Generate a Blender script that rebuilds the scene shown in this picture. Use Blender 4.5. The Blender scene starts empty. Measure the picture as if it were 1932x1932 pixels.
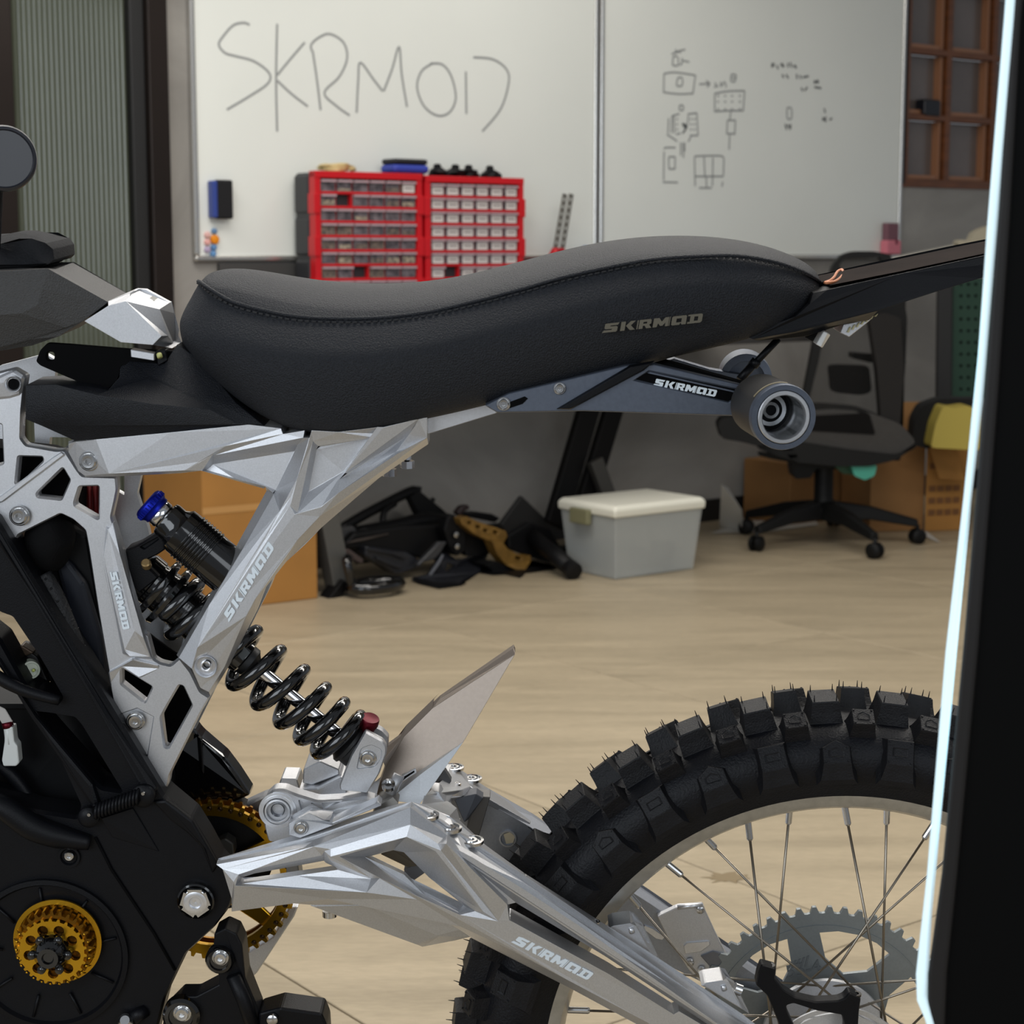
import bpy, bmesh, math, random
from mathutils import Vector, Matrix
from mathutils.geometry import tessellate_polygon
random.seed(7)
S = bpy.context.scene
COL = S.collection

# ------------------------------------------------------------------ camera
F_PX = 3450.0
CAM_H = 1.035
PITCH = math.atan(491 / 3450)
CAM = Vector((0, 0, CAM_H))
FW = Vector((0, math.cos(PITCH), -math.sin(PITCH)))
UP = Vector((0, math.sin(PITCH), math.cos(PITCH)))
RT = Vector((1, 0, 0))
cd = bpy.data.cameras.new('camera')
cam = bpy.data.objects.new('camera', cd)
COL.objects.link(cam)
cam.location = CAM
cam.rotation_euler = (math.pi / 2 - PITCH, 0, 0)
cd.sensor_width = 36
cd.lens = F_PX / 1932 * 36
cd.clip_start = 0.02
cd.dof.use_dof = True
cd.dof.focus_distance = 1.55
cd.dof.aperture_fstop = 15
S.camera = cam

# ------------------------------------------------------------------ world, exposure, lamps
S.view_settings.view_transform = 'Standard'
S.view_settings.look = 'None'
S.view_settings.exposure = 0.0
S.view_settings.gamma = 1.0
S.view_settings.use_curve_mapping = False
wd = bpy.data.worlds.new('room_world')
S.world = wd
wd.use_nodes = True
bg = wd.node_tree.nodes['Background']
bg.inputs[0].default_value = (0.86, 0.92, 1.0, 1)
bg.inputs[1].default_value = 0.28

def area(name, loc, target, size, sizey, power, col):
    d = bpy.data.lights.new(name, 'AREA')
    d.shape = 'RECTANGLE'; d.size = size; d.size_y = sizey
    d.energy = power; d.color = col
    o = bpy.data.objects.new(name, d); COL.objects.link(o)
    o.location = loc
    o.rotation_euler = (Vector(target) - Vector(loc)).to_track_quat('-Z', 'Y').to_euler()
    return o
area('ceiling_lamp', (-0.9, 4.3, 2.75), (-0.9, 4.3, 0), 2.4, 0.5, 42, (1, .955, .89))
area('ceiling_lamp', (1.3, 3.2, 2.75), (1.3, 3.2, 0), 2.4, 0.5, 46, (1, .955, .89))
area('ceiling_lamp', (0.2, 1.9, 2.75), (0.2, 1.9, 0), 2.4, 0.5, 34, (1, .955, .89))
area('ceiling_lamp', (0.4, 5.9, 2.75), (0.4, 5.9, 0), 2.0, 0.5, 14, (1, .96, .9))
area('window_light', (-1.9, -1.5, 1.7), (0.1, 1.6, 0.7), 2.6, 2.0, 56, (.86, .93, 1))
area('window_light', (1.6, -1.8, 1.6), (0.3, 1.6, 0.5), 2.0, 2.0, 27, (.88, .94, 1))

# ------------------------------------------------------------------ materials
def lin(c):
    return tuple(((x / 255) / 12.92 if x / 255 <= .04045 else ((x / 255 + .055) / 1.055) ** 2.4) for x in c)
MATS = {}
def mat(name, rgb, rough=.5, metal=0.0, var=0.0, vs=20.0, bump=0.0, bs=300.0, rgb2=None, spec=.5, alpha=1.0, trans=0.0, emit=0.0, coat=0.0, stretch=None, rvar=0.0):
    m = bpy.data.materials.new(name); m.use_nodes = True
    nt = m.node_tree; N = nt.nodes; Lk = nt.links
    b = N['Principled BSDF']
    c = lin(rgb)
    b.inputs['Base Color'].default_value = (*c, 1)
    b.inputs['Roughness'].default_value = rough
    b.inputs['Metallic'].default_value = metal
    b.inputs['Specular IOR Level'].default_value = spec
    b.inputs['Coat Weight'].default_value = coat
    if trans: b.inputs['Transmission Weight'].default_value = trans
    if alpha < 1: b.inputs['Alpha'].default_value = alpha
    if emit:
        b.inputs['Emission Color'].default_value = (*c, 1)
        b.inputs['Emission Strength'].default_value = emit
    tc = None
    if var or bump or rvar:
        tc = N.new('ShaderNodeTexCoord')
        out = tc.outputs['Object']
        if stretch:
            mp = N.new('ShaderNodeMapping'); mp.inputs['Scale'].default_value = stretch
            Lk.new(out, mp.inputs[0]); out = mp.outputs[0]
    if var:
        n = N.new('ShaderNodeTexNoise'); n.inputs['Scale'].default_value = vs; n.inputs['Detail'].default_value = 5
        Lk.new(out, n.inputs[0])
        r = N.new('ShaderNodeValToRGB')
        c2 = lin(rgb2) if rgb2 else tuple(x * (1 - var) for x in c)
        r.color_ramp.elements[0].position = .35; r.color_ramp.elements[1].position = .65
        r.color_ramp.elements[0].color = (*c2, 1); r.color_ramp.elements[1].color = (*c, 1)
        Lk.new(n.outputs[0], r.inputs[0]); Lk.new(r.outputs[0], b.inputs['Base Color'])
    if rvar:
        n = N.new('ShaderNodeTexNoise'); n.inputs['Scale'].default_value = vs * 2
        Lk.new(out, n.inputs[0])
        mr = N.new('ShaderNodeMapRange'); mr.inputs[3].default_value = rough - rvar; mr.inputs[4].default_value = rough + rvar
        Lk.new(n.outputs[0], mr.inputs[0]); Lk.new(mr.outputs[0], b.inputs['Roughness'])
    if bump:
        n = N.new('ShaderNodeTexNoise'); n.inputs['Scale'].default_value = bs; n.inputs['Detail'].default_value = 3
        Lk.new(out, n.inputs[0])
        bp = N.new('ShaderNodeBump'); bp.inputs['Strength'].default_value = bump; bp.inputs['Distance'].default_value = .002
        Lk.new(n.outputs[0], bp.inputs['Height']); Lk.new(bp.outputs[0], b.inputs['Normal'])
    MATS[name] = m
    return m
SILVER = mat('anodised_aluminium', (208, 209, 212), .40, .86, .10, 900, .12, 2600)
SILVER2 = mat('bright_machined_aluminium', (228, 229, 232), .32, .86, .06, 500, .05, 1800)
STEEL = mat('stainless_steel', (200, 200, 200), .2, 1.0)
CHROME = mat('polished_chrome', (225, 225, 228), .08, 1.0)
RIMM = mat('rim_aluminium', (176, 174, 168), .36, .8, .14, 120, .06, 700)
BLACKM = mat('satin_black_paint', (11, 12, 16), .45, 0, .15, 60, .10, 900, spec=.2)
BLACKG = mat('gloss_black_enamel', (9, 9, 10), .12, 0, coat=.6)
BLACKA = mat('grey_black_anodised', (98, 105, 118), .42, .6, .1, 300, .08, 2000)
DEEP = mat('dark_recess_black', (4, 4, 5), .8, spec=.1)
PLAST = mat('textured_grey_plastic', (62, 61, 60), .6, 0, .12, 500, .5, 900)
PLASTB = mat('textured_black_plastic', (19, 21, 26), .45, 0, .2, 200, .35, 1200, spec=.3)
SEAT = mat('black_grained_vinyl', (37, 39, 44), .62, 0, .3, 900, .9, 800, spec=.32)
THREAD = mat('black_thread', (20, 20, 22), .7)
RUBBER = mat('tyre_rubber', (17, 18, 23), .5, 0, .3, 45, .35, 500, spec=.25)
KNOB = mat('tread_rubber', (23, 23, 26), .5, 0, .25, 120, .3, 600, spec=.25)
GOLD = mat('gold_anodised', (206, 158, 42), .25, .95)
REDA = mat('red_anodised', (92, 8, 26), .4, .7, 0)
BLUEA = mat('blue_anodised', (10, 28, 150), .38, .8)
LOGO_W = mat('white_print', (225, 234, 240), .5)
LOGO_D = mat('dull_gold_print', (98, 92, 78), .6)
FABRIC = mat('black_neoprene', (26, 27, 30), .8, 0, .2, 90, .4, 500, spec=.25)
WHITEP = mat('white_plastic', (205, 208, 205), .4)

# ------------------------------------------------------------------ mesh helpers
LAST = [None, None]
def link(name, me, parent=None, loc=None):
    o = bpy.data.objects.new(name, me); COL.objects.link(o)
    if parent:
        o.parent = parent
        LAST[0 if parent.name == 'dirt_bike' else 1] = o
    if loc is not None: o.location = loc
    return o
def mk(name, verts, faces, m, parent=None, org=Vector((0, 0, 0)), bevel=0.0, smooth=False, sub=0, segs=2, recalc=True, ang=30):
    me = bpy.data.meshes.new(name)
    me.from_pydata([tuple(Vector(v) - org) for v in verts], [], faces)
    bm = bmesh.new(); bm.from_mesh(me)
    if recalc: bmesh.ops.recalc_face_normals(bm, faces=bm.faces)
    if smooth:
        for f in bm.faces: f.smooth = True
    bm.to_mesh(me); bm.free()
    me.materials.append(m)
    o = link(name, me, parent)
    if bevel:
        md = o.modifiers.new('bevel', 'BEVEL'); md.width = bevel; md.segments = segs; md.limit_method = 'ANGLE'; md.angle_limit = math.radians(ang); md.harden_normals = False
    if sub:
        md = o.modifiers.new('sub', 'SUBSURF'); md.levels = sub; md.render_levels = sub
    return o
def empty(name, loc, label=None, cat=None, group=None):
    o = bpy.data.objects.new(name, None); COL.objects.link(o); o.location = loc; o.empty_display_size = .05
    tag(o, label, cat, group)
    return o
def tag(o, label=None, cat=None, group=None, kind=None):
    if label: o['label'] = label
    if cat: o['category'] = cat
    if group: o['group'] = group
    if kind: o['kind'] = kind
    return o
def area2(p):
    return sum(p[i][0] * p[(i + 1) % len(p)][1] - p[(i + 1) % len(p)][0] * p[i][1] for i in range(len(p)))
def inset(poly, d):
    """mitred offset; positive d shrinks"""
    n = len(poly); s = 1 if area2(poly) > 0 else -1
    out = []
    for i in range(n):
        a, b, c = Vector(poly[i - 1][:2]), Vector(poly[i][:2]), Vector(poly[(i + 1) % n][:2])
        e1 = (b - a); e2 = (c - b)
        if e1.length < 1e-9 or e2.length < 1e-9: out.append(tuple(b)); continue
        e1.normalize(); e2.normalize()
        n1 = Vector((-e1.y, e1.x)) * s; n2 = Vector((-e2.y, e2.x)) * s
        m = n1 + n2
        if m.length < .2: m = n1
        m.normalize()
        k = d / max(.35, m.dot(n1))
        out.append(tuple(b + m * k))
    return out
def rnd(poly, r, n=3):
    out = []
    N_ = len(poly)
    for i in range(N_):
        a, b, c = Vector(poly[i - 1]), Vector(poly[i]), Vector(poly[(i + 1) % N_])
        d1 = (a - b); d2 = (c - b)
        t = min(r, d1.length * .45, d2.length * .45)
        if t < .3: out.append(tuple(b)); continue
        p = b + d1.normalized() * t; q = b + d2.normalized() * t
        for j in range(n + 1):
            u = j / n
            out.append(tuple(p * (1 - u) ** 2 + b * 2 * u * (1 - u) + q * u * u))
    return out
def tess(polys):
    """triangles over concatenated loops (outer + holes)"""
    vs = [[Vector((p[0], p[1], 0)) for p in q] for q in polys]
    return [tuple(t) for t in tessellate_polygon(vs)]
def smooth_path(pts, n=4, closed=False):
    P_ = [Vector(p) for p in pts]
    out = []
    m = len(P_)
    rng = range(m if closed else m - 1)
    for i in rng:
        p0 = P_[(i - 1) % m] if (closed or i > 0) else P_[i]
        p1 = P_[i]; p2 = P_[(i + 1) % m]
        p3 = P_[(i + 2) % m] if (closed or i + 2 < m) else p2
        for j in range(n):
            t = j / n
            out.append(.5 * ((2 * p1) + (-p0 + p2) * t + (2 * p0 - 5 * p1 + 4 * p2 - p3) * t * t + (-p0 + 3 * p1 - 3 * p2 + p3) * t ** 3))
    if not closed: out.append(P_[-1])
    return out
def tube_data(pts, r, k=8, closed=False, caps=True, v0=0):
    pts = [Vector(p) for p in pts]
    n = len(pts); V = []; Fc = []
    prev = None
    for i in range(n):
        if closed: t = pts[(i + 1) % n] - pts[i - 1]
        else: t = pts[min(i + 1, n - 1)] - pts[max(i - 1, 0)]
        if t.length < 1e-9: t = Vector((0, 0, 1))
        t.normalize()
        if prev is None:
            a = t.orthogonal().normalized()
        else:
            a = prev - t * prev.dot(t)
            a = a.normalized() if a.length > 1e-6 else t.orthogonal().normalized()
        prev = a
        b = t.cross(a)
        if isinstance(r, (list, tuple)):
            f_ = i / max(1, n - 1) * (len(r) - 1); i_ = min(int(f_), len(r) - 2); rr = r[i_] + (r[i_ + 1] - r[i_]) * (f_ - i_)
        else: rr = r
        for j in range(k):
            an = 2 * math.pi * j / k
            V.append(pts[i] + (a * math.cos(an) + b * math.sin(an)) * rr)
    m = n if closed else n - 1
    for i in range(m):
        for j in range(k):
            p = i * k + j; q = i * k + (j + 1) % k
            p2 = ((i + 1) % n) * k + j; q2 = ((i + 1) % n) * k + (j + 1) % k
            Fc.append((p + v0, q + v0, q2 + v0, p2 + v0))
    if caps and not closed:
        Fc.append(tuple(v0 + j for j in reversed(range(k))))
        Fc.append(tuple(v0 + (n - 1) * k + j for j in range(k)))
    return V, Fc
def tube(name, pts, r, m, parent=None, org=Vector((0, 0, 0)), k=10, closed=False, n=0, **kw):
    if n: pts = smooth_path(pts, n, closed)
    V, Fc = tube_data(pts, r, k, closed)
    return mk(name, V, Fc, m, parent, org, smooth=True, **kw)
def tubes(name, paths, r, m, parent=None, org=Vector((0, 0, 0)), k=6, n=0):
    V = []; Fc = []
    for p in paths:
        if n and len(p) > 2: p = smooth_path(p, n)
        a, b = tube_data(p, r, k, v0=len(V)); V += a; Fc += b
    return mk(name, V, Fc, m, parent, org, smooth=True)
def lathe_data(c, ax, prof, k=32, v0=0, ref=None):
    """prof: list of (radius, height along ax)"""
    c = Vector(c); ax = Vector(ax).normalized()
    a = (Vector(ref) - ax * Vector(ref).dot(ax)).normalized() if ref else ax.orthogonal().normalized()
    b = ax.cross(a)
    V = []; Fc = []
    for (r, h) in prof:
        for j in range(k):
            an = 2 * math.pi * j / k
            V.append(c + ax * h + (a * math.cos(an) + b * math.sin(an)) * max(r, 1e-5))
    for i in range(len(prof) - 1):
        for j in range(k):
            Fc.append((v0 + i * k + j, v0 + i * k + (j + 1) % k, v0 + (i + 1) * k + (j + 1) % k, v0 + (i + 1) * k + j))
    return V, Fc
def lathe(name, c, ax, prof, m, parent=None, org=Vector((0, 0, 0)), k=32, sm=True, bevel=0, closed=True, ref=None):
    V, Fc = lathe_data(c, ax, prof, k, ref=ref)
    if closed:
        Fc.append(tuple(range(k))); Fc.append(tuple((len(prof) - 1) * k + j for j in range(k)))
    o = mk(name, V, Fc, m, parent, org, bevel=bevel)
    if sm:
        for p in o.data.polygons: p.use_smooth = True
        md = o.modifiers.new('es', 'EDGE_SPLIT'); md.split_angle = math.radians(38)
    return o
def boxf(name, o0, X, Y, Z, x0, x1, y0, y1, z0, z1, m, parent=None, org=Vector((0, 0, 0)), bevel=0, segs=2):
    V = []
    for z in (z0, z1):
        for (x, y) in ((x0, y0), (x1, y0), (x1, y1), (x0, y1)):
            V.append(o0 + X * x + Y * y + Z * z)
    Fc = [(0, 1, 2, 3), (4, 5, 6, 7), (0, 1, 5, 4), (1, 2, 6, 5), (2, 3, 7, 6), (3, 0, 4, 7)]
    return mk(name, V, Fc, m, parent, org, bevel=bevel, segs=segs)
ZV = Vector((0, 0, 1))

# ------------------------------------------------------------------ where things stand
def ray(px, py):
    return FW * F_PX + RT * (px - 966) + UP * (966 - py)
def onz(px, py, z=0.0):
    r = ray(px, py)
    return CAM + r * ((z - CAM_H) / r.z)
YAW = math.radians(37.4)
WD = Vector((math.cos(YAW), math.sin(YAW), 0))      # along the back wall, to the right
WN = Vector((math.sin(YAW), -math.cos(YAW), 0))     # out of the wall, into the room
WO = Vector((0.753, 7.024, 0))
def wpt(s, t, z):
    return WO + WD * s + WN * t + ZV * z
def onw(px, py, t=0.0):
    """point of the plane t metres in front of the back wall"""
    r = ray(px, py)
    k = ((WO + WN * t) - CAM).dot(WN) / r.dot(WN)
    return CAM + r * k
def sz(px, py, t=0.0):
    p = onw(px, py, t) - WO
    return p.dot(WD), p.z
def wbox(name, s0, s1, t0, t1, z0, z1, m, parent=None, org=Vector((0, 0, 0)), bevel=0, segs=2):
    return boxf(name, WO, WD, WN, ZV, s0, s1, t0, t1, z0, z1, m, parent, org, bevel, segs)

# bike frame: LAT points away from the camera across the bike, LON to its rear, VER up
LAT = ray(1000, 250).normalized()
LON = LAT.cross(ZV).normalized()
VER = LON.cross(LAT).normalized()
AX0 = CAM + ray(1566, 1990) * (1.60 / F_PX)
def P(px, py, w=0.0):
    """point of the bike whose offset across the bike is w millimetres"""
    r = ray(px, py)
    return CAM + r * (((AX0 - CAM).dot(LAT) + w * .001) / r.dot(LAT))
def PV(t): return P(t[0], t[1], t[2] if len(t) > 2 else 0)
GND = Vector((AX0.x - .35, AX0.y + .02, 0))
bike = empty('dirt_bike', GND, 'silver and black electric dirt bike with black saddle and knobbly rear tyre, filling the front', 'motorcycle')
def B(name, V, Fc, m, parent=None, **kw):
    return mk(name, V, Fc, m, parent or bike, GND, **kw)

def plate(name, outer, w0, w1, m, parent=None, holes=(), pockets=(), ch=2.0, chw=1.5, bevel=.0005, hch=2.0, segs=1):
    """machined plate: front at w0, back at w1 (mm); holes go through, pockets = (outline, depth mm, inset px)"""
    V = []; Fc = []
    def loop(poly, w, base=None):
        i0 = len(V)
        V.extend(P(x, y, w) for (x, y) in poly)
        return list(range(i0, i0 + len(poly)))
    def loopx(poly, wref, w):
        i0 = len(V)
        V.extend(P(x, y, wref) + LAT * ((w - wref) * .001) for (x, y) in poly)
        return list(range(i0, i0 + len(poly)))
    def bridge(a, b):
        n = len(a)
        for i in range(n): Fc.append((a[i], a[(i + 1) % n], b[(i + 1) % n], b[i]))
    oi = inset(outer, ch)
    A = loop(oi, w0); Bo = loopx(outer, w0, w0 + chw); Co = loopx(outer, w0, w1)
    bridge(A, Bo); bridge(Bo, Co)
    fl = [oi]; idx = list(A); bl = [outer]; bidx = list(Co)
    for h in holes:
        ho = inset(h, -hch)
        a = loop(ho, w0); b = loopx(h, w0, w0 + chw); c = loopx(h, w0, w1)
        bridge(a, b); bridge(b, c); fl.append(ho); idx += a; bl.append(h); bidx += c
    for (q, dep, ins) in pockets:
        a = loop(q, w0); qi = inset(q, ins); b = loopx(qi, w0, w0 + dep)
        bridge(a, b); fl.append(q); idx += a
        for t in tess([qi]): Fc.append(tuple(b[i] for i in t))
    for t in tess(fl): Fc.append(tuple(idx[i] for i in t))
    for t in tess(bl): Fc.append(tuple(bidx[i] for i in t))
    return B(name, V, Fc, m, parent, bevel=bevel, segs=segs, ang=25)

def facets(name, faces, wb, m, parent=None, bevel=.0005, smooth=False, sub=0, segs=1, ang=12):
    """solid whose near side is the given polygons of (px, py, w mm); sides and back follow the bike's width axis to wb"""
    ids = {}; V = []; Fc = []
    def vid(t):
        if t not in ids:
            ids[t] = len(V); V.append(PV(t))
        return ids[t]
    for f in faces: Fc.append([vid(t) for t in f])
    cnt = {}
    for f in Fc:
        for i in range(len(f)):
            e = (f[i], f[(i + 1) % len(f)])
            k = tuple(sorted(e)); cnt[k] = cnt.get(k, 0) + 1
    n = len(V)
    w_of = {v: k[2] for k, v in ids.items()}
    for i in range(n): V.append(V[i] + LAT * ((max(wb, w_of[i] + .3) - w_of[i]) * .001))
    base = [tuple(f) for f in Fc]
    out = list(base)
    for f in base:
        for i in range(len(f)):
            a, b = f[i], f[(i + 1) % len(f)]
            if cnt[tuple(sorted((a, b)))] == 1: out.append((a, b, b + n, a + n))
        out.append(tuple(reversed([i + n for i in f])))
    return B(name, V, out, m, parent, bevel=bevel, smooth=smooth, sub=sub, segs=segs, ang=ang)

def mirror(o, name, about=0.0, parent=None, m=None):
    me = o.data.copy()
    c = AX0 + LAT * (about * .001)
    for v in me.vertices:
        p = v.co + GND
        v.co = p - LAT * (2 * (p - c).dot(LAT)) - GND
    me.flip_normals()
    q = link(name, me, parent or bike)
    for md in o.modifiers:
        if md.type == 'BEVEL':
            n_ = q.modifiers.new('bevel', 'BEVEL'); n_.width = md.width; n_.segments = md.segments; n_.limit_method = 'ANGLE'; n_.angle_limit = md.angle_limit
    if m: me.materials.clear(); me.materials.append(m)
    return q

# -- socket head bolts: mesh around the bike's width axis, shared
def bolt_mesh(kind):
    V = []; Fc = []
    ax = -LAT
    prof = {'cap': [(1, 0), (1, .55), (.86, .7), (.52, .72), (.5, .66)],
            'dish': [(1.25, 0), (1.25, .1), (1.12, .2), (1.0, .2), (.98, .45), (.8, .62), (.5, .6), (.46, .55)],
            'bore': [(1.15, 0), (1.15, .08), (1.0, .12), (.8, -.25), (.5, -.3)]}[kind]
    a, b = lathe_data((0, 0, 0), ax, prof, 24, ref=VER); V += a; Fc += b
    k0 = len(V)
    # hexagonal socket
    h0 = prof[-1][1]
    hr = prof[-1][0]
    u = VER; v = ax.cross(u)
    for hh, rr in ((h0, hr * .86), (h0 - .45, hr * .8)):
        for j in range(24):
            an = 2 * math.pi * j / 24
            kk = rr / (math.cos((an % (math.pi / 3)) - math.pi / 6)) * .86
            V.append(ax * hh + (u * math.cos(an) + v * math.sin(an)) * kk)
    last = (len(prof) - 1) * 24
    for j in range(24):
        Fc.append((last + j, last + (j + 1) % 24, k0 + (j + 1) % 24, k0 + j))
        Fc.append((k0 + j, k0 + (j + 1) % 24, k0 + 24 + (j + 1) % 24, k0 + 24 + j))
    Fc.append(tuple(k0 + 24 + j for j in range(24)))
    me = bpy.data.meshes.new('bolt_' + kind)
    me.from_pydata([tuple(x) for x in V], [], Fc)
    bm = bmesh.new(); bm.from_mesh(me); bmesh.ops.recalc_face_normals(bm, faces=bm.faces); bm.to_mesh(me); bm.free()
    me.materials.append(STEEL)
    return me
BOLTS = {k: bolt_mesh(k) for k in ('cap', 'dish', 'bore')}
def bolt(px, py, w, rpx, parent, kind='dish', name='bolt', rot=None):
    r = rpx / 2150.0
    o = link(name, BOLTS[kind], parent, P(px, py, w) - GND)
    o.scale = (r, r, r)
    if rot is not None: o.rotation_euler = rot
    return o

# -- the block lettering, drawn letter by letter
GLY = {
 'S': [[[(.0, .95), (.08, 1), (1.22, 1), (1.1, .74), (.5, .74), (.46, .64), (1.02, .62), (1.12, .52), (1.12, .1), (1.02, 0), (-.16, 0), (-.02, .25), (.62, .25), (.66, .36), (.1, .38), (0, .48)]]],
 'K': [[[(0, 0), (.38, 0), (.38, 1), (0, 1)]], [[(.44, .52), (.8, 1), (1.22, 1), (.86, .52), (1.26, 0), (.82, 0)]]],
 'R': [[[(0, 0), (.1, 0), (.1, 1), (0, 1)]], [[(.18, 0), (.52, 0), (.52, .32), (.66, .32), (.84, 0), (1.28, 0), (1.04, .38), (1.2, .5), (1.2, .9), (1.1, 1), (.18, 1)], [(.52, .54), (.84, .54), (.84, .74), (.52, .74)]]],
 'M': [[[(0, 0), (.34, 0), (.42, .42), (.62, .1), (.82, .1), (1.04, .42), (1.04, 0), (1.3, 0), (1.3, 1), (.98, 1), (.72, .56), (.46, 1), (0, 1)]], [[(1.35, 0), (1.42, 0), (1.42, 1), (1.35, 1)]]],
 'O': [[[(.1, 0), (.7, 0), (.78, .22), (.9, 0), (1.25, 0), (1.25, .9), (1.15, 1), (0.1, 1), (0, .9), (0, .1)], [(.4, .28), (.84, .28), (.84, .72), (.4, .72)]]],
 'D': [[[(0, 0), (1.1, 0), (1.24, .14), (1.24, .88), (1.12, 1), (0, 1), (0, .84), (.2, .84), (.2, .2), (0, .2)], [(.54, .26), (.88, .26), (.88, .74), (.54, .74)]]],
}
def wpl(a, b, c, px, py):
    """width of the point seen at (px, py) on the plane through three (px, py, w) points"""
    A_, B_, C_ = PV(a), PV(b), PV(c)
    n = (B_ - A_).cross(C_ - A_); r = ray(px, py)
    p = CAM + r * ((A_ - CAM).dot(n) / r.dot(n))
    return (p - AX0).dot(LAT) * 1000
def lettering(name, a, b, hvec, w, m, parent, text='SKRMOD', wf=None):
    """a -> b baseline pixels, hvec = pixel offset of the letters' top"""
    V = []; Fc = []
    adv = {'S': 1.38, 'K': 1.38, 'R': 1.38, 'M': 1.56, 'O': 1.36, 'D': 1.3}
    tot = sum(adv[c] for c in text)
    x = 0
    W = wf or (lambda t: w)
    for c in text:
        for loops in GLY[c]:
            i0 = len(V); idx = []
            for dz in (0, .0005):
                for lp in loops:
                    for (gx, gy) in lp:
                        t = (x + gx) / tot
                        px = a[0] + (b[0] - a[0]) * t + hvec[0] * gy; py = a[1] + (b[1] - a[1]) * t + hvec[1] * gy
                        V.append(P(px, py, W(t)) + LAT * dz)
            n = sum(len(l) for l in loops)
            for t in tess(loops): Fc.append(tuple(i0 + q for q in t)); Fc.append(tuple(i0 + n + q for q in reversed(t)))
            k = i0
            for lp in loops:
                for j in range(len(lp)):
                    Fc.append((k + j, k + (j + 1) % len(lp), n + k + (j + 1) % len(lp), n + k + j))
                k += len(lp)
        x += adv[c]
    return B(name, V, Fc, m, parent)

# ================================================================== THE ROOM
def floor_mat():
    m = mat('stone_look_tile', (186, 172, 148), .38, 0, .0, spec=.4)
    nt = m.node_tree; N = nt.nodes; Lk = nt.links; b = N['Principled BSDF']
    g = N.new('ShaderNodeNewGeometry')
    oi = N.new('ShaderNodeObjectInfo')
    mp = N.new('ShaderNodeMapping'); mp.inputs['Rotation'].default_value = (0, 0, math.radians(-12)); mp.inputs['Scale'].default_value = (.7, 4.2, 1)
    Lk.new(g.outputs['Position'], mp.inputs[0])
    ad = N.new('ShaderNodeVectorMath'); ad.operation = 'MULTIPLY_ADD'
    Lk.new(oi.outputs['Random'], ad.inputs[0]); ad.inputs[1].default_value = (9, 9, 9); Lk.new(mp.outputs[0], ad.inputs[2])
    n1 = N.new('ShaderNodeTexNoise'); n1.inputs['Scale'].default_value = 2.2; n1.inputs['Detail'].default_value = 7; n1.inputs['Roughness'].default_value = .62; n1.inputs['Distortion'].default_value = .6
    Lk.new(ad.outputs[0], n1.inputs[0])
    r = N.new('ShaderNodeValToRGB'); e = r.color_ramp.elements
    e[0].position = .3; e[0].color = (*lin((152, 139, 116)), 1)
    e[1].position = .72; e[1].color = (*lin((180, 165, 139)), 1)
    Lk.new(n1.outputs[0], r.inputs[0])
    n2 = N.new('ShaderNodeTexNoise'); n2.inputs['Scale'].default_value = 60; n2.inputs['Detail'].default_value = 4
    Lk.new(ad.outputs[0], n2.inputs[0])
    mx = N.new('ShaderNodeMix'); mx.data_type = 'RGBA'; mx.blend_type = 'OVERLAY'; mx.inputs[0].default_value = .22
    Lk.new(r.outputs[0], mx.inputs[6]); Lk.new(n2.outputs[0], mx.inputs[7]); Lk.new(mx.outputs[2], b.inputs['Base Color'])
    bp = N.new('ShaderNodeBump'); bp.inputs['Strength'].default_value = .15; bp.inputs['Distance'].default_value = .003
    Lk.new(n1.outputs[0], bp.inputs['Height']); Lk.new(bp.outputs[0], b.inputs['Normal'])
    return m
FLOORM = floor_mat()
GROUT = mat('grey_grout', (112, 100, 82), .8)
def wall_mat():
    m = mat('troweled_grey_plaster', (142, 137, 130), .75, spec=.3)
    nt = m.node_tree; N = nt.nodes; Lk = nt.links; b = N['Principled BSDF']
    g = N.new('ShaderNodeNewGeometry')
    n1 = N.new('ShaderNodeTexNoise'); n1.inputs['Scale'].default_value = 1.6; n1.inputs['Detail'].default_value = 8; n1.inputs['Roughness'].default_value = .6; n1.inputs['Distortion'].default_value = .8
    Lk.new(g.outputs['Position'], n1.inputs[0])
    r = N.new('ShaderNodeValToRGB'); e = r.color_ramp.elements
    e[0].position = .3; e[0].color = (*lin((127, 124, 120)), 1)
    e[1].position = .7; e[1].color = (*lin((158, 155, 150)), 1)
    Lk.new(n1.outputs[0], r.inputs[0]); Lk.new(r.outputs[0], b.inputs['Base Color'])
    bp = N.new('ShaderNodeBump'); bp.inputs['Strength'].default_value = .3; bp.inputs['Distance'].default_value = .004
    Lk.new(n1.outputs[0], bp.inputs['Height']); Lk.new(bp.outputs[0], b.inputs['Normal'])
    return m
WALLM = wall_mat()
BLACKTRIM = mat('black_trim', (22, 22, 23), .5)
WOODBR = mat('brown_wood_frame', (112, 66, 36), .45, 0, .3, 9, stretch=(1, 1, 6))
DARKBR = mat('dark_bronze_frame', (44, 36, 32), .28, .55, .2, 3)

T = .8
D1 = Vector((math.cos(math.radians(-52.6)), math.sin(math.radians(-52.6)), 0))
D2 = Vector((math.cos(math.radians(37.4)), math.sin(math.radians(37.4)), 0))
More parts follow.
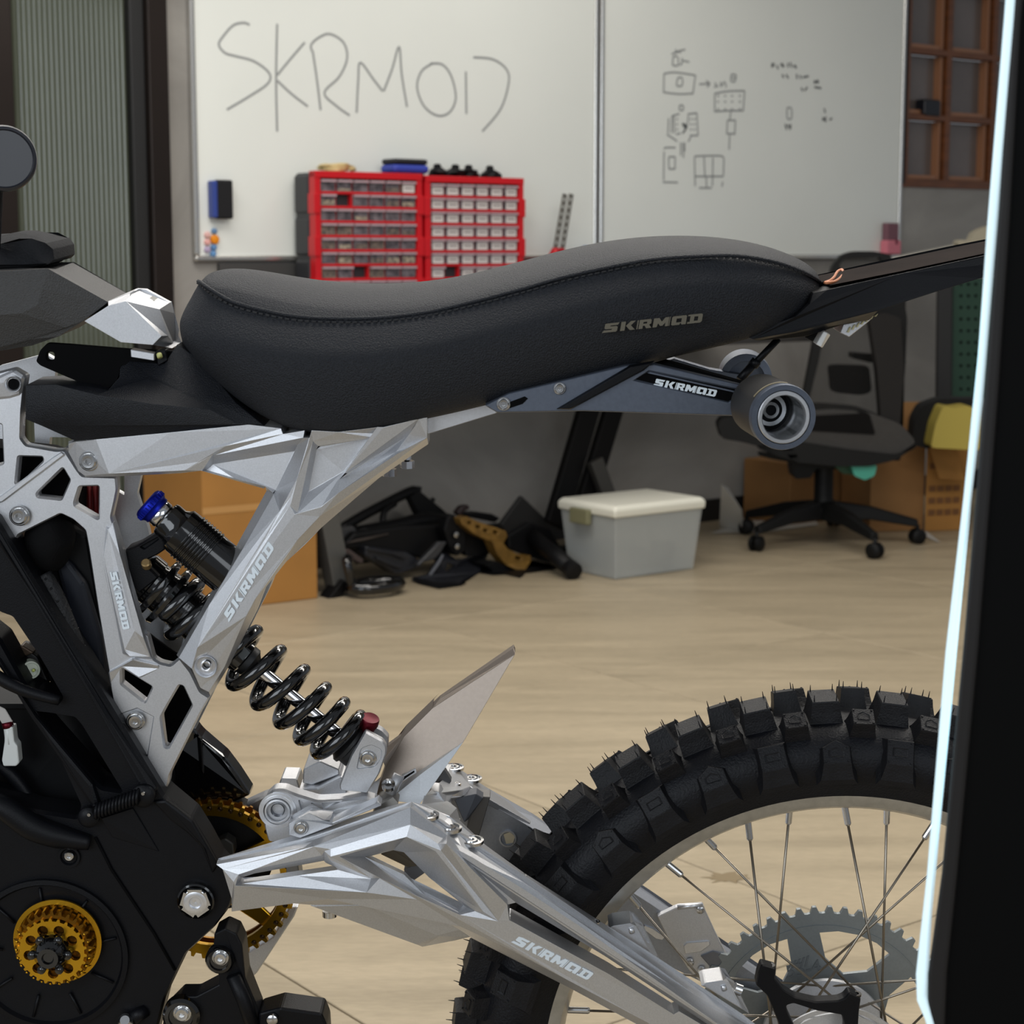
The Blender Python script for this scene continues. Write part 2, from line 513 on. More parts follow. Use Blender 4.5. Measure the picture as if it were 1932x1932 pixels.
# floor slab with the tiles laid on it, 0.8 m square, joints as measured
floor = mk('floor', [D1 * a + D2 * b + ZV * z for z in (-.06, -.012) for (a, b) in ((-8.0, -1.6), (1.6, -1.6), (1.6, 7.4), (-8.0, 7.4))],
           [(0, 1, 2, 3), (4, 5, 6, 7), (0, 1, 5, 4), (1, 2, 6, 5), (2, 3, 7, 6), (3, 0, 4, 7)], GROUT)
tag(floor, kind='structure')
gap = .0016
tme = None
for i in range(-8, 2):
    for j in range(-2, 9):
        a0 = -1.79 + .8 * (i + 1); b0 = 1.27 + .8 * j
        ctr = D1 * (a0 + T / 2) + D2 * (b0 + T / 2)
        if (ctr - WO).dot(WN) < -.3: continue
        if ctr.y < -.3 or abs(ctr.x) > 3.4: continue
        if tme is None:
            h = T / 2 - gap; q = []
            for z, hh in ((-.012, h), (-.0012, h), (0, h - .0012)):
                for (x, y) in ((-hh, -hh), (hh, -hh), (hh, hh), (-hh, hh)): q.append(D1 * x + D2 * y + ZV * z)
            fc = [(0, 1, 2, 3), (8, 9, 10, 11)]
            for l in (0, 4):
                for n_ in range(4): fc.append((l + n_, l + (n_ + 1) % 4, l + 4 + (n_ + 1) % 4, l + 4 + n_))
            o = mk('tile', q, fc, FLOORM, floor); tme = o.data; o.location = ctr
        else:
            link('tile', tme, floor, ctr)

# back wall, split by the glazed door at its left end and pierced by the brown window
s_post = sz(316, 300)[0]
sL = s_post
sW0 = sz(1705, 300)[0]; zW0 = sz(1790, 350)[1]
SW1 = sW0 + 1.5; ZW1 = zW0 + 1.6
def wall_piece(V_, F_): pass
wv = []; wf = []
def wb_(s0, s1, z0, z1, t0=-.12, t1=0.0):
    k = len(wv)
    for z in (z0, z1):
        for (s, t) in ((s0, t0), (s1, t0), (s1, t1), (s0, t1)): wv.append(wpt(s, t, z))
    wf.extend([tuple(k + q for q in f) for f in [(0, 1, 2, 3), (4, 5, 6, 7), (0, 1, 5, 4), (1, 2, 6, 5), (2, 3, 7, 6), (3, 0, 4, 7)]])
wb_(sL, sW0, 0, 2.9); wb_(sW0, SW1, 0, zW0); wb_(sW0, SW1, ZW1, 2.9); wb_(SW1, SW1 + 3.5, 0, 2.9)
wall = tag(mk('wall_back', wv, wf, WALLM), kind='structure')
tag(wbox('baseboard_back', sL + .02, SW1 + 3.4, 0.0, .014, 0.0, .085, BLACKTRIM, bevel=.002), kind='structure')
ce = mk('ceiling', [D1 * a + D2 * b + ZV * z for z in (2.9, 2.96) for (a, b) in ((-8.0, 2.6), (-1.0, 2.6), (-1.0, 7.4), (-8.0, 7.4))],
        [(0, 1, 2, 3), (4, 5, 6, 7), (0, 1, 5, 4), (1, 2, 6, 5), (2, 3, 7, 6), (3, 0, 4, 7)], mat('white_ceiling', (205, 203, 198), .8))
tag(ce, kind='structure')

# glazed door: bronze frame and one reeded green glass pane
GLG = mat('reeded_green_glass', (80, 85, 72), .16, 0, .12, 3, spec=.6, coat=.3)
GLG2 = mat('dark_glass_backing', (40, 38, 34), .5)
def at_s(px, py, t): return sz(px, py, t)[0]
dpar = empty('door_1', wpt(sL - .5, 0, 0)); tag(dpar, kind='structure')
DO = dpar.location.copy()
s_a = at_s(282, 320, .03); s_b = at_s(319, 320, .03)       # jamb against the wall
s_c = at_s(252, 320, .02); s_d = at_s(30, 320, .02)
wbox('door_frame', s_a, s_b, -.1, .045, 0, 2.88, DARKBR, dpar, DO, bevel=.004)
wbox('door_frame', s_c, s_a, -.08, .02, 0, 2.88, BLACKTRIM, dpar, DO, bevel=.004)
wbox('door_frame', s_d - .32, s_d, -.1, .03, 0, 2.88, DARKBR, dpar, DO, bevel=.004)
wbox('bottom_rail', s_d, s_c, -.06, .015, 0, .09, BLACKTRIM, dpar, DO, bevel=.003)
# reeded pane: a wave across its width
nre = 23; gv = []; gf = []
seg = nre * 6
for q in range(seg + 1):
    s = s_d + (s_c - s_d) * q / seg
    t = -.012 + .0045 * abs(math.sin(math.pi * q / 6))
    for z in (.09, 2.88): gv.append(wpt(s, t, z))
for q in range(seg): gf.append((2 * q, 2 * q + 2, 2 * q + 3, 2 * q + 1))
nb = len(gv)
for (s, t) in ((s_d, -.02), (s_c, -.02)):
    for z in (.09, 2.88): gv.append(wpt(s, t, z))
gf.append((nb, nb + 2, nb + 3, nb + 1))
g_ = mk('glass_pane', gv, gf, GLG, dpar, DO, recalc=False)
tag(g_, 'green reeded glass pane')

# brown window: frame, muntins and panes
wpar = empty('window_1', wpt(sW0, 0, zW0)); tag(wpar, kind='structure')
WOG = wpar.location.copy()
PANE = mat('smoky_window_glass', (112, 102, 98), .22, 0, .3, 2.5, spec=.7)
colsx = [1712, 1795, 1880]
ss = [at_s(1716, 220, 0.02), at_s(1795, 220, .02), at_s(1880, 220, .02)]
ss.append(ss[2] + (ss[2] - ss[1])); ss.append(ss[3] + ss[2] - ss[1])
zz = [sz(1790, 345, .02)[1], sz(1780, 227, .02)[1], sz(1770, 98, .02)[1]]
dz = (zz[2] - zz[0]) / 2
zz = [zz[0] + dz * k for k in range(5)]
for i, s in enumerate(ss):
    w_ = .015 if i else .018
    wbox('mullion', s - w_, s + w_ * .9, -.045, .006, zz[0], zz[-1], WOODBR, wpar, WOG, bevel=.003)
for i, z in enumerate(zz):
    wbox('muntin', ss[0] - .05, ss[-1] + .03, -.045, .008 if i == 0 else .004, z - (.022 if i == 0 else .012), z + .012, WOODBR, wpar, WOG, bevel=.003)
wbox('outer_frame', sW0 - .0, ss[0] - .045, -.1, .012, zW0, ZW1, DARKBR, wpar, WOG, bevel=.003)
for i in range(4):
    for j in range(4):
        wbox('pane', ss[i] + .014, ss[i + 1] - .024, -.05, -.044, zz[j] + .014, zz[j + 1] - .014, PANE, wpar, WOG)
INNER = mat('glazing_bead_brown', (150, 104, 74), .4)
for i in range(2):
    for j in range(3):
        for (a, b, c, d) in ((ss[i] + .03, ss[i + 1] - .05, zz[j] + .014, zz[j] + .03), (ss[i + 1] - .045, ss[i + 1] - .03, zz[j] + .014, zz[j + 1] - .014)):
            wbox('glazing_bead', a, b, -.044, -.01, c, d, INNER, wpar, WOG)
s1, z1 = sz(1742, 204, -.04)
pv = wbox('speaker', s1 - .052, s1 + .052, -.043, .012, z1 - .035, z1 + .033, mat('black_navy_case', (14, 15, 24), .4), bevel=.01, segs=3)
tag(pv, 'small black rounded box standing on a muntin of the brown window', 'box')

# ------------------------------------------------------------------ whiteboards
WBM = mat('whiteboard_enamel', (232, 235, 230), .24, 0, .03, 1.3, spec=.5, rgb2=(226, 229, 224))
ALU = mat('whiteboard_frame_aluminium', (205, 203, 198), .22, .85)
INK = mat('faded_marker_ink', (146, 149, 149), .5)
INK2 = mat('dark_marker_ink', (92, 95, 96), .5)
def board(px0, px1, pyb, label):
    t0 = .002
    a = sz(px0, 480, .02)[0]; b = sz(px1, 480, .02)[0]; z0 = sz((px0 + px1) / 2, pyb, .02)[1]; z1 = z0 + 1.2
    r = empty('whiteboard', wpt((a + b) / 2, 0, z0), label, 'whiteboard')
    O = r.location.copy()
    wbox('board_surface', a + .006, b - .006, .004, .016, z0 + .006, z1 - .006, WBM, r, O)
    f = .018
    wbox('frame_rail', a, b, .003, .024, z0, z0 + f, ALU, r, O, bevel=.006, segs=3)
    wbox('frame_rail', a, b, .003, .024, z1 - f, z1, ALU, r, O, bevel=.006, segs=3)
    wbox('frame_rail', a, a + f, .003, .024, z0 + f, z1 - f, ALU, r, O, bevel=.006, segs=3)
    wbox('frame_rail', b - f, b, .003, .024, z0 + f, z1 - f, ALU, r, O, bevel=.006, segs=3)
    return r, O
wbL, OL = board(368, 1127, 492, 'large whiteboard with a hand drawn word across it, behind the two red drawer cabinets')
wbR, OR_ = board(1131, 1698, 489, 'right-hand whiteboard covered in small pen sketches, next to the brown window')
def strokes(name, paths, rr, m, par, O, n=5):
    V = []; Fc = []
    for p in paths:
        q = [onw(x, y, .0166) for (x, y) in p]
        if len(q) > 2: q = smooth_path(q, n)
        for i in range(len(q)):
            t = (q[min(i + 1, len(q) - 1)] - q[max(i - 1, 0)])
            if t.length < 1e-6: t = Vector((0, 0, 1))
            sd = t.normalized().cross(WN) * rr
            V += [q[i] + sd, q[i] - sd]
            if i:
                k = len(V) - 4
                Fc.append((k, k + 1, k + 3, k + 2))
    return mk(name, V, Fc, m, par, O, recalc=False)
tb = [[(471, 47), (460, 43), (440, 48), (420, 70), (413, 85), (425, 100), (445, 106), (480, 116), (508, 138), (505, 158), (470, 182), (428, 207)],
      [(523, 45), (521, 150), (523, 248)], [(575, 80), (545, 115), (523, 142)], [(523, 152), (550, 177), (581, 201)],
      [(590, 96), (598, 150), (605, 208)], [(589, 97), (587, 85), (600, 72), (622, 64), (648, 80), (655, 110), (640, 145), (612, 175), (635, 200), (660, 218)],
      [(673, 213), (676, 150), (680, 118), (705, 150), (722, 172)], [(724, 172), (740, 130), (753, 88), (758, 140), (768, 202)],
      [(815, 120), (795, 135), (787, 165), (800, 200), (825, 218), (848, 212), (860, 185), (852, 145), (835, 122), (812, 120)],
      [(879, 135), (880, 215)], [(893, 108), (930, 112), (955, 130), (960, 155), (945, 205), (910, 248)]]
strokes('marker_writing', tb, .0038, INK, wbL, OL)
z6 = lambda pts: [(1180 + x / 4.6, 60 + y / 4.6) for (x, y) in pts]
sk = [z6(p) for p in [
    [(335, 365), (332, 530)], [(332, 365), (430, 352), (610, 378)], [(608, 378), (585, 540)], [(332, 525), (460, 540), (590, 535)],
    [(455, 400), (492, 400), (492, 465), (445, 465), (455, 400)], [(400, 195), (470, 165), (520, 155)], [(435, 150), (445, 190)], [(460, 165), (480, 185)], [(415, 215), (408, 290)], [(415, 215), (450, 210)], [(455, 215), (458, 290), (410, 290)], [(470, 290), (492, 270), (490, 225)], [(495, 250), (555, 262)],
    [(640, 455), (730, 450)], [(700, 425), (732, 450), (708, 480)], [(775, 440), (790, 470), (770, 480)], [(800, 465), (802, 480)], [(825, 435), (830, 475), (850, 440)], [(855, 430), (870, 455), (872, 485)],
    [(920, 370), (960, 375), (950, 430), (915, 425), (920, 370)], [(925, 400), (955, 400)],
    [(775, 535), (775, 695)], [(775, 535), (900, 515), (1035, 512)], [(1035, 512), (1022, 690)], [(775, 692), (900, 685), (1020, 685)],
    [(915, 690), (905, 765)], [(885, 770), (880, 890)], [(885, 768), (955, 768)], [(955, 768), (948, 895)], [(885, 885), (950, 885)], [(905, 895), (900, 1025)],
    [(470, 640), (500, 640), (500, 680), (470, 675), (470, 640)],
    [(405, 730), (400, 880)], [(405, 730), (470, 712)], [(375, 750), (370, 880)], [(420, 730), (425, 880)], [(540, 715), (620, 705)], [(620, 705), (630, 900)], [(545, 725), (540, 800)], [(560, 900), (630, 900)], [(360, 890), (450, 950)], [(440, 890), (480, 880)], [(570, 905), (545, 955)],
    [(480, 960), (480, 1075)], [(500, 960), (505, 1095)], [(515, 960), (515, 1040)],
    [(335, 1020), (350, 1005), (435, 1005)], [(335, 1040), (332, 1290)], [(325, 1305), (455, 1308)], [(375, 1090), (378, 1190)], [(375, 1085), (432, 1085)], [(432, 1085), (430, 1190)], [(378, 1190), (430, 1190)],
    [(600, 1085), (605, 1340)], [(600, 1080), (750, 1075), (840, 1080), (855, 1110)], [(855, 1110), (850, 1250)], [(682, 1085), (690, 1250)], [(760, 1090), (755, 1340)], [(605, 1255), (850, 1255)], [(640, 1355), (750, 1355)], [(700, 1260), (705, 1350)], [(845, 1300), (838, 1345)],
    [(1405, 660), (1440, 665), (1442, 750), (1405, 750), (1403, 660)]]]
sk += [z6([(795 + dx, 545 + dy), (812 + dx, 548 + dy)]) for dx in (0, 62, 122, 190) for dy in (10, 60, 125)]
sk += [z6([(440 + dx, 760 + dy), (456 + dx, 756 + dy)]) for dx in (0, 120, 150) for dy in (0, 45, 90)]
strokes('marker_sketch', sk, .0033, INK, wbR, OR_, 3)['kind'] = 'stuff'
sk2 = [z6(p) for p in [[(490, 800), (535, 815), (505, 870), (495, 880)], [(500, 820), (530, 830)], [(1275, 270), (1270, 310)], [(1290, 270), (1285, 305)], [(1315, 290), (1325, 325)], [(1345, 280), (1380, 300)], [(1360, 270), (1365, 310)], [(1410, 270), (1412, 310)], [(1430, 265), (1445, 310)], [(1460, 290), (1485, 315), (1470, 290)],
      [(1360, 370), (1375, 400)], [(1395, 370), (1415, 405)], [(1485, 365), (1490, 410)], [(1515, 375), (1525, 410)], [(1540, 395), (1590, 385)], [(1640, 420), (1645, 450)], [(1665, 415), (1670, 450)], [(1635, 440), (1680, 430)], [(1640, 480), (1700, 490)], [(1525, 485), (1540, 515)], [(1555, 510), (1580, 480)],
      [(1385, 800), (1400, 850)], [(1405, 805), (1435, 845)], [(1435, 800), (1430, 850)], [(1725, 665), (1735, 705)], [(1710, 770), (1745, 740)], [(1710, 745), (1745, 780)], [(1770, 765), (1795, 750)]]]
strokes('marker_notes', sk2, .004, INK2, wbR, OR_, 3)['kind'] = 'stuff'

# things on the boards
s0, z0 = sz(403, 413, .03); s1, z1 = sz(434, 340, .03)
er = empty('board_eraser', wpt(s0, .02, z0), 'black and blue board eraser stuck to the left whiteboard', 'eraser')
EO = er.location.copy()
wbox('felt_pad', s0 + .004, s1, .022, .05, z0, z1, mat('black_felt', (14, 14, 18), .9), er, EO, bevel=.006)
wbox('eraser_back', s0 - .012, s0 + .006, .017, .05, z0 + .003, z1 - .003, mat('blue_plastic', (46, 66, 140), .4), er, EO, bevel=.004)
for i, (x, y, r_, c, cn) in enumerate([(403, 436, 5.5, (96, 130, 168), 'slate blue'), (390, 443, 6, (224, 178, 172), 'pale pink'), (404, 452, 9, (228, 138, 18), 'orange'), (390, 457, 6, (226, 168, 162), 'salmon pink'), (390, 471, 6, (176, 160, 190), 'lilac'), (402, 467, 6, (90, 132, 180), 'mid blue'), (401, 479, 6, (96, 142, 190), 'light blue')]):
    p = onw(x, y, .0162); rr = r_ / 600.
    o = lathe('magnet', p, WN, [(rr, 0), (rr, .006), (rr * .85, .010), (rr * .3, .012)], mat('magnet_' + cn.replace(' ', '_'), c, .35), k=20)
    where = ['topmost of the cluster', 'upper of the two pinks by the orange one', 'largest of the cluster', 'lower of the two pinks', 'below the pinks', 'directly under the orange magnet', 'lowest of the cluster'][i]
    tag(o, f'round {cn} magnet, {where}', 'magnet', 'magnets on the whiteboard')
s0, z0 = sz(1665, 480, .03); s1, z1 = sz(1689, 421, .03)
hm = (z0 * .55 + z1 * .45)
mh = empty('marker_holder', wpt(s0, .02, z0), 'pink marker holder with mauve top at the right whiteboard edge', 'holder')
MO = mh.location.copy()
wbox('cup', s0 - .006, s1 + .008, .02, .06, z0, hm, mat('pink_plastic', (212, 120, 134), .4), mh, MO, bevel=.006)
wbox('eraser_block', s0 + .004, s1 + .0, .02, .052, hm - .01, z1, mat('mauve_felt', (120, 82, 92), .8), mh, MO, bevel=.004)
mk('print_mark', [wpt(s0 + .04 + dx, .0605, z0 + .045 + dz_) for dx, dz_ in ((0, 0), (.014, -.008), (.02, .01), (.008, .022))], [(0, 1, 2, 3)], mat('dark_pink_print', (120, 40, 60), .5), mh, MO)

# ------------------------------------------------------------------ desk
DESKW = mat('dark_desk_top', (52, 50, 49), .45)
DESKL = mat('black_steel_leg', (10, 9, 9), .55, spec=.2)
ds0 = sz(500, 520, .3)[0]; ds1 = sz(1420, 700, .3)[0]
desk = empty('workbench', wpt((ds0 + ds1) / 2, .35, 0), 'black steel-legged workbench under the whiteboards', 'workbench')
DK = desk.location.copy()
wbox('bench_top', ds0, ds1, .01, .66, .725, .75, DESKW, desk, DK, bevel=.003)
wbox('splash_panel', ds0 + .0, ds1 + .2, .004, .02, .75, sz(520, 497, .02)[1], mat('dark_grey_panel', (62, 61, 60), .6), desk, DK, bevel=.002)
def bar(a, b, w, d, name, m, par, O):
    a = Vector(a); b = Vector(b); t = (b - a).normalized()
    u = t.cross(WN).normalized() if abs(t.dot(WN)) < .9 else t.cross(ZV).normalized()
    v = t.cross(u)
    V = [p + u * x * w / 2 + v * y * d / 2 for p in (a, b) for (x, y) in ((-1, -1), (1, -1), (1, 1), (-1, 1))]
    return mk(name, V, [(0, 1, 2, 3), (4, 5, 6, 7), (0, 1, 5, 4), (1, 2, 6, 5), (2, 3, 7, 6), (3, 0, 4, 7)], m, par, O, bevel=.004)
# K-shaped legs, feet across the bench
pf = onz(1058, 1022, .03); pft = (pf - WO).dot(WN)
A = onw(1140, 760, .36); Bq = onw(1045, 1010, .36)
bar(onw(1118, 745, .30), onw(1046, 992, .36), .085, .03, 'leg', DESKL, desk, DK)
bar(onw(1165, 745, .30), onw(1090, 992, .36), .075, .03, 'leg', DESKL, desk, DK)
bar(onw(1122, 868, .37), onw(1166, 990, .40), .055, .03, 'brace', mat('worn_steel_leg', (66, 64, 60), .5, .3), desk, DK)
p1 = onw(1040, 1004, .36); p1.z = .02; p2 = onw(1190, 1004, .36); p2.z = .02
bar(p1 + WN * .0, p2, .05, .05, 'foot', DESKL, desk, DK)
# left leg, a paler grey than the others
q0 = onz(628, 1122, .0); tq = (q0 - WO).dot(WN)
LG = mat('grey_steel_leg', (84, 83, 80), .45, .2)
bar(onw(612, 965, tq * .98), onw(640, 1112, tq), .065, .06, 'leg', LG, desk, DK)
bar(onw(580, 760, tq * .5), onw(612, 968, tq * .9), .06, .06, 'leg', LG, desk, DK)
bar(onw(622, 1112, tq + .02), onw(634, 1124, tq + .02), .09, .06, 'foot', DESKL, desk, DK)

# ------------------------------------------------------------------ drawer cabinets
RED = mat('red_plastic_frame', (198, 14, 26), .35)
CASE = mat('charcoal_plastic_case', (46, 47, 50), .5)
CLEAR = mat('smoky_clear_drawer', (122, 112, 116), .2, 0, .55, 38, rgb2=(70, 64, 68), spec=.6)
CLEARL = mat('drawer_lip', (176, 150, 156), .25)
CARD = mat('white_label_card', (214, 206, 202), .7)
CONT = [mat('drawer_parts_pale', (178, 164, 142), .6, 0, .5, 90, rgb2=(92, 84, 78)), mat('drawer_parts_brown', (128, 112, 100), .6, 0, .4, 80, rgb2=(74, 68, 66))]
INKL = mat('label_print', (120, 112, 112), .7)
HOLE = mat('empty_slot', (20, 10, 12), .8)
def cabinet(px0, px1, pyt, t1, label, missing, labels, tall):
    s0 = sz(px0, 420, t1)[0]; s1 = sz(px1, 420, t1)[0]
    zt = sz(px0 + 60, pyt, t1)[1]; zb = .751
    r = empty('drawer_cabinet', wpt((s0 + s1) / 2, t1, zb), label, 'cabinet', 'red drawer cabinets on the bench')
    O = r.location.copy()
    nrow = 11; m_ = .017
    wbox('case', s0 + .002, s1 - .002, .03, t1 - .03, zb, zt, CASE, r, O, bevel=.01, segs=3)
    for k in range(4):  # moulded ribs of the case side
        za = zb + (zt - zb) * (k + .06) / 4; zc = zb + (zt - zb) * (k + .94) / 4
        wbox('case_rib', s0 - .004, s1 + .004, .035, t1 - .035, za, zc, CASE, r, O, bevel=.006)
    hh = (zt - zb - 2 * m_) / nrow; ww = (s1 - s0 - 2 * m_ - .008) / 6
    # red front frame: stiles, rails
    V = []; Fc = []
    def bx(a, b, c, d, e, f):
        k = len(V)
        for z in (e, f):
            for (s, t) in ((a, c), (b, c), (b, d), (a, d)): V.append(wpt(s, t, z))
        Fc.extend([tuple(k + q for q in g) for g in [(0, 1, 2, 3), (4, 5, 6, 7), (0, 1, 5, 4), (1, 2, 6, 5), (2, 3, 7, 6), (3, 0, 4, 7)]])
    bx(s0, s0 + m_ + .004, t1 - .035, t1, zb, zt); bx(s1 - m_ - .004, s1, t1 - .035, t1, zb, zt)
    for k in range(4): bx(s0 - .005, s0 + m_, t1 - .036, t1 + .004, zb + (zt - zb) * (k + .04) / 4, zb + (zt - zb) * (k + .5) / 4); bx(s1 - m_, s1 + .005, t1 - .036, t1 + .004, zb + (zt - zb) * (k + .04) / 4, zb + (zt - zb) * (k + .5) / 4)
    bx(s0, s1, t1 - .035, t1, zb, zb + m_); bx(s0, s1, t1 - .035, t1 + .002, zt - m_, zt + .004)
    for k in range(1, nrow): z = zb + m_ + hh * k; bx(s0 + m_, s1 - m_, t1 - .034, t1 - .006, z - .0042, z + .0042)
    for k in range(1, 6): s = s0 + m_ + .004 + ww * k; bx(s - .0028, s + .0028, t1 - .034, t1 - .012, zb, zt - m_)
    mk('front_frame', V, Fc, RED, r, O, bevel=.0015)
    mk('back_panel', [wpt(s, t1 - .0345, z) for (s, z) in ((s0 + m_, zb), (s1 - m_, zb), (s1 - m_, zt - m_), (s0 + m_, zt - m_))], [(0, 1, 2, 3)], HOLE, r, O)
    rng = random.Random(px0)
    for i in range(nrow):
        for j in range(6):
            zc = zt - m_ - hh * (i + 1) + .0042; s = s0 + m_ + .004 + ww * j + .0035
            if (i, j) in missing: continue
            wd_ = ww - .007; hd = hh - .0095
            d = wbox('drawer', s, s + wd_, t1 - .034, t1 - .006, zc, zc + hd * .82, CLEAR if labels else (CLEAR if rng.random() > .1 else CONT[1]), r, O)
            wbox('drawer_lip', s, s + wd_, t1 - .016, t1 + .003, zc + hd * .80, zc + hd, CLEARL, d, O)
            if labels or (i, j) == (0, 5):
                wbox('label_card', s + .006, s + wd_ * .93, t1 - .0056, t1 - .0046, zc + .001, zc + hd * .76, CARD, d, O)
                wbox('label_line', s + .014, s + wd_ * .8, t1 - .0046, t1 - .0044, zc + hd * .34, zc + hd * .44, INKL, d, O)
            elif rng.random() > .45:
                hgt = hd * rng.uniform(.25, .65)
                wbox('contents', s + .004, s + wd_ - .004, t1 - .0058, t1 - .0052, zc + .002, zc + hgt, CONT[rng.random() > .5], d, O)
    return r, O, s0, s1, zt
c1 = cabinet(595, 797, 326, .155, 'red drawer cabinet with unlabelled clear drawers, blue case on its top', {(1, 1), (6, 2)}, False, 322)
c2 = cabinet(803, 988, 335, .155, 'red drawer cabinet with white labelled drawers, black castings on its top', {(6, 1)}, True, 330)

# things on the cabinets
def lump(name, c, rx, ry, rz, m, seed, label, cat, group=None, parent=None, bumps=.25, sub=1, org=None):
    rng = random.Random(seed)
    bm = bmesh.new(); bmesh.ops.create_icosphere(bm, subdivisions=2, radius=1)
    for v in bm.verts:
        k = 1 + rng.uniform(-bumps, bumps)
        v.co = Vector((v.co.x * rx * k, v.co.y * ry * k, v.co.z * rz * k))
        p = WD * v.co.x + WN * v.co.y + ZV * v.co.z
        v.co = p
    me = bpy.data.meshes.new(name); bm.to_mesh(me); bm.free(); me.materials.append(m)
    o = link(name, me, parent, c)
    if label: tag(o, label, cat, group)
    return o
zt = c1[4]
s_, z_ = sz(763, 320, .09)
cs = empty('zip_case', wpt(s_, .09, zt + .004), 'blue zip case with a black lid lying on the left red cabinet', 'case')
CO = cs.location.copy()
wbox('case_body', s_ - .07, s_ + .07, .05, .135, zt + .006, zt + .034, mat('royal_blue_nylon', (44, 62, 160), .5), cs, CO, bevel=.012, segs=3)
wbox('case_lid', s_ - .066, s_ + .066, .052, .133, zt + .034, zt + .052, mat('black_nylon', (16, 17, 26), .6), cs, CO, bevel=.008, segs=3)
wbox('case_base', s_ - .05, s_ + .05, .056, .13, zt - .0, zt + .008, MATS['black_nylon'], cs, CO, bevel=.002)
# coil of pale wire
cc = wpt(sz(635, 322, .08)[0], .08, zt + .008)
pts = []
for q in range(90):
    an = q * .42; rr = .042 + .007 * math.sin(q * 1.7)
    pts.append(cc + WD * rr * 1.3 * math.cos(an) + WN * rr * math.sin(an) + ZV * (.002 + .0002 * q + .003 * math.sin(q * .9)))
tag(tube('wire_coil', pts, .0035, mat('cream_wire', (196, 176, 122), .5), k=6), 'loose coil of cream wire on top of the left red cabinet', 'wire')
zt2 = c2[4]
for i, (px, rw, nm) in enumerate([(827, .03, 'black casting alone at the left of the labelled cabinet top'), (861, .033, 'black casting on the labelled cabinet top, left one of the middle pair'), (886, .03, 'black casting on the labelled cabinet top, right one of the middle pair'), (926, .034, 'black casting at the right end of the labelled cabinet top')]):
    s_ = sz(px, 330, .1)[0]
    g = empty('metal_casting', wpt(s_, .1, zt2 + .004), nm, 'casting', 'black castings on the cabinet')
    GO = g.location.copy()
    lump('casting_body', wpt(s_, .1, zt2 + .018) - GO, rw, .03, .016, BLACKM, 30 + i, None, None, parent=g, bumps=.2)
    lathe('boss', wpt(s_ - .004, .1, zt2 + .024), ZV, [(.013, 0), (.013, .018), (.006, .022)], BLACKM, g, GO, k=14)
    wbox('lug', s_ - rw * 1.15, s_ - rw * .5, .09, .11, zt2 + .004, zt2 + .016, BLACKM, g, GO, bevel=.003)
    wbox('lug', s_ + rw * .5, s_ + rw * 1.2, .09, .11, zt2 + .004, zt2 + .018, BLACKM, g, GO, bevel=.003)
# perforated steel tool standing in a red clamp
TOOLM = mat('perforated_steel', (128, 124, 116), .4, .6)
tl = empty('perforated_bracket', onw(1047, 485, .12), 'tall perforated grey steel strips in a red base beside the labelled cabinet', 'tool')
TO = tl.location.copy()
for (xa, xb) in ((1066, 1047), (1078, 1060)):
    a = onw(xa, 366, .12); b = onw(xb, 474, .12); t = (b - a).normalized(); u = t.cross(WN).normalized()
    hv = []; hf = []
    w_ = .0095; n_ = 7; Ln = (b - a).length
    def addb(x0, x1, y0, y1):
        k = len(hv)
        for d in (-.002, .002):
            for (x, y) in ((x0, y0), (x1, y0), (x1, y1), (x0, y1)): hv.append(a + u * x + t * y + WN * d)
        hf.extend([tuple(k + q for q in g) for g in [(0, 1, 2, 3), (4, 5, 6, 7), (0, 1, 5, 4), (1, 2, 6, 5), (2, 3, 7, 6), (3, 0, 4, 7)]])
    for q in range(n_ + 1):
        y0 = Ln * q / (n_ + 1) ; y1 = Ln * (q + .55) / (n_ + 1)
        addb(-w_, w_, y0, y1)
        if q <= n_: addb(-w_, -.004, y1, Ln * (q + 1) / (n_ + 1)); addb(.004, w_, y1, Ln * (q + 1) / (n_ + 1))
    mk('perforated_strip', hv, hf, TOOLM, tl, TO)
RT_ = mat('red_enamel', (176, 18, 34), .3)
a = onw(1045, 470, .12); b = onw(1034, 492, .12)
mk('clamp_base', [onw(x, y, t) for t in (.09, .15) for (x, y) in ((1042, 467), (1064, 468), (1070, 476), (1060, 624), (1022, 624), (1030, 490))], [(0, 1, 2, 3, 4, 5), (6, 7, 8, 9, 10, 11)] + [(i, (i + 1) % 6, 6 + (i + 1) % 6, 6 + i) for i in range(6)], RT_, tl, TO, bevel=.004)
mk('clamp_lever', [onw(x, y, t) for t in (.15, .165) for (x, y) in ((1045, 470), (1052, 470), (1046, 520), (1036, 520))], [(0, 1, 2, 3), (4, 5, 6, 7)] + [(i, (i + 1) % 4, 4 + (i + 1) % 4, 4 + i) for i in range(4)], mat('light_red_enamel', (232, 70, 74), .3), tl, TO, bevel=.002)
p = onw(1106, 466, .06)
hz_ = p.z - .752
o = lathe('spray_bottle', Vector((p.x, p.y, .752)), ZV, [(.028, 0), (.03, hz_ * .5), (.014, hz_ * .7), (.012, hz_ * .85), (.02, hz_ * .9), (.022, hz_ * .97), (.01, hz_ + .005)], mat('steel_blue_plastic', (70, 112, 158), .4), k=16)
tag(o, 'blue bottle tip showing above the saddle at the seam between the whiteboards', 'bottle')

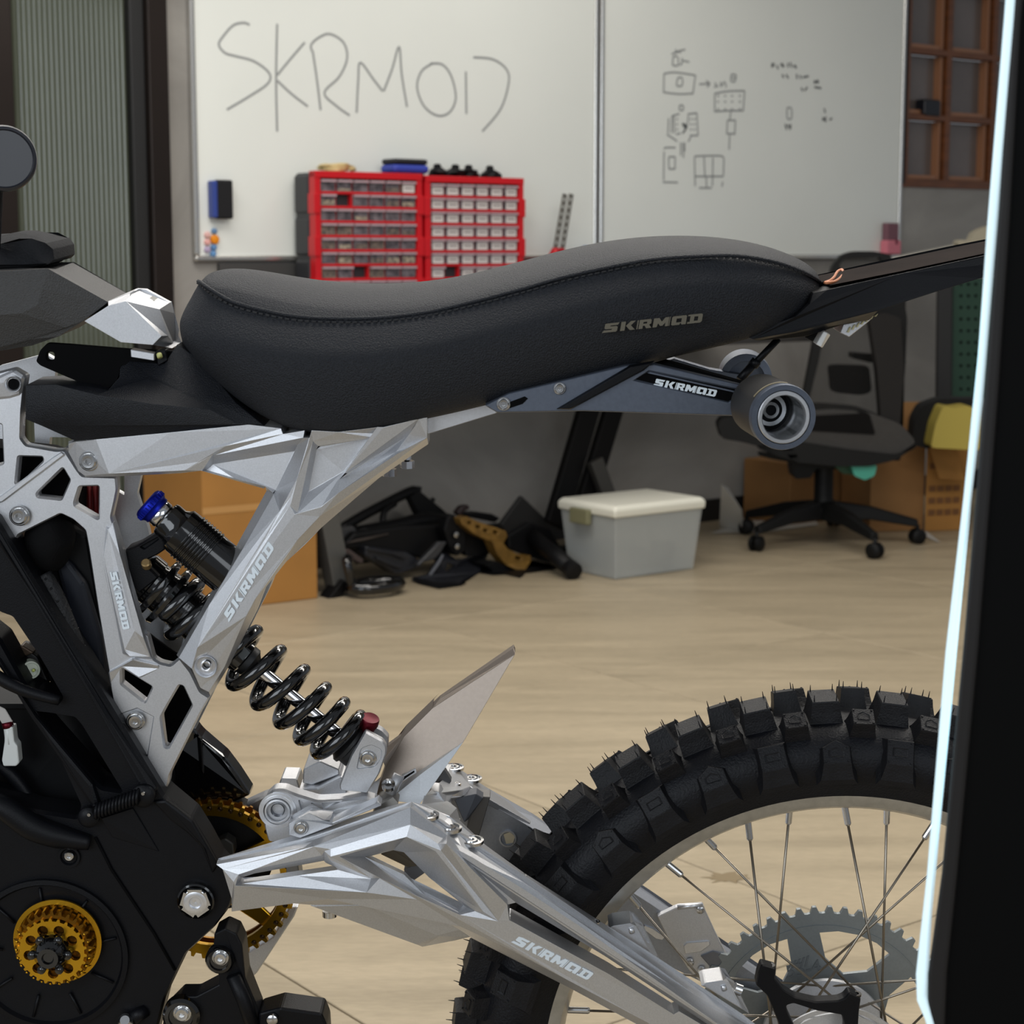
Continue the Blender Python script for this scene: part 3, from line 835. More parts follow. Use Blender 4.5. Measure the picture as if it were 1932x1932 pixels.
# ------------------------------------------------------------------ cardboard box at the left
CARDB = mat('brown_cardboard', (168, 118, 56), .8, 0, .12, 6, .1, 80)
CARDB2 = mat('brown_cardboard_shade', (150, 108, 62), .8, 0, .12, 6)
TAPE = mat('packing_tape', (186, 140, 84), .3)
def pbox(name, A, B, C_, h, label, m, group=None, tape=True):
    """upright box: A B C floor corners (B between), h height"""
    D_ = A + C_ - B
    r = empty(name, (A + C_) / 2, label, 'box', group)
    O = r.location.copy()
    base = [A, B, C_, D_]
    V = base + [p + ZV * h for p in base]
    mk('carton', V, [(0, 1, 2, 3), (4, 5, 6, 7), (0, 1, 5, 4), (1, 2, 6, 5), (2, 3, 7, 6), (3, 0, 4, 7)], m, r, O, bevel=.004)
    return r, O, base
cB = onz(387, 1155); cC = onz(600, 1129)
dirc = (cC - cB).normalized(); perp = Vector((-dirc.y, dirc.x, 0))
cA = cB + perp * .42
# front (left) face runs towards the left from the near corner
cA = cB - Vector((math.cos(math.radians(-18)), math.sin(math.radians(-18)), 0)) * -.0
dl = Vector((-math.cos(math.radians(20)), math.sin(math.radians(20)), 0))
cA = onz(276, 1130)
hbox = .5
bxr, bxo, bb = pbox('cardboard_box', cA, cB, cC, .60, 'tall brown cardboard box standing on the floor behind the silver rear frame', CARDB)
mk('tape_strip', [p + (cB - (cA + cC) / 2).normalized() * .002 + ZV * z for z in (.285, .305) for p in (cB, cC)], [(0, 1, 3, 2)], TAPE, bxr, bxo, recalc=False)

# ------------------------------------------------------------------ heap of black frames and parts
HB = mat('dull_black_parts', (13, 13, 15), .5, 0, .3, 12, spec=.25)
HG = mat('charcoal_plastic_parts', (36, 37, 42), .38, 0, .3, 15)
TAN = mat('tan_gold_casting', (138, 104, 48), .45, .3, .3, 30)
def hp(px, py, t): return onw(px, py, t)
def slab(name, pts, t, th, m, parent=None, O=Vector((0, 0, 0)), holes=(), bevel=.004):
    """flat part standing at t m from the wall, th thick"""
    loops = [pts] + list(holes)
    V = []; Fc = []
    n = sum(len(l) for l in loops)
    for d in (0, th):
        for l in loops:
            for q in l:
                tt = t + (q[2] if len(q) > 2 else 0)
                p = onw(q[0], q[1], tt)
                if p.z < .004: p = onz(q[0], q[1], .004)
                V.append(p - WN * d)
    for tr in tess(loops): Fc.append(tr); Fc.append(tuple(n + i for i in reversed(tr)))
    k = 0
    for l in loops:
        for j in range(len(l)): Fc.append((k + j, k + (j + 1) % len(l), n + k + (j + 1) % len(l), n + k + j))
        k += len(l)
    return mk(name, V, Fc, m, parent, O, bevel=bevel)
fr = empty('bike_frame_part', onz(740, 1070), 'bare black triangular bike frame leaning highest in the heap below the workbench', 'bike frame')
FO = fr.location.copy()
tube('top_tube', [hp(640, 1000, .20), hp(690, 970, .18), hp(770, 929, .14), hp(785, 927, .13)], .017, HB, fr, FO, n=3)
slab('head_section', [(768, 926), (790, 924), (835, 960), (862, 985), (850, 1012), (800, 985), (792, 975)], .15, .04, HB, fr, FO)
tube('lower_tube', [hp(672, 1008, .24), hp(740, 996, .24), hp(800, 982, .22), hp(840, 985, .18)], .027, HB, fr, FO, n=3)
tube('seat_strut', [hp(722, 990, .22), hp(725, 965, .2), hp(745, 950, .18)], .011, HB, fr, FO, n=3)
tube('lug_pin', [hp(790, 927, .14), hp(792, 918, .14)], .008, HB, fr, FO)
tube('lug_pin', [hp(813, 950, .14), hp(818, 940, .14)], .008, HB, fr, FO)
bpart = empty('battery_tray', onz(740, 1085), 'long black battery tray lying low across the middle of the heap', 'bike part')
BO = bpart.location.copy()
slab('tray_body', [(668, 1005), (760, 992), (850, 990), (862, 1035), (838, 1060), (760, 1048), (700, 1040), (640, 1035)], .33, .035, HB, bpart, BO, bevel=.01)
slab('tray_edge', [(672, 1018), (733, 1006), (735, 1008), (690, 1020), (650, 1026)], .34, .008, mat('worn_metal_edge', (92, 84, 80), .35, .6), bpart, BO)
crd = empty('side_cover', onz(700, 1090), 'ribbed charcoal plastic cover lying in front of the battery tray', 'bike part')
CO2 = crd.location.copy()
slab('cover_shell', [(690, 1030), (740, 1038), (770, 1042), (790, 1055), (795, 1068), (770, 1078), (748, 1084), (725, 1068), (705, 1060), (688, 1050)], .36, .07, HG, crd, CO2, bevel=.008)
slab('cover_rib', [(695, 1034), (745, 1043), (768, 1052), (765, 1056), (742, 1047), (694, 1038)], .375, .012, HG, crd, CO2)
slab('cover_rib', [(712, 1050), (740, 1062), (760, 1070), (757, 1074), (735, 1066), (710, 1054)], .375, .012, HG, crd, CO2)
mk_ = slab('link_plate', [(652, 1036), (660, 1036), (687, 1056), (684, 1064), (672, 1060), (650, 1042)], .42, .012, mat('dull_pink_metal', (88, 76, 74), .4, .5))
tag(mk_, 'small dull metal link plate beside the left bench leg', 'bike part')
sp = empty('mirror_ring', onz(708, 1117), 'glossy black oval ring lying at the front left of the heap', 'bike part')
SO = sp.location.copy()
cr = onz(708, 1104, .03)
ring = [cr + WD * (.082 * math.cos(q / 16 * math.tau)) + WN * (.05 * math.sin(q / 16 * math.tau)) for q in range(16)]
tube('ring', ring, .02, BLACKG, sp, SO, closed=True, n=2)
tube('stalk', [ring[8], ring[8] - WD * .02 + ZV * .09, hp(665, 1060, .4)], .014, BLACKG, sp, SO, n=4)
fd = empty('mudguard', onz(880, 1106), 'charcoal plastic mudguard with cutouts lying at the front of the heap', 'mudguard')
FD = fd.location.copy()
slab('shell', [(840, 1042, -.02), (868, 1058, .0), (920, 1042, -.04), (925, 1040, -.05), (905, 1080, .0), (870, 1103, .05), (828, 1108, .07), (795, 1102, .07), (785, 1090, .04), (812, 1084, .04), (826, 1060, 0)], .36, .02, HG, fd, FD, holes=[[(845, 1062), (860, 1068), (850, 1080), (840, 1076)]], bevel=.005)
slab('shell_edge', [(785, 1090, .04), (795, 1102, .07), (828, 1110, .075), (870, 1104, .05), (880, 1100, .05), (830, 1100, .09), (800, 1094, .08)], .37, .02, HB, fd, FD, bevel=.005)
slab('bright_edge', [(808, 1088), (826, 1062), (836, 1045), (838, 1048), (828, 1068), (812, 1090)], .4, .008, mat('scuffed_grey_edge', (104, 106, 112), .4), fd, FD)
tn = empty('tan_bracket', onz(975, 1085), 'tan gold cast bracket with slots, the only gold piece in the heap', 'bike part')
TN = tn.location.copy()
slab('upper_arm', [(868, 979), (880, 974), (905, 985), (935, 995), (955, 1002), (958, 1012), (950, 1026), (925, 1022), (895, 1008), (872, 990)], .42, .04, TAN, tn, TN, holes=[[(884, 983), (891, 986), (888, 990), (882, 987)], [(899, 990), (908, 993), (905, 999), (897, 995)], [(914, 997), (921, 1000), (919, 1006), (911, 1002)], [(932, 1000), (941, 1003), (938, 1009), (930, 1006)]], bevel=.003)
slab('lower_arm', [(928, 1020), (950, 1024), (958, 1035), (975, 1045), (990, 1050), (1002, 1048), (1003, 1058), (992, 1075), (975, 1076), (955, 1066), (940, 1048)], .44, .05, TAN, tn, TN, holes=[[(974, 1049), (985, 1053), (982, 1058), (972, 1054)]], bevel=.003)
slab('rubber_foot', [(940, 1060), (965, 1074), (992, 1076), (990, 1084), (982, 1090), (960, 1084), (930, 1078), (915, 1066)], .43, .09, HB, tn, TN, bevel=.004)
for nm, pts, t, th, m, lb in [
    ('square_plate', [(985, 935), (1032, 980), (1040, 1000), (990, 1012), (960, 1010), (945, 990), (950, 982)], .2, .02, mat('matt_black_sheet', (38, 37, 36), .7), 'square matt black sheet standing on its corner behind the tan bracket'),
    ('long_black_cover', [(958, 1010), (1000, 985), (1040, 1000), (1058, 1030), (1092, 1062), (1095, 1075), (1082, 1084), (1050, 1066), (1000, 1050), (960, 1035)], .40, .03, HB, 'long black cover sloping to the floor at the right end of the heap'),
    ('suspension_link', [(870, 968), (900, 966), (930, 970), (945, 978), (935, 986), (905, 980), (880, 975)], .22, .04, HB, 'short black arm lying on top of the heap beside the tan bracket'),
    ('curved_lever', [(862, 968), (872, 955), (885, 952), (888, 960), (878, 965), (870, 976)], .24, .03, mat('dark_wine_part', (40, 28, 28), .5), 'small curved dark lever on top of the heap'),
    ('hinge_block', [(845, 975), (858, 970), (868, 985), (880, 1000), (880, 1040), (862, 1050), (848, 1030), (838, 1000)], .385, .04, HB, 'black hinge block with bright screws in the middle of the heap'),
    ('drilled_rail', [(878, 990), (925, 1015), (930, 1040), (905, 1050), (880, 1050), (872, 1010)], .365, .03, HB, 'black drilled rail under the tan bracket'),
    ('low_black_beam', [(895, 1060), (950, 1066), (1040, 1064), (1060, 1072), (1000, 1080), (930, 1085), (890, 1078)], .3, .1, HB, 'low black beam lying on the floor behind the tan bracket'),
    ('grey_plate', [(622, 1000), (668, 992), (676, 1004), (640, 1022), (628, 1030)], .3, .02, mat('grey_sheet_part', (60, 60, 62), .5), 'grey sheet metal piece at the left end of the heap'),
    ('folded_bracket', [(812, 1040), (828, 1022), (845, 1022), (832, 1044), (822, 1055), (800, 1062), (790, 1072), (788, 1064)], .39, .02, mat('grey_fold_part', (64, 64, 66), .4, .3), 'small folded grey bracket lying across the heap above the mudguard'),
]:
    o = slab(nm, pts, t, th, m, bevel=.006); tag(o, lb, 'bike part')
fk = empty('fork_leg', onz(1060, 1075), 'black fork leg sloping to the floor just left of the plastic bin', 'bike part')
FK = fk.location.copy()
e1 = onz(1080, 1076, .03); e0 = onw(1005, 1012, .40)
tube('fork_tube', [e0, e0.lerp(e1, .5), e1], .028, HB, fk, FK, k=16)
lathe('end_cap', e1 - WN * .0, (e1 - e0), [(.030, -.02), (.030, .012), (.018, .016)], HB, fk, FK, k=20)
for (x, y) in ((860, 1009), (862, 1031)):
    hb = lathe('machine_screw', onw(x, y, .395), WN, [(.009, 0), (.009, .004), (.004, .005)], STEEL, k=12)
    tag(hb, 'bright screw head on the black parts of the heap, %s of two' % ('upper' if y < 1020 else 'lower'), 'screw', 'bright screws in the heap')

# ------------------------------------------------------------------ plastic bin
BINM = mat('translucent_bin', (204, 208, 206), .35, spec=.5, alpha=.45, var=.05, vs=5)
LIDM = mat('cream_lid', (228, 226, 212), .4)
bn = empty('storage_bin', onz(1217, 1084), 'translucent plastic bin with a cream lid on the floor beside the heap', 'bin')
BN = bn.location.copy()
c0 = onz(1122, 1076); c1_ = onz(1205, 1090); c2_ = onz(1318, 1074)
# floor outline: front long face from c1_ to c2_, short face c0..c1_
ctr = (c0 + c2_) / 2
bx_ = (c2_ - c1_).normalized(); lw = (c2_ - c1_).length
by_ = Vector((-bx_.y, bx_.x, 0)); ly = (c0 - c1_).dot(by_)
ly = max(ly, .2)
O0 = c1_
off = (c0 - c1_).dot(bx_)
def binp(x, y, z, g=0):
    return O0 + bx_ * (off * .0 + x) + by_ * y + ZV * z
bw = (c2_ - c1_).length
X0, X1 = -.10, bw; Y0, Y1 = 0.0, .26
H_ = .215
def ringp(e, z): return [O0 + bx_ * x + by_ * y + ZV * z for (x, y) in ((X0 - e, Y0 - e), (X1 + e, Y0 - e), (X1 + e, Y1 + e), (X0 - e, Y1 + e))]
V = ringp(-.012, 0.001) + ringp(.008, H_) + ringp(.002, H_) + ringp(-.018, .006)
Fc = [(0, 1, 2, 3)] + [(i, (i + 1) % 4, 4 + (i + 1) % 4, 4 + i) for i in range(4)] + [(4 + i, 4 + (i + 1) % 4, 8 + (i + 1) % 4, 8 + i) for i in range(4)] + [(8 + i, 8 + (i + 1) % 4, 12 + (i + 1) % 4, 12 + i) for i in range(4)] + [(12, 13, 14, 15)]
mk('bin_body', V, Fc, BINM, bn, BN, bevel=.012, segs=3)
V = ringp(.014, H_ - .012) + ringp(.016, H_ + .014) + ringp(.004, H_ + .026)
Fc = [(0, 1, 2, 3)] + [(k + i, k + (i + 1) % 4, k + 4 + (i + 1) % 4, k + 4 + i) for k in (0, 4) for i in range(4)] + [(8, 9, 10, 11)]
mk('lid', V, Fc, LIDM, bn, BN, bevel=.006, segs=2)
boxf('latch', O0, bx_, by_, ZV, X0 - .035, X0 - .014, .10, .19, H_ - .045, H_ + .004, mat('olive_latch', (122, 120, 92), .4), bn, BN, bevel=.004)
rg = random.Random(4)
lv = []; lf = []
for k in range(6):
    c = O0 + bx_ * (X0 + .05 + k * .052) + by_ * (.07 + .05 * (k % 2)) + ZV * (.034 + .012 * (k % 3))
    q = len(lv); e = .024 + .006 * (k % 2)
    for z in (-.026, .026):
        for (x, y) in ((-e, -.03), (e, -.03), (e * .7, .04), (-e, .03)): lv.append(c + bx_ * x + by_ * y + ZV * z)
    lf += [tuple(q + i for i in g) for g in [(0, 1, 2, 3), (4, 5, 6, 7), (0, 1, 5, 4), (1, 2, 6, 5), (2, 3, 7, 6), (3, 0, 4, 7)]]
lp = mk('loose_parts', lv, lf, mat('stored_dark_parts', (44, 50, 62), .6), bevel=.006); tag(lp, 'dark loose parts seen dimly through the side of the translucent bin', 'parts', kind='stuff')

# ------------------------------------------------------------------ office chair
CHB = mat('chair_black_plastic', (12, 12, 12), .55, spec=.25)
CHG = mat('chair_dark_mesh', (30, 29, 28), .8, alpha=.25, spec=.1)
ch = empty('office_chair', onz(1553, 1000), 'black mesh-back office chair on castors, at the workbench behind the tail', 'chair')
CH = ch.location.copy()
ctr = onz(1553, 1026); yb = ctr.y
def pc(px, py, dy=0.0):
    """point at depth of the chair's column, dy metres further away"""
    r = ray(px, py); return CAM + r * ((yb + dy) / r.y)
hub = pc(1553, 960)
tips = [onz(1427, 1045), onz(1647, 1060), onz(1730, 1028), onz(1400, 1008), None]
tips = [(1427, 1032, -.13), (1650, 1046, -.22), (1730, 1018, .1), (1408, 1000, .16), (1572, 984, .30)]
# five arms with castors
for (x, y, dy) in tips:
    g = onz(x, y + (0), 0.0)
    tipp = pc(x, y - 42 if dy < .2 else y - 20, dy)
    base = hub + ZV * 0
    e = (tipp - base); e.z = 0
    tp = onz(x, y + 8, .0); tp = Vector((tp.x, tp.y, .075))
    mid = base * .5 + tp * .5 + ZV * .012
    V = []; 
    side = (tp - base).cross(ZV).normalized()
    for (q, w_, h_) in ((base, .032, .035), (mid, .024, .024), (tp, .018, .014)):
        for (a_, b_) in ((-1, -1), (1, -1), (.7, 1), (-.7, 1)): V.append(q + side * w_ * a_ + ZV * h_ * b_)
    Fc = [(0, 1, 2, 3), (8, 9, 10, 11)] + [(k + i, k + (i + 1) % 4, k + 4 + (i + 1) % 4, k + 4 + i) for k in (0, 4) for i in range(4)]
    ar = mk('star_arm', V, Fc, CHB, ch, CH, bevel=.006)
    wc = Vector((tp.x, tp.y, .028))
    axw = (side + (tp - base).normalized() * .4).normalized(); axw.z = 0
    for sgn in (-1, 1):
        lathe('castor_wheel', wc + axw * (.006 * sgn), axw * sgn, [(.0275, 0), (.0275, .012), (.02, .018), (.008, .019)], CHB, ar, CH, k=20)
    tube('castor_stem', [tp - ZV * .005, wc + ZV * .01], .008, CHB, ar, CH)
lathe('column', hub - ZV * .03, ZV, [(.042, 0), (.042, .03), (.034, .05), (.034, .19), (.014, .195), (.014, .30)], CHB, ch, CH, k=24)
def ext(name, pts, dy, th, m, parent=ch, bevel=.008, holes=(), sub=0):
    loops = [pts] + list(holes); n = sum(len(l) for l in loops)
    V = []; Fc = []
    for d in (0, th):
        for l in loops:
            for q in l: V.append(pc(q[0], q[1], dy + (q[2] if len(q) > 2 else 0)) + Vector((0, d, 0)))
    for tr in tess(loops): Fc.append(tr); Fc.append(tuple(n + i for i in reversed(tr)))
    k = 0
    for l in loops:
        for j in range(len(l)): Fc.append((k + j, k + (j + 1) % len(l), n + k + (j + 1) % len(l), n + k + j))
        k += len(l)
    return mk(name, V, Fc, m, parent, CH, bevel=bevel)
ext('seat_shell', rnd([(1470, 840), (1500, 832), (1600, 848), (1690, 858), (1720, 850), (1735, 838), (1690, 868), (1640, 880), (1580, 880), (1500, 872), (1480, 855)], 8), -.2, .42, CHB)
ext('seat_cushion', rnd([(1450, 800), (1500, 782), (1580, 776), (1650, 782), (1700, 800), (1730, 835), (1690, 860), (1640, 862), (1560, 855), (1490, 836)], 12), -.18, .38, mat('chair_grey_fabric', (58, 56, 54), .9, 0, .1, 60))
ext('seat_pad_top', rnd([(1520, 785), (1640, 779), (1652, 820), (1520, 812)], 6), -.185, .1, mat('chair_black_fabric', (20, 19, 19), .95, spec=.1))
ext('back_frame', rnd([(1588, 480), (1610, 474), (1650, 474), (1680, 480), (1684, 492), (1705, 560), (1712, 600), (1708, 700), (1695, 800), (1700, 870), (1668, 868), (1660, 800), (1652, 640), (1640, 600), (1610, 575), (1560, 600), (1545, 680), (1518, 790), (1508, 785), (1532, 660), (1545, 590), (1560, 560), (1570, 500)], 8), -.1, .04, CHB,
    holes=[[(1584, 500), (1592, 488), (1660, 486), (1668, 500), (1660, 560), (1600, 556)]])
tag(ext('back_mesh', rnd([(1550, 605), (1610, 580), (1640, 605), (1652, 700), (1655, 790), (1520, 785)], 8), -.085, .004, CHG, bevel=0), 'see-through dark mesh')
tag(ext('headrest_mesh', [(1584, 500), (1592, 488), (1660, 486), (1668, 500), (1660, 560), (1600, 556)], -.085, .004, CHG, bevel=0))
ext('spine', rnd([(1640, 600), (1672, 590), (1700, 600), (1706, 700), (1694, 860), (1668, 860), (1655, 700)], 6), -.16, .06, mat('chair_spine_grey', (32, 30, 29), .6, spec=.2))
ext('lumbar_pad', rnd([(1565, 690), (1580, 688), (1640, 690), (1645, 740), (1625, 746), (1570, 740)], 10), -.05, .05, CHB)
ext('armrest', rnd([(1354, 800), (1362, 788), (1400, 786), (1440, 792), (1470, 812), (1462, 834), (1430, 842), (1400, 834), (1362, 828)], 8), -.28, .09, CHB)
ext('armrest_post', rnd([(1430, 836), (1470, 826), (1500, 850), (1510, 872), (1470, 862), (1430, 846)], 5), -.2, .05, CHB)
ext('armrest', rnd([(1608, 665), (1640, 668), (1700, 672), (1712, 684), (1640, 684), (1608, 676)], 4), .1, .08, CHB)
ext('tilt_lever', rnd([(1430, 852), (1460, 856), (1500, 866), (1500, 874), (1455, 866), (1432, 860)], 3), -.1, .02, CHB)
ext('mechanism', rnd([(1500, 866), (1600, 872), (1650, 872), (1620, 888), (1540, 884), (1530, 902), (1500, 904), (1496, 884)], 4), -.06, .14, CHB)

# ------------------------------------------------------------------ right side: boxes, pegboard, bag, papers
A_ = onz(1640, 1004); C_ = onz(1742, 1001); e_ = (C_ - A_).normalized(); n_ = Vector((-e_.y, e_.x, 0)) * .30
r2, o2, _ = pbox('cardboard_box', A_ + n_, A_, C_, .38, 'open brown cardboard box beside the office chair column', CARDB2)
fa = A_ + ZV * .38; fb = C_ + ZV * .38
mk('flap', [fa, fb, fb + Vector((.06, .06, .10)), fa + Vector((.12, .08, .10))], [(0, 1, 2, 3)], CARDB2, r2, o2)
sa_ = sz(1490, 940, .28)[0]; sb_ = sz(1640, 940, .28)[0]
r4 = empty('cardboard_box', wpt((sa_ + sb_) / 2, .15, 0), 'low brown cardboard box against the wall behind the office chair', 'box')
wbox('carton', sa_, sb_, .03, .28, 0, sz(1560, 868, .28)[1], CARDB2, r4, r4.location.copy(), bevel=.004)
fb3 = onz(1745, 1005)
r3, o3, _ = pbox('cardboard_box', onz(1744, 1003), onz(1820, 1000), onz(1830, 985), .34, 'printed brown cardboard box with rows of black lettering, next to the right-hand dark panel', CARDB)
for k in range(4):
    z = .06 + .045 * k + (.04 if k == 3 else 0)
    a = onz(1744, 1003); b = onz(1820, 1000); t = (b - a)
    for q in range(4 if k < 3 else 1):
        u0 = .08 + q * .2; p = [a + t * uu + ZV * zz2 + Vector((0, -.003, 0)) for (uu, zz2) in ((u0, z), (u0 + .16, z), (u0 + .16, z + .022), (u0, z + .022))]
        mk('printed_line', p, [(0, 1, 2, 3)], mat('carton_print', (112, 74, 40), .8) if 'carton_print' not in MATS else MATS['carton_print'], r3, o3, recalc=False)
a = onz(1744, 1003) + ZV * .34
mk('flap', [a, a + Vector((.1, 0, 0)), a + Vector((.13, -.06, -.14)), a + Vector((.03, -.08, -.13))], [(0, 1, 2, 3)], CARDB, r3, o3)
yr = 6.75
def pr(px, py, y=yr):
    r = ray(px, py); return CAM + r * (y / r.y)
def rslab(name, pts, y, th, m, label=None, cat=None, parent=None, O=Vector((0, 0, 0)), bevel=.006, holes=()):
    loops = [pts] + list(holes); n = sum(len(l) for l in loops); V = []; Fc = []
    for d in (0, th):
        for l in loops:
            for q in l: V.append(pr(q[0], q[1], y) + Vector((0, d, 0)))
    for tr in tess(loops): Fc.append(tr); Fc.append(tuple(n + i for i in reversed(tr)))
    k = 0
    for l in loops:
        for j in range(len(l)): Fc.append((k + j, k + (j + 1) % len(l), n + k + (j + 1) % len(l), n + k + j))
        k += len(l)
    o = mk(name, V, Fc, m, parent, O, bevel=bevel)
    if label: tag(o, label, cat)
    return o
rslab('yellow_bag', rnd([(1756, 845), (1765, 800), (1780, 765), (1800, 770), (1830, 765), (1850, 780), (1850, 850)], 8), 6.5, .12, mat('dull_yellow_fabric', (176, 158, 70), .6), 'dull yellow bag standing on the cardboard boxes', 'bag')
rslab('black_backpack', rnd([(1722, 840), (1726, 790), (1740, 765), (1775, 752), (1850, 752), (1850, 768), (1780, 772), (1770, 800), (1756, 848)], 8), 6.62, .1, mat('black_bag_fabric', (16, 16, 17), .9), 'black bag hanging behind the yellow bag', 'bag')
rslab('teal_pouch', rnd([(1606, 878), (1622, 876), (1655, 878), (1650, 898), (1632, 906), (1612, 898)], 4), 6.28, .06, mat('teal_plastic', (62, 150, 130), .5), 'teal pouch on the open cardboard box under the chair seat', 'pouch')
rslab('green_pouch', rnd([(1575, 880), (1612, 880), (1612, 896), (1590, 894)], 3), 6.34, .05, mat('dark_green_plastic', (22, 70, 40), .5), 'dark green pouch beside the teal pouch', 'pouch')
# pegboard
pg = empty('pegboard', pr(1810, 760, 6.95), 'dark green pegboard in a black frame, left of the dark panel', 'pegboard')
PG = pg.location.copy()
GRN = mat('green_pegboard', (12, 54, 38), .55)
rslab('board_sheet', [(1797, 524), (1900, 524), (1900, 752), (1793, 752)], 6.95, .006, GRN, parent=pg, O=PG, bevel=.001)
rslab('frame_post', [(1770, 518), (1799, 518), (1794, 984), (1764, 984)], 6.93, .03, BLACKTRIM, parent=pg, O=PG)
hv = []; hf = []
for i in range(10):
    for j in range(5):
        a, b = lathe_data(pr(1813 + j * 14, 536 + i * 22, 6.9485), (0, -1, 0), [(.0058, 0), (.0058, .0006), (.0001, .0006)], 8, v0=len(hv)); hv += a; hf += b
o = mk('peg_hole', hv, hf, DEEP, pg, PG); tag(o, kind='stuff')
# coat stand / pole seen beside the chair
tag(tube('standing_pole', [pr(1706, 500, 6.7), pr(1704, 640, 6.7), pr(1700, 826, 6.7)], .008, CHB), 'thin black pole behind the office chair back', 'pole')
# white papers and light goods on a shelf at the right
sh = rslab('white_shelf', [(1700, 502), (1712, 486), (1860, 455), (1900, 460), (1900, 520), (1700, 520)], 7.0, .3, mat('white_laminate', (202, 198, 188), .5), 'white topped shelf unit edge just above the tail', 'shelf')
rslab('leg', [(1802, 515), (1816, 515), (1812, 976), (1798, 976)], 7.05, .2, BLACKTRIM, parent=sh)
rslab('folded_bag', rnd([(1806, 458), (1812, 452), (1832, 454), (1838, 440), (1850, 432), (1870, 425), (1870, 455), (1850, 462), (1812, 466)], 4), 6.9, .08, mat('beige_bag', (168, 160, 140), .7), 'beige folded bag on the white shelf above the tail', 'bag')
# plastic sheet and scraps on the floor
PAP = mat('translucent_white_film', (236, 236, 232), .4, alpha=.92)
o = mk('plastic_film', [onz(1357, 995, .0) + ZV * .0, pr(1400, 962, 6.62), pr(1396, 990, 6.6), pr(1361, 914, 6.55), pr(1374, 920, 6.62), onz(1405, 1003) ], [(0, 5, 1, 3), (5, 2, 1), (1, 4, 3)], PAP); tag(o, 'crumpled white plastic film on the floor left of the chair base', 'plastic film')
o = mk('paper_sheet', [onz(1340, 1006, .003), onz(1440, 1004, .003), onz(1545, 990, .003), onz(1530, 972, .003), onz(1400, 985, .003)], [(0, 1, 2, 3, 4)], mat('white_paper', (200, 197, 190), .7)); tag(o, 'flat white paper on the floor under the chair base', 'paper')
o = mk('paper_scrap', [onz(1735, 1003, .003), onz(1748, 1002, .003), onz(1775, 1024, .003), onz(1752, 1015, .003)], [(0, 1, 2, 3)], MATS['white_paper']); tag(o, 'pointed white paper scrap beside the right castor of the chair', 'paper')
# dried stain on the tile seen through the spokes
STN = mat('dried_stain', (128, 112, 84), .6)
c = onz(1372, 1655, .0006); vv = [c]; ffs = []
for q in range(26):
    an = q / 26 * math.tau; r_ = 1 + .5 * math.sin(q * 2.3) * math.cos(q * .7)
    vv.append(onz(1372 + 36 * r_ * math.cos(an), 1655 + 9 * r_ * math.sin(an), .0006))
for q in range(26): ffs.append((0, 1 + q, 1 + (q + 1) % 26))
o = mk('floor_stain', vv, ffs, STN, recalc=False); tag(o, kind='structure')

# ------------------------------------------------------------------ dark panel at the right, close to the lens
ypan = .95
def pp(px, py, y=ypan):
    r = ray(px, py); return CAM + r * (y / r.y)
pn = empty('display_panel', pp(1850, 1900), 'tall black panel with a glowing pale edge, filling the right side close up', 'panel')
PN = pn.location.copy()
def pslab(name, pts, y, th, m, bevel=.002):
    V = [pp(x, yy, y) for (x, yy) in pts] + [pp(x, yy, y) + Vector((.004, th, 0)) for (x, yy) in pts]
    n = len(pts)
    return mk(name, V, [tuple(range(n)), tuple(range(n, 2 * n))] + [(i, (i + 1) % n, n + (i + 1) % n, n + i) for i in range(n)], m, pn, PN, bevel=bevel)
pslab('panel_body', [(1940, -160), (1918, 40), (1893, 420), (1868, 760), (1832, 1220), (1794, 1650), (1772, 1840), (1766, 1990), (1766, 2150), (2300, 2150), (2300, -160)], ypan, .012, mat('black_panel_face', (3, 3, 3), .7, spec=.1))
pslab('bezel', [(1928, -160), (1908, 40), (1882, 420), (1856, 760), (1817, 1220), (1776, 1650), (1750, 1840), (1748, 1990), (1748, 2150), (1780, 2150), (1780, 1990), (1786, 1840), (1806, 1650), (1846, 1220), (1882, 760), (1905, 420), (1926, 40), (1948, -160)], ypan - .004, .012, mat('dark_bezel', (36, 34, 33), .5, spec=.2))
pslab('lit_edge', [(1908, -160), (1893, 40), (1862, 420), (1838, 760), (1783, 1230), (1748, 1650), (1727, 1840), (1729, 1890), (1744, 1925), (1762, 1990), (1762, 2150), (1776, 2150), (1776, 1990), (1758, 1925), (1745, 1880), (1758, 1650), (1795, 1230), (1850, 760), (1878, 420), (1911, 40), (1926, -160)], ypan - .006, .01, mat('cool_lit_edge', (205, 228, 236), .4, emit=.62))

# ================================================================== THE BIKE
def midp(a, b, t): return tuple(a[i] + (b[i] - a[i]) * t for i in range(len(a)))

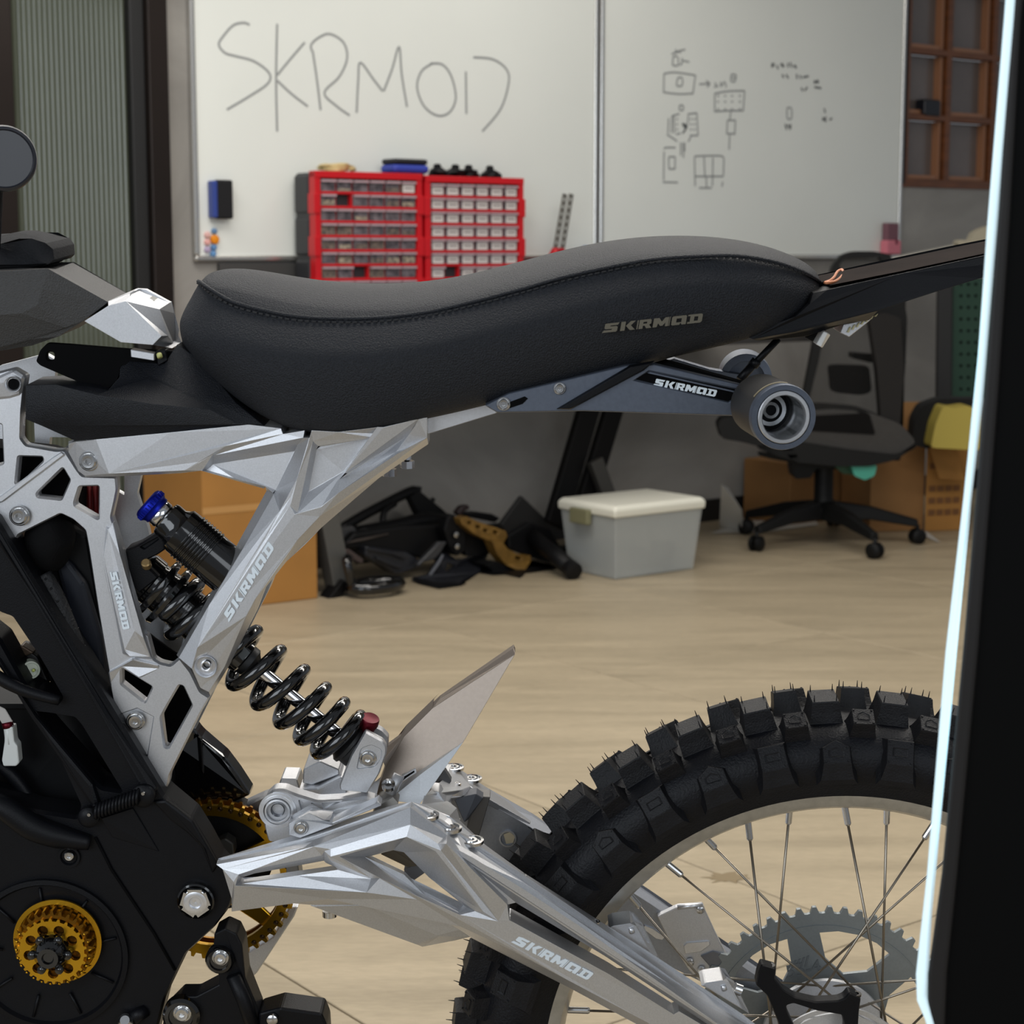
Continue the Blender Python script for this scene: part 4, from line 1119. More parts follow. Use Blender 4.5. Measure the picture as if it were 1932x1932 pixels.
# ------------------------------------------------------------------ saddle
ST = [  # crown, seam, widest side, bottom (pixels), half widths seam / side / bottom (mm)
 ((381, 525), (374, 531), (336, 602), (338, 640), 14, 15, 10),
 ((398, 512), (379, 533), (334, 612), (350, 668), 40, 46, 30),
 ((430, 506), (400, 548), (352, 640), (385, 704), 60, 72, 52),
 ((475, 508), (440, 570), (410, 665), (440, 752), 71, 90, 68),
 ((530, 518), (495, 585), (480, 690), (512, 803), 78, 98, 80),
 ((590, 529), (560, 597), (560, 700), (588, 825), 82, 104, 86),
 ((660, 536), (640, 601), (640, 700), (672, 820), 84, 106, 88),
 ((730, 537), (720, 599), (725, 695), (765, 803), 85, 107, 88),
 ((810, 533), (805, 589), (810, 680), (855, 784), 86, 107, 88),
 ((890, 519), (890, 570), (900, 660), (945, 762), 88, 107, 88),
 ((970, 499), (975, 548), (990, 640), (1035, 738), 90, 108, 88),
 ((1050, 477), (1060, 524), (1080, 615), (1125, 712), 92, 108, 88),
 ((1130, 459), (1145, 505), (1165, 590), (1205, 694), 93, 108, 88),
 ((1210, 449), (1230, 490), (1250, 570), (1285, 674), 93, 106, 86),
 ((1290, 446), (1310, 484), (1330, 560), (1355, 658), 92, 104, 84),
 ((1370, 450), (1390, 483), (1405, 555), (1425, 640), 88, 98, 80),
 ((1440, 461), (1455, 493), (1465, 550), (1478, 617), 78, 88, 72),
 ((1495, 480), (1508, 510), (1512, 550), (1518, 594), 60, 68, 54),
 ((1530, 500), (1538, 525), (1540, 550), (1541, 573), 38, 42, 34),
 ((1549, 521), (1552, 536), (1553, 548), (1552, 560), 12, 14, 10)]
SV = []; RN = None
for (c, s, m_, b, ws, wm, wb) in ST:
    near = [P(*midp(c, s, .16), -ws * .42), P(*midp(c, s, .62), -ws * .86), P(*s, -ws), P(*midp(s, m_, .14), -(ws * .75 + wm * .25)), P(*midp(s, m_, .6), -(ws * .15 + wm * .85)), P(*m_, -wm), P(*midp(m_, b, .6), -(wm * .55 + wb * .45)), P(*midp(m_, b, .93), -(wb * .95)), P(*b, -wb * .8)]
    top = P(*c, 0)
    bc = P(*b, -wb * .8); bot = bc + LAT * (wb * .8 * .001)
    def refl(p): return p - LAT * (2 * (p - AX0).dot(LAT))
    ring = [top] + near + [bot] + [refl(p) for p in reversed(near)]
    RN = len(ring); SV += ring
SF = []
for i in range(len(ST) - 1):
    for j in range(RN):
        SF.append((i * RN + j, i * RN + (j + 1) % RN, (i + 1) * RN + (j + 1) % RN, (i + 1) * RN + j))
SF.append(tuple(range(RN))); SF.append(tuple((len(ST) - 1) * RN + j for j in range(RN)))
seat = B('saddle', SV, SF, SEAT, smooth=True, sub=2)
seam = [P(s[0], s[1], -ws - 1.0) for (_, s, _, _, ws, _, _) in ST]
sm = smooth_path(seam, 10)
B('piping', *tube_data(sm, .0016, 6), SEAT, parent=seat, smooth=True)
seam2 = [P(*midp(s, m_, .07 if i > 1 else .05), -(ws * .88 + wm * .12) - 1.6) for i, (_, s, m_, _, ws, wm, _) in enumerate(ST)]
s2 = smooth_path(seam2, 60)
acc = 0; V = []; Fc = []; last = s2[0]; on = None; run = [s2[0]]
for p in s2[1:]:
    d = (p - last).length; acc += d; last = p
    if acc % .0052 < .0034: run.append(p)
    else:
        if len(run) > 1:
            a, b = tube_data([run[0], run[-1]], .0008, 4, v0=len(V)); V += a; Fc += b
        run = [p]
tag(B('stitching', V, Fc, THREAD, parent=seat), kind='stuff')
lettering('saddle_lettering', (1139, 628), (1325, 608), (3, -17), -108, LOGO_D, seat, wf=lambda t: -109.3 + 2.6 * t)

# ------------------------------------------------------------------ tank cover, silver cap, pouch, mirror
facets('tank_cover', [
    [(-180, 522, -60), (91, 507, -60), (80, 545, -61), (70, 575, -62), (40, 591, -62), (0, 594, -62), (-180, 600, -62)],
    [(91, 507, -60), (204, 570, -50), (155, 607, -52), (124, 618, -54), (70, 575, -62), (80, 545, -61)],
    [(70, 575, -62), (124, 618, -54), (60, 640, -50), (0, 655, -48), (-180, 690, -46), (-180, 600, -62), (0, 594, -62), (40, 591, -62)],
    [(124, 618, -54), (155, 607, -52), (110, 635, -50), (60, 652, -44), (0, 662, -42), (0, 655, -48), (60, 640, -50)],
    [(91, 507, -60), (104, 508, -40), (107, 506, 0), (132, 497, 10), (232, 555, 8), (204, 570, -50)],
    [(-180, 522, -60), (-180, 500, 0), (91, 504, 0), (104, 508, -40), (91, 507, -60)],
], 20, PLAST, bevel=.0015, segs=2)
cw_ = lambda x, y: (x, y, round(wpl((204, 577, -57), (228, 646, -56), (288, 651, -50), x, y), 2))
facets('silver_cap', [
    [cw_(237, 568), (204, 577, -57), cw_(159, 606), (228, 646, -56), (288, 651, -50), cw_(305, 634)],
    [(244, 560, -47), cw_(237, 568), cw_(305, 634), (317, 634, -40), (301, 583, -36)],
    [(245, 553, -40), (256, 545, 0), (274, 546, 0), (320, 571, 0), (301, 583, -36), (244, 560, -47)],
    [(320, 571, 0), (328, 591, 6), (331, 655, 6), (317, 634, -40), (301, 583, -36)],
    [cw_(305, 634), (317, 634, -40), (331, 655, 6), (325, 657, -30), (288, 651, -50)],
    [(204, 568, -50), (245, 553, -40), (244, 560, -47), cw_(237, 568), (204, 577, -57)],
    [(206, 567, -50), (256, 545, 0), (245, 553, -40)],
], 8, SILVER, bevel=.0008, segs=2)
tag(LAST[0], 'faceted silver aluminium cap ahead of the saddle')
mk_mark = B('engraved_mark', [P(x, y, w) + VER * .0012 for (x, y, w) in ((272, 573, -26), (282, 577, -30), (298, 565, -14), (288, 561, -12))], [(0, 1, 2, 3)], mat('engraved_grey', (150, 148, 142), .5), parent=LAST[0], recalc=False)
V = []
pouch = facets('bar_pad', [
    [(-120, 470, -48), (-10, 462, -46), (35, 449, -50), (60, 449, -50), (85, 458, -46), (100, 470, -38), (103, 490, -36), (90, 499, -44), (40, 503, -50), (-120, 508, -50)],
    [(-120, 452, -20), (0, 446, -20), (20, 440, -12), (45, 440, -10), (72, 447, -16), (92, 457, -30), (85, 458, -46), (60, 449, -50), (35, 449, -50), (-10, 462, -46), (-120, 470, -48)],
], 30, FABRIC, bevel=.006, segs=4, ang=8, smooth=True)
facets('pad_strap', [[(-120, 500, -50), (40, 500, -50), (88, 497, -46), (75, 505, -44), (40, 508, -48), (-120, 518, -48)]], 20, DEEP)
# bar end mirror, face turned to the rear
mc = P(6, 299, -90)
lathe('mirror_housing', mc - GND, (-LAT * .9 + LON * .35), [(.004, -.016), (.019, -.014), (.0235, -.006), (.0245, .003), (.0235, .008), (.0215, .009), (.0205, .0075), (.002, .0075)], mat('mirror_shell', (30, 32, 40), .35, 0, .1, 30, coat=.3), bike, k=40, ref=VER)
LAST[0].data.transform(Matrix.Identity(4))
tube('mirror_stalk', [P(-4, 345, -80) - GND, P(-6, 400, -70) - GND, P(-10, 470, -55) - GND], .0042, BLACKM, bike, n=4)

# ------------------------------------------------------------------ black plastic under the tank
plate('side_bracket', rnd([(67, 682), (75, 661), (89, 647), (106, 648), (135, 650), (246, 659), (330, 662), (330, 690), (246, 690), (228, 690), (225, 708), (220, 721), (204, 734), (181, 735), (166, 729), (75, 690)], 4), -42, -36, DEEP, holes=[rnd([(88, 664), (102, 664), (102, 680), (88, 680)], 7, 4)], ch=1, bevel=.0004)
facets('inner_cover', [
    [(48, 727, -62), (104, 725, -66), (181, 745, -74), (285, 762, -78), (396, 773, -78), (445, 799, -76), (492, 801, -70), (142, 832, -72), (80, 804, -70), (48, 791, -66)],
    [(104, 725, -66), (166, 729, -60), (204, 736, -50), (225, 712, -44), (228, 680, -40), (285, 712, -50), (285, 762, -78), (181, 745, -74)],
    [(228, 680, -40), (246, 682, -42), (310, 686, -46), (345, 740, -62), (396, 773, -78), (285, 762, -78), (285, 712, -50)],
    [(310, 686, -46), (334, 650, -44), (380, 680, -50), (445, 760, -66), (520, 820, -70), (492, 801, -70), (445, 799, -76), (396, 773, -78), (345, 740, -62)],
], -10, PLASTB, smooth=True, bevel=0)
o = LAST[0]
md = o.modifiers.new('b', 'BEVEL'); md.width = .004; md.segments = 3; md.limit_method = 'ANGLE'; md.angle_limit = math.radians(20)
md = o.modifiers.new('e', 'EDGE_SPLIT'); md.split_angle = math.radians(60)
facets('cable_clip', [[(246, 659, -52), (291, 667, -52), (291, 681, -52), (247, 674, -52)]], -40, SILVER)
facets('cable_clip', [[(293, 662, -48), (312, 660, -48), (316, 680, -48), (298, 690, -48)]], -30, BLACKM)
tube('wire_end', [P(300, 668, -52) - GND, P(302, 674, -54) - GND], .0022, mat('yellow_wire', (190, 190, 120), .5), bike)

# ------------------------------------------------------------------ rear mudguard and tail
facets('tail_fender', [
    [(1534, 552, -60), (1560, 547, -62), (1700, 516, -62), (1853, 483, -60), (2040, 445, -56), (2040, 480, -60), (1847, 526, -66), (1768, 550, -68), (1657, 586, -70), (1500, 626, -72), (1420, 640, -72), (1400, 632, -70), (1500, 597, -70), (1527, 574, -66)],
    [(1534, 552, -60), (1555, 523, 50), (1600, 514, 56), (1715, 489, 60), (1856, 463, 58), (2040, 428, 54), (2040, 445, -56), (1853, 483, -60), (1700, 516, -62), (1560, 547, -62)],
    [(1500, 626, -72), (1657, 586, -70), (1640, 604, -50), (1591, 612, -50), (1520, 635, -52), (1430, 643, -60), (1420, 640, -72)],
], 62, BLACKM, bevel=.0012, segs=2)
tail = LAST[0]
DUST = mat('dusty_brown_black', (38, 30, 27), .85, 0, .35, 25, spec=.05)
facets('fender_top_skin', [[(1566, 541, -56), (1600, 516, 46), (1715, 491, 56), (1856, 465, 54), (2040, 430, 50), (2040, 444, -54), (1853, 482, -57), (1700, 514.5, -58)]], 30, DUST, parent=tail)
LAST[1].location = VER * .0012
rp = [P(x, y, w) + VER * .003 - GND for (x, y, w) in ((1556, 541, -50), (1566, 537, -40), (1574, 530, -5), (1580, 520, 30), (1588, 516, 40), (1590, 522, 24), (1586, 531, -10), (1574, 539, -45))]
tube('copper_seal', rp, .0013, mat('copper_edge', (190, 122, 84), .4, .3), tail, closed=True, n=4)
facets('tail_bracket', [[(1591, 612, -40), (1616, 607, -40), (1648, 597, -40), (1640, 606, -40), (1602, 636, -40), (1585, 628, -40)]], 10, SILVER)
for k in range(7):
    x = 1598 + k * 8.5; y = 627 - k * 5.0
    facets('reflector_rib', [[(x, y, -42), (x + 5, y - 10 + k * .9, -42), (x + 8.5, y - 11 + k * .9, -42), (x + 4, y + 1, -42)]], -38, mat('pale_yellow_rib', (196, 190, 150), .5) if k == 0 else MATS['pale_yellow_rib'])
facets('indicator_stub', [[(1554, 625, -58), (1562, 628, -58), (1549, 655, -58), (1540, 650, -58)], [(1562, 628, -58), (1567, 632, -50), (1552, 656, -50), (1549, 655, -58)]], -40, mat('polished_stub', (235, 235, 232), .3, .4))
facets('tail_gusset', [[(1518, 636, -30), (1545, 626, -30), (1560, 622, -30), (1533, 644, -30)]], 0, BLACKM)

# ------------------------------------------------------------------ subframe: silver rail, black brackets, pegs
facets('subframe_rail', [[(760, 800, -58), (880, 770, -58), (960, 752, -58), (936, 780, -58), (805, 820, -58), (770, 826, -58)]], -40, SILVER2)
sr = LAST[0]
mirror(sr, 'subframe_rail')
bk = plate('peg_bracket', [(915, 765), (960, 742), (1180, 690), (1233, 687), (1400, 727), (1425, 742), (1420, 780), (1388, 785), (1100, 776), (938, 779), (922, 770)], -92, -80, BLACKA,
           pockets=[([(1195, 718), (1224, 699), (1398, 735), (1402, 742), (1375, 760)], 2.4, 1.2)], ch=1.6, bevel=.0004)
plate('peg_bracket', [(1050, 773), (1076, 774), (1215, 700), (1236, 682), (1190, 690)], -97, -90, BLACKM, ch=3, chw=3, bevel=.0003)
tag(LAST[0], 'raised black diagonal rib')
facets('recess_panel', [[(1198, 715.5, -90.2), (1225, 701, -90.2), (1396, 736, -90.2), (1399, 742, -90.2), (1374, 757.5, -90.2)]], -89.9, DEEP, parent=bk, bevel=0)
lettering('bracket_lettering', (1234, 727), (1350, 749), (4.5, -12.5), -90.6, LOGO_W, bk)
facets('bracket_stripe', [[(1222, 704, -92.5), (1226, 702, -92.5), (1396, 740, -92.5), (1392, 742, -92.5)]], -89, BLACKA, parent=bk, bevel=0)
bolt(950, 762, -93, 9, bk); facets('bolt_slot', [[(958, 760, -92.6), (990, 748, -92.6), (996, 752, -92.6), (986, 762, -92.6), (962, 770, -92.6)]], -91, DEEP, parent=bk, bevel=0)
bolt(1056, 733, -93, 8, bk)
fb = plate('peg_bracket', [(1180, 706), (1273, 676), (1340, 696), (1396, 705), (1425, 720), (1420, 740), (1300, 715)], 62, 74, BLACKA, ch=1.5, bevel=.0004)
tag(fb, 'far side peg bracket seen below the saddle')
plate('peg_crossbar', [(1236, 690), (1260, 683), (1420, 728), (1400, 738)], -70, -50, DEEP, ch=1)
# pegs
pa = P(1478, 787, -165); pb = P(1433, 762, -98)
ax = (pa - pb).normalized(); L_ = (pa - pb).length
peg = lathe('foot_peg', pb - GND, ax, [(.012, 0), (.0222, .0), (.0232, .003), (.0232, L_ - .004), (.0238, L_ - .003), (.0238, L_ - .0006), (.0231, L_)], mat('rubber_peg_sleeve', (42, 41, 41), .55, 0, .1, 200, .2, 900), bike, k=56, closed=False)
lathe('sleeve_ring', pb - GND, ax, [(.0240, L_ - .006), (.0240, L_), (.0236, L_ + .0012), (.0198, L_ + .0012), (.0198, L_ - .006)], BLACKA, peg, k=56, closed=False)
lathe('bore_ring', pb - GND, ax, [(.0192, L_ - .006), (.0192, L_ + .0014), (.0186, L_ + .002), (.0165, L_ + .002), (.0158, L_ + .001), (.0158, L_ - .045)], SILVER2, peg, k=56, closed=False)
lathe('bore_wall', pb - GND, ax, [(.0158, L_ - .002), (.0158, L_ - .038)], mat('scored_bore', (150, 158, 158), .28, .95, .5, 90, .3, 200), peg, k=56, closed=False)
for (r1, r0, h, m_) in ((.0157, .0, -.040, BLACKM), (.0120, .009, -.036, SILVER2), (.0085, .0, -.037, BLACKM), (.0062, .004, -.034, STEEL), (.0038, .0, -.035, BLACKM)):
    lathe('bore_bolt', pb + ax * (L_ + h) - GND, ax, [(r1, -.002), (r1, 0), (max(r0, .0001), 0)], m_, peg, k=32, closed=False)
B('scuff_line', *tube_data([pb + ax * (L_ - .012 + .003 * math.sin(t_ * 2)) + (ax.orthogonal().normalized()) * 0 + (VER * math.cos(t_) - LON * math.sin(t_)) * .0236 for t_ in [(-.25 + .11 * k) for k in range(12)]], .0005, 5), mat('tan_scuff', (150, 138, 110), .6), parent=peg)
pc2 = P(1403, 706, 100)
lathe('foot_peg', pc2 - GND, -ax * .3 - LAT, [(.010, .0), (.022, .0), (.0225, .02), (.022, .036), (.016, .037), (.0155, .03), (.01, .03)], BLACKA, bike, k=40)
tag(LAST[0], 'far side foot peg')
tube('seat_stay', [P(1468, 640, -30) - GND, P(1426, 684, -38) - GND], .0028, BLACKM, bike)
tube('seat_stay', [P(1428, 680, -38) - GND, P(1420, 690, -38) - GND], .0042, BLACKM, bike)
tube('seat_stay', [P(1421, 688, -38) - GND, P(1396, 716, -45) - GND], .0034, BLACKM, bike)

# ------------------------------------------------------------------ silver main casting (rear frame)
K1 = [
 # front end and top beam
 [(129, 838, -64), (142, 833, -66), (181, 829, -71), (206, 894, -71), (160, 898, -64), (148, 889, -63), (129, 853, -62)],
 [(181, 829, -71), (320, 816, -72), (468, 801, -72), (530, 808, -72), (534, 819, -73), (425, 842, -73), (402, 857, -72), (375, 872, -72), (348, 888, -72), (206, 894, -71)],
 [(129, 838, -64), (129, 833, -40), (300, 813, -40), (468, 797, -50), (468, 801, -72), (320, 816, -72), (181, 829, -71), (142, 833, -66)],
 [(206, 894, -71), (348, 888, -72), (381, 888, -70), (340, 893, -66), (216, 899, -64), (160, 900, -60), (160, 898, -64)],
 # pocket of the left web
 [(402, 857, -72), (425, 842, -73), (534, 819, -73), (575, 812, -77), (572, 826, -77), (562, 839, -70), (404, 859, -69)],
 [(404, 859, -69), (562, 839, -70), (556, 851, -63), (402, 876, -62)],
 [(375, 872, -72), (402, 857, -72), (404, 859, -69), (402, 876, -62), (389, 887, -63), (381, 888, -70), (348, 888, -72)],
 [(389, 887, -63), (402, 876, -62), (556, 851, -63), (520, 925, -63), (515, 930, -66), (500, 918, -66), (440, 902, -66)],
 [(381, 888, -70), (389, 887, -63), (440, 902, -66), (500, 918, -66), (498, 922, -58), (400, 894, -58)],
 # ridge between the webs, running down into the leg
 [(562, 839, -70), (572, 826, -77), (584, 826, -80), (578, 850, -80), (560, 905, -79), (550, 935, -78), (528, 965, -77), (516, 933, -68), (520, 925, -63), (556, 851, -63)],
 [(500, 918, -66), (515, 930, -66), (516, 933, -68), (455, 1040, -68), (395, 1140, -66), (337, 1241, -62), (333, 1236, -50), (420, 1078, -50), (503, 926, -50)],
 [(516, 933, -68), (528, 965, -77), (500, 1018, -77), (440, 1110, -77), (372, 1222, -77), (362, 1262, -70), (337, 1241, -62), (395, 1140, -66), (455, 1040, -68)],
 [(528, 965, -77), (550, 935, -78), (547, 955, -78), (556, 970, -78), (606, 956, -78), (603, 975, -77), (562, 1018, -77), (520, 1072, -77), (482, 1130, -77), (465, 1162, -77), (372, 1222, -77), (440, 1110, -77), (500, 1018, -77)],
 [(372, 1222, -77), (465, 1162, -77), (450, 1200, -72), (424, 1258, -70), (394, 1306, -68), (378, 1298, -68), (362, 1262, -70)],
 [(465, 1162, -77), (482, 1130, -77), (520, 1072, -77), (562, 1018, -77), (603, 975, -77), (606, 996, -62), (575, 1028, -62), (540, 1060, -62), (497, 1114, -62), (480, 1160, -60)],
 [(465, 1162, -77), (480, 1160, -60), (458, 1204, -58), (430, 1260, -56), (397, 1314, -56), (394, 1306, -68), (424, 1258, -70), (450, 1200, -72)],
 # right web: rim, pocket walls, pocket floor
 [(584, 826, -80), (588, 812, -80), (640, 815, -80), (712, 806, -80), (704, 818, -77), (706, 826, -77), (600, 842, -77), (590, 832, -78)],
 [(584, 826, -80), (590, 832, -78), (600, 842, -68), (597, 848, -66), (582, 928, -66), (562, 968, -76), (556, 970, -78), (547, 955, -78), (550, 935, -78), (560, 905, -79), (578, 850, -80)],
 [(590, 832, -78), (704, 818, -77), (698, 826, -68), (604, 842, -66), (600, 842, -68)],
 [(604, 842, -66), (698, 826, -68), (690, 838, -67), (648, 890, -66), (582, 928, -66), (597, 848, -66)],
 [(582, 928, -66), (648, 890, -66), (640, 905, -72), (606, 956, -78), (562, 968, -76)],
 [(704, 818, -77), (712, 806, -80), (724, 806, -80), (650, 893, -78), (640, 905, -72), (648, 890, -66), (690, 838, -67), (698, 826, -68)],
 # long channel and outer rim
 [(724, 806, -80), (790, 790, -78), (782, 804, -74), (772, 820, -72), (655, 893, -72), (650, 893, -78)],
 [(655, 893, -72), (772, 820, -72), (748, 852, -66), (640, 922, -68), (640, 905, -72)],
 [(640, 905, -72), (640, 922, -68), (748, 852, -66), (750, 856, -78), (638, 930, -80), (606, 956, -78)],
 [(772, 820, -72), (782, 804, -74), (790, 790, -78), (806, 788, -78), (806, 826, -76), (750, 856, -78), (748, 852, -66)],
 [(606, 956, -78), (638, 930, -80), (750, 856, -78), (806, 826, -76), (808, 838, -58), (790, 850, -58), (715, 902, -58), (640, 966, -58), (606, 996, -62), (603, 975, -77)],
]
arm = facets('rear_frame', K1, -38, SILVER, bevel=.0009, segs=2, ang=9)
tag(arm, 'silver machined rear frame with a triangular opening')
lettering('frame_lettering', (433, 1172), (518, 1034), (-11, -14), -78.2, LOGO_W, arm)
bolt(168, 870, -68, 13.5, arm)
lathe('pivot_bore', P(388, 1258, -73) - GND, -LAT, [(.0092, 0), (.0088, .0008), (.0076, -.001), (.0066, -.004), (.0050, -.0045)], SILVER2, arm, k=32, closed=False)
lathe('bore_hole', P(389, 1256, -71) - GND, -LAT, [(.0052, -.004), (.0046, .0012), (.0036, .0018), (.003, .0016)], SILVER2, arm, k=24, closed=False)
lathe('bore_hole', P(392, 1251, -70) - GND, -LAT, [(.0001, -.001), (.003, -.001), (.003, .0035)], DEEP, arm, k=20, closed=False)
fa_ = mirror(arm, 'rear_frame', about=-8)
tag(fa_, 'far half of the silver rear frame')

# ------------------------------------------------------------------ silver side plate with cut-outs
NF = [(25, 695), (49, 709), (45, 735), (41, 773), (39, 827), (49, 840), (106, 850), (122, 849), (145, 885), (155, 898), (219, 900), (221, 924), (217, 945), (210, 976), (233, 1046), (261, 1191), (278, 1201), (289, 1243), (301, 1251), (322, 1256), (339, 1241), (360, 1268), (378, 1305), (396, 1316), (378, 1347), (320, 1464), (318, 1479), (309, 1499), (276, 1446), (216, 1344), (208, 1300), (204, 1266), (184, 1150), (166, 1033), (160, 1001), (137, 981), (114, 970), (34, 1010), (26, 1030), (-8, 975), (-70, 920), (-70, 720)]
H1 = rnd([(35, 862), (79, 863), (80, 870), (35, 913), (30, 912)], 3)
H2 = rnd([(118, 884), (131, 906), (115, 942), (71, 937), (70, 931)], 3)
H3 = rnd([(150, 919), (185, 918), (185, 979), (142, 954), (141, 948)], 3)
H4 = rnd([(229, 1262), (286, 1297), (273, 1325), (229, 1290)], 3)
H5 = rnd([(338, 1294), (345, 1296), (361, 1331), (317, 1411), (311, 1409), (304, 1354), (314, 1335)], 3)
H0 = rnd([(-50, 792), (2, 802), (5, 874), (-50, 890)], 2)
sp_ = plate('side_plate', rnd(NF, 4, 2), -58, -46, SILVER, holes=[H1, H2, H3, H4, H5, H0], ch=3, chw=3, hch=3.5,
            pockets=[([(218, 1349), (259, 1335), (291, 1352), (277, 1440)], 1.2, 2)], bevel=.0005, segs=2)
tag(sp_, 'pale silver side plate with triangular cut-outs')
facets('plate_spar', [
 [(213, 985, -60), (226, 1046, -66), (255, 1190, -66), (272, 1203, -66), (284, 1240, -62), (245, 1236, -66), (234, 1226, -66), (197, 1050, -66), (203, 1000, -64)],
 [(203, 1000, -64), (197, 1050, -66), (234, 1226, -66), (231, 1233, -58), (190, 1048, -58), (200, 992, -58)],
 [(213, 985, -60), (235, 1046, -58), (262, 1191, -58), (279, 1201, -58), (289, 1244, -58), (284, 1240, -62), (272, 1203, -66), (255, 1190, -66), (226, 1046, -66)],
 [(234, 1226, -66), (245, 1236, -66), (284, 1240, -62), (289, 1244, -58), (243, 1242, -58), (231, 1233, -58)],
], -52, SILVER, parent=sp_, bevel=.0012, segs=2)
lettering('plate_lettering', (207, 1081), (232, 1189), (13, -2.5), -66.6, LOGO_W, sp_)
facets('upper_rib', [[(-60, 946, -60), (0, 936, -60), (100, 862, -60), (116, 852, -60), (123, 858, -60), (4, 948, -60), (-60, 958, -60)]], -56, SILVER2, parent=sp_, bevel=.001)
facets('corner_rib', [[(25, 697, -62), (46, 711, -62), (40, 745, -60), (18, 752, -60), (-60, 760, -60), (-60, 735, -62)]], -56, SILVER, parent=sp_, bevel=.002)
facets('lower_rib', [[(204, 1268, -60), (250, 1243, -62), (300, 1255, -60), (301, 1262, -58), (262, 1280, -60), (232, 1260, -58), (208, 1292, -58)]], -56, SILVER, parent=sp_, bevel=.0012)
bolt(37, 973, -61, 14, sp_)
bolt(256, 1360, -60, 13, sp_)
lathe('bore', P(24, 725, -64) - GND, -LAT, [(.0068, -.001), (.0064, .0006), (.0052, -.0005), (.0045, -.004)], SILVER2, sp_, k=28, closed=False)
lathe('bore_hole', P(25, 725, -63) - GND, -LAT, [(.0001, -.001), (.0045, -.001)], DEEP, sp_, k=20, closed=False)
fs_ = mirror(sp_, 'side_plate', about=-4)
tag(fs_, 'far side plate seen behind the shock absorber')
# wedge washer shade of bore and clear-headed screws under the beam
for (x, y) in ((768, 876), (735, 891)):
    b_ = lathe('hex_screw', P(x, y, 20) - GND, VER, [(.0062, -.003), (.0062, .003), (.0035, .004), (.0035, .008), (.002, .009)], CHROME, arm, k=8, sm=False)

# ------------------------------------------------------------------ black main frame
MF = [(-60, 945), (-8, 978), (217, 1349), (276, 1448), (309, 1502), (362, 1546), (388, 1588), (411, 1631), (428, 1648), (437, 1670), (440, 1691), (436, 1708), (427, 1722), (404, 1752), (352, 1800), (311, 1885), (285, 1990), (-60, 1990)]
W1 = [(-60, 1120), (0, 1158), (22, 1166), (72, 1240), (116, 1316), (108, 1327), (50, 1298), (0, 1208), (-60, 1130)]
W1 = [(-55, 1118), (0, 1158), (22, 1166), (72, 1240), (116, 1316), (108, 1327), (50, 1298), (0, 1208), (-55, 1165)]
W2 = [(62, 1345), (92, 1348), (140, 1356), (152, 1370), (228, 1494), (192, 1488), (180, 1478)]
W3 = [(-55, 1238), (0, 1250), (32, 1300), (100, 1410), (150, 1520), (146, 1543), (60, 1530), (-55, 1490)]
mf = plate('main_frame', rnd(MF, 5, 2), -74, -40, BLACKM, holes=[rnd(W1, 4), rnd(W2, 4), rnd(W3, 5)], ch=4, chw=5, hch=4, bevel=.001, segs=2)
tag(mf, 'black forged main frame and motor side case')
facets('frame_spar', [[(-60, 1000, -76), (-10, 1020, -80), (62, 1135, -80), (166, 1310, -80), (262, 1480, -80), (285, 1500, -76), (300, 1492, -76), (205, 1345, -76), (-8, 990, -76)]], -70, BLACKM, parent=mf, bevel=.003, segs=2)
facets('frame_spar', [[(-60, 1200, -76), (0, 1262, -79), (55, 1350, -79), (176, 1530, -79), (188, 1520, -79), (175, 1480, -79), (64, 1348, -79), (0, 1246, -78), (-60, 1180, -76)]], -70, BLACKM, parent=mf, bevel=.003, segs=2)
tube('cross_web', [P(-30, 1262, -80) - GND, P(38, 1300, -82) - GND, P(112, 1322, -82) - GND], [.006, .005, .004], BLACKM, mf, n=4)
tube('motor_rim', [P(-60, 1505, -78) - GND, P(0, 1520, -80) - GND, P(60, 1560, -80) - GND, P(110, 1578, -79) - GND, P(170, 1590, -77) - GND], [.010, .010, .011, .010, .006], BLACKM, mf, n=6)
facets('case_rib', [[(285, 1512, -76), (312, 1510, -78), (362, 1548, -80), (392, 1600, -80), (411, 1632, -78), (400, 1650, -76), (380, 1600, -76), (350, 1570, -76), (320, 1548, -76)]], -72, BLACKM, parent=mf, bevel=.003, segs=2)
facets('case_facet', [[(190, 1542, -76), (250, 1525, -76), (300, 1607, -75), (212, 1580, -77), (192, 1545, -78)]], -73, BLACKM, parent=mf, bevel=.001)
tube('case_seam', [P(x, y, w) - GND for (x, y, w) in ((180, 1580, -75), (210, 1640, -75), (290, 1760, -75), (330, 1830, -75))], .0012, DEEP, mf)
# cable coil between two lugs
cl0 = P(178, 1532, -84); cl1 = P(262, 1502, -84)
cp = []
for q in range(150):
    t_ = q / 149; an = q * .55
    cx = cl0.lerp(cl1, t_)
    cp.append(cx + (VER * math.cos(an) + LAT * math.sin(an)) * .0056 - GND)
tube('coiled_lead', cp, .0014, BLACKM, mf, k=6)
tube('lead_core', [cl0 - GND, cl1 - GND], .0042, DEEP, mf)
for (x, y, r_) in ((170, 1538, .0085), (272, 1498, .0095)):
    lathe('cap_lug', P(x, y, -76) - GND, -LAT, [(r_, 0), (r_, .006), (r_ * .7, .0085), (r_ * .25, .009)], BLACKM, mf, k=20)
    lathe('rivet', P(x - 2, y - 1, -85.5) - GND, -LAT, [(.0017, 0), (.0014, .001)], STEEL, mf, k=10)
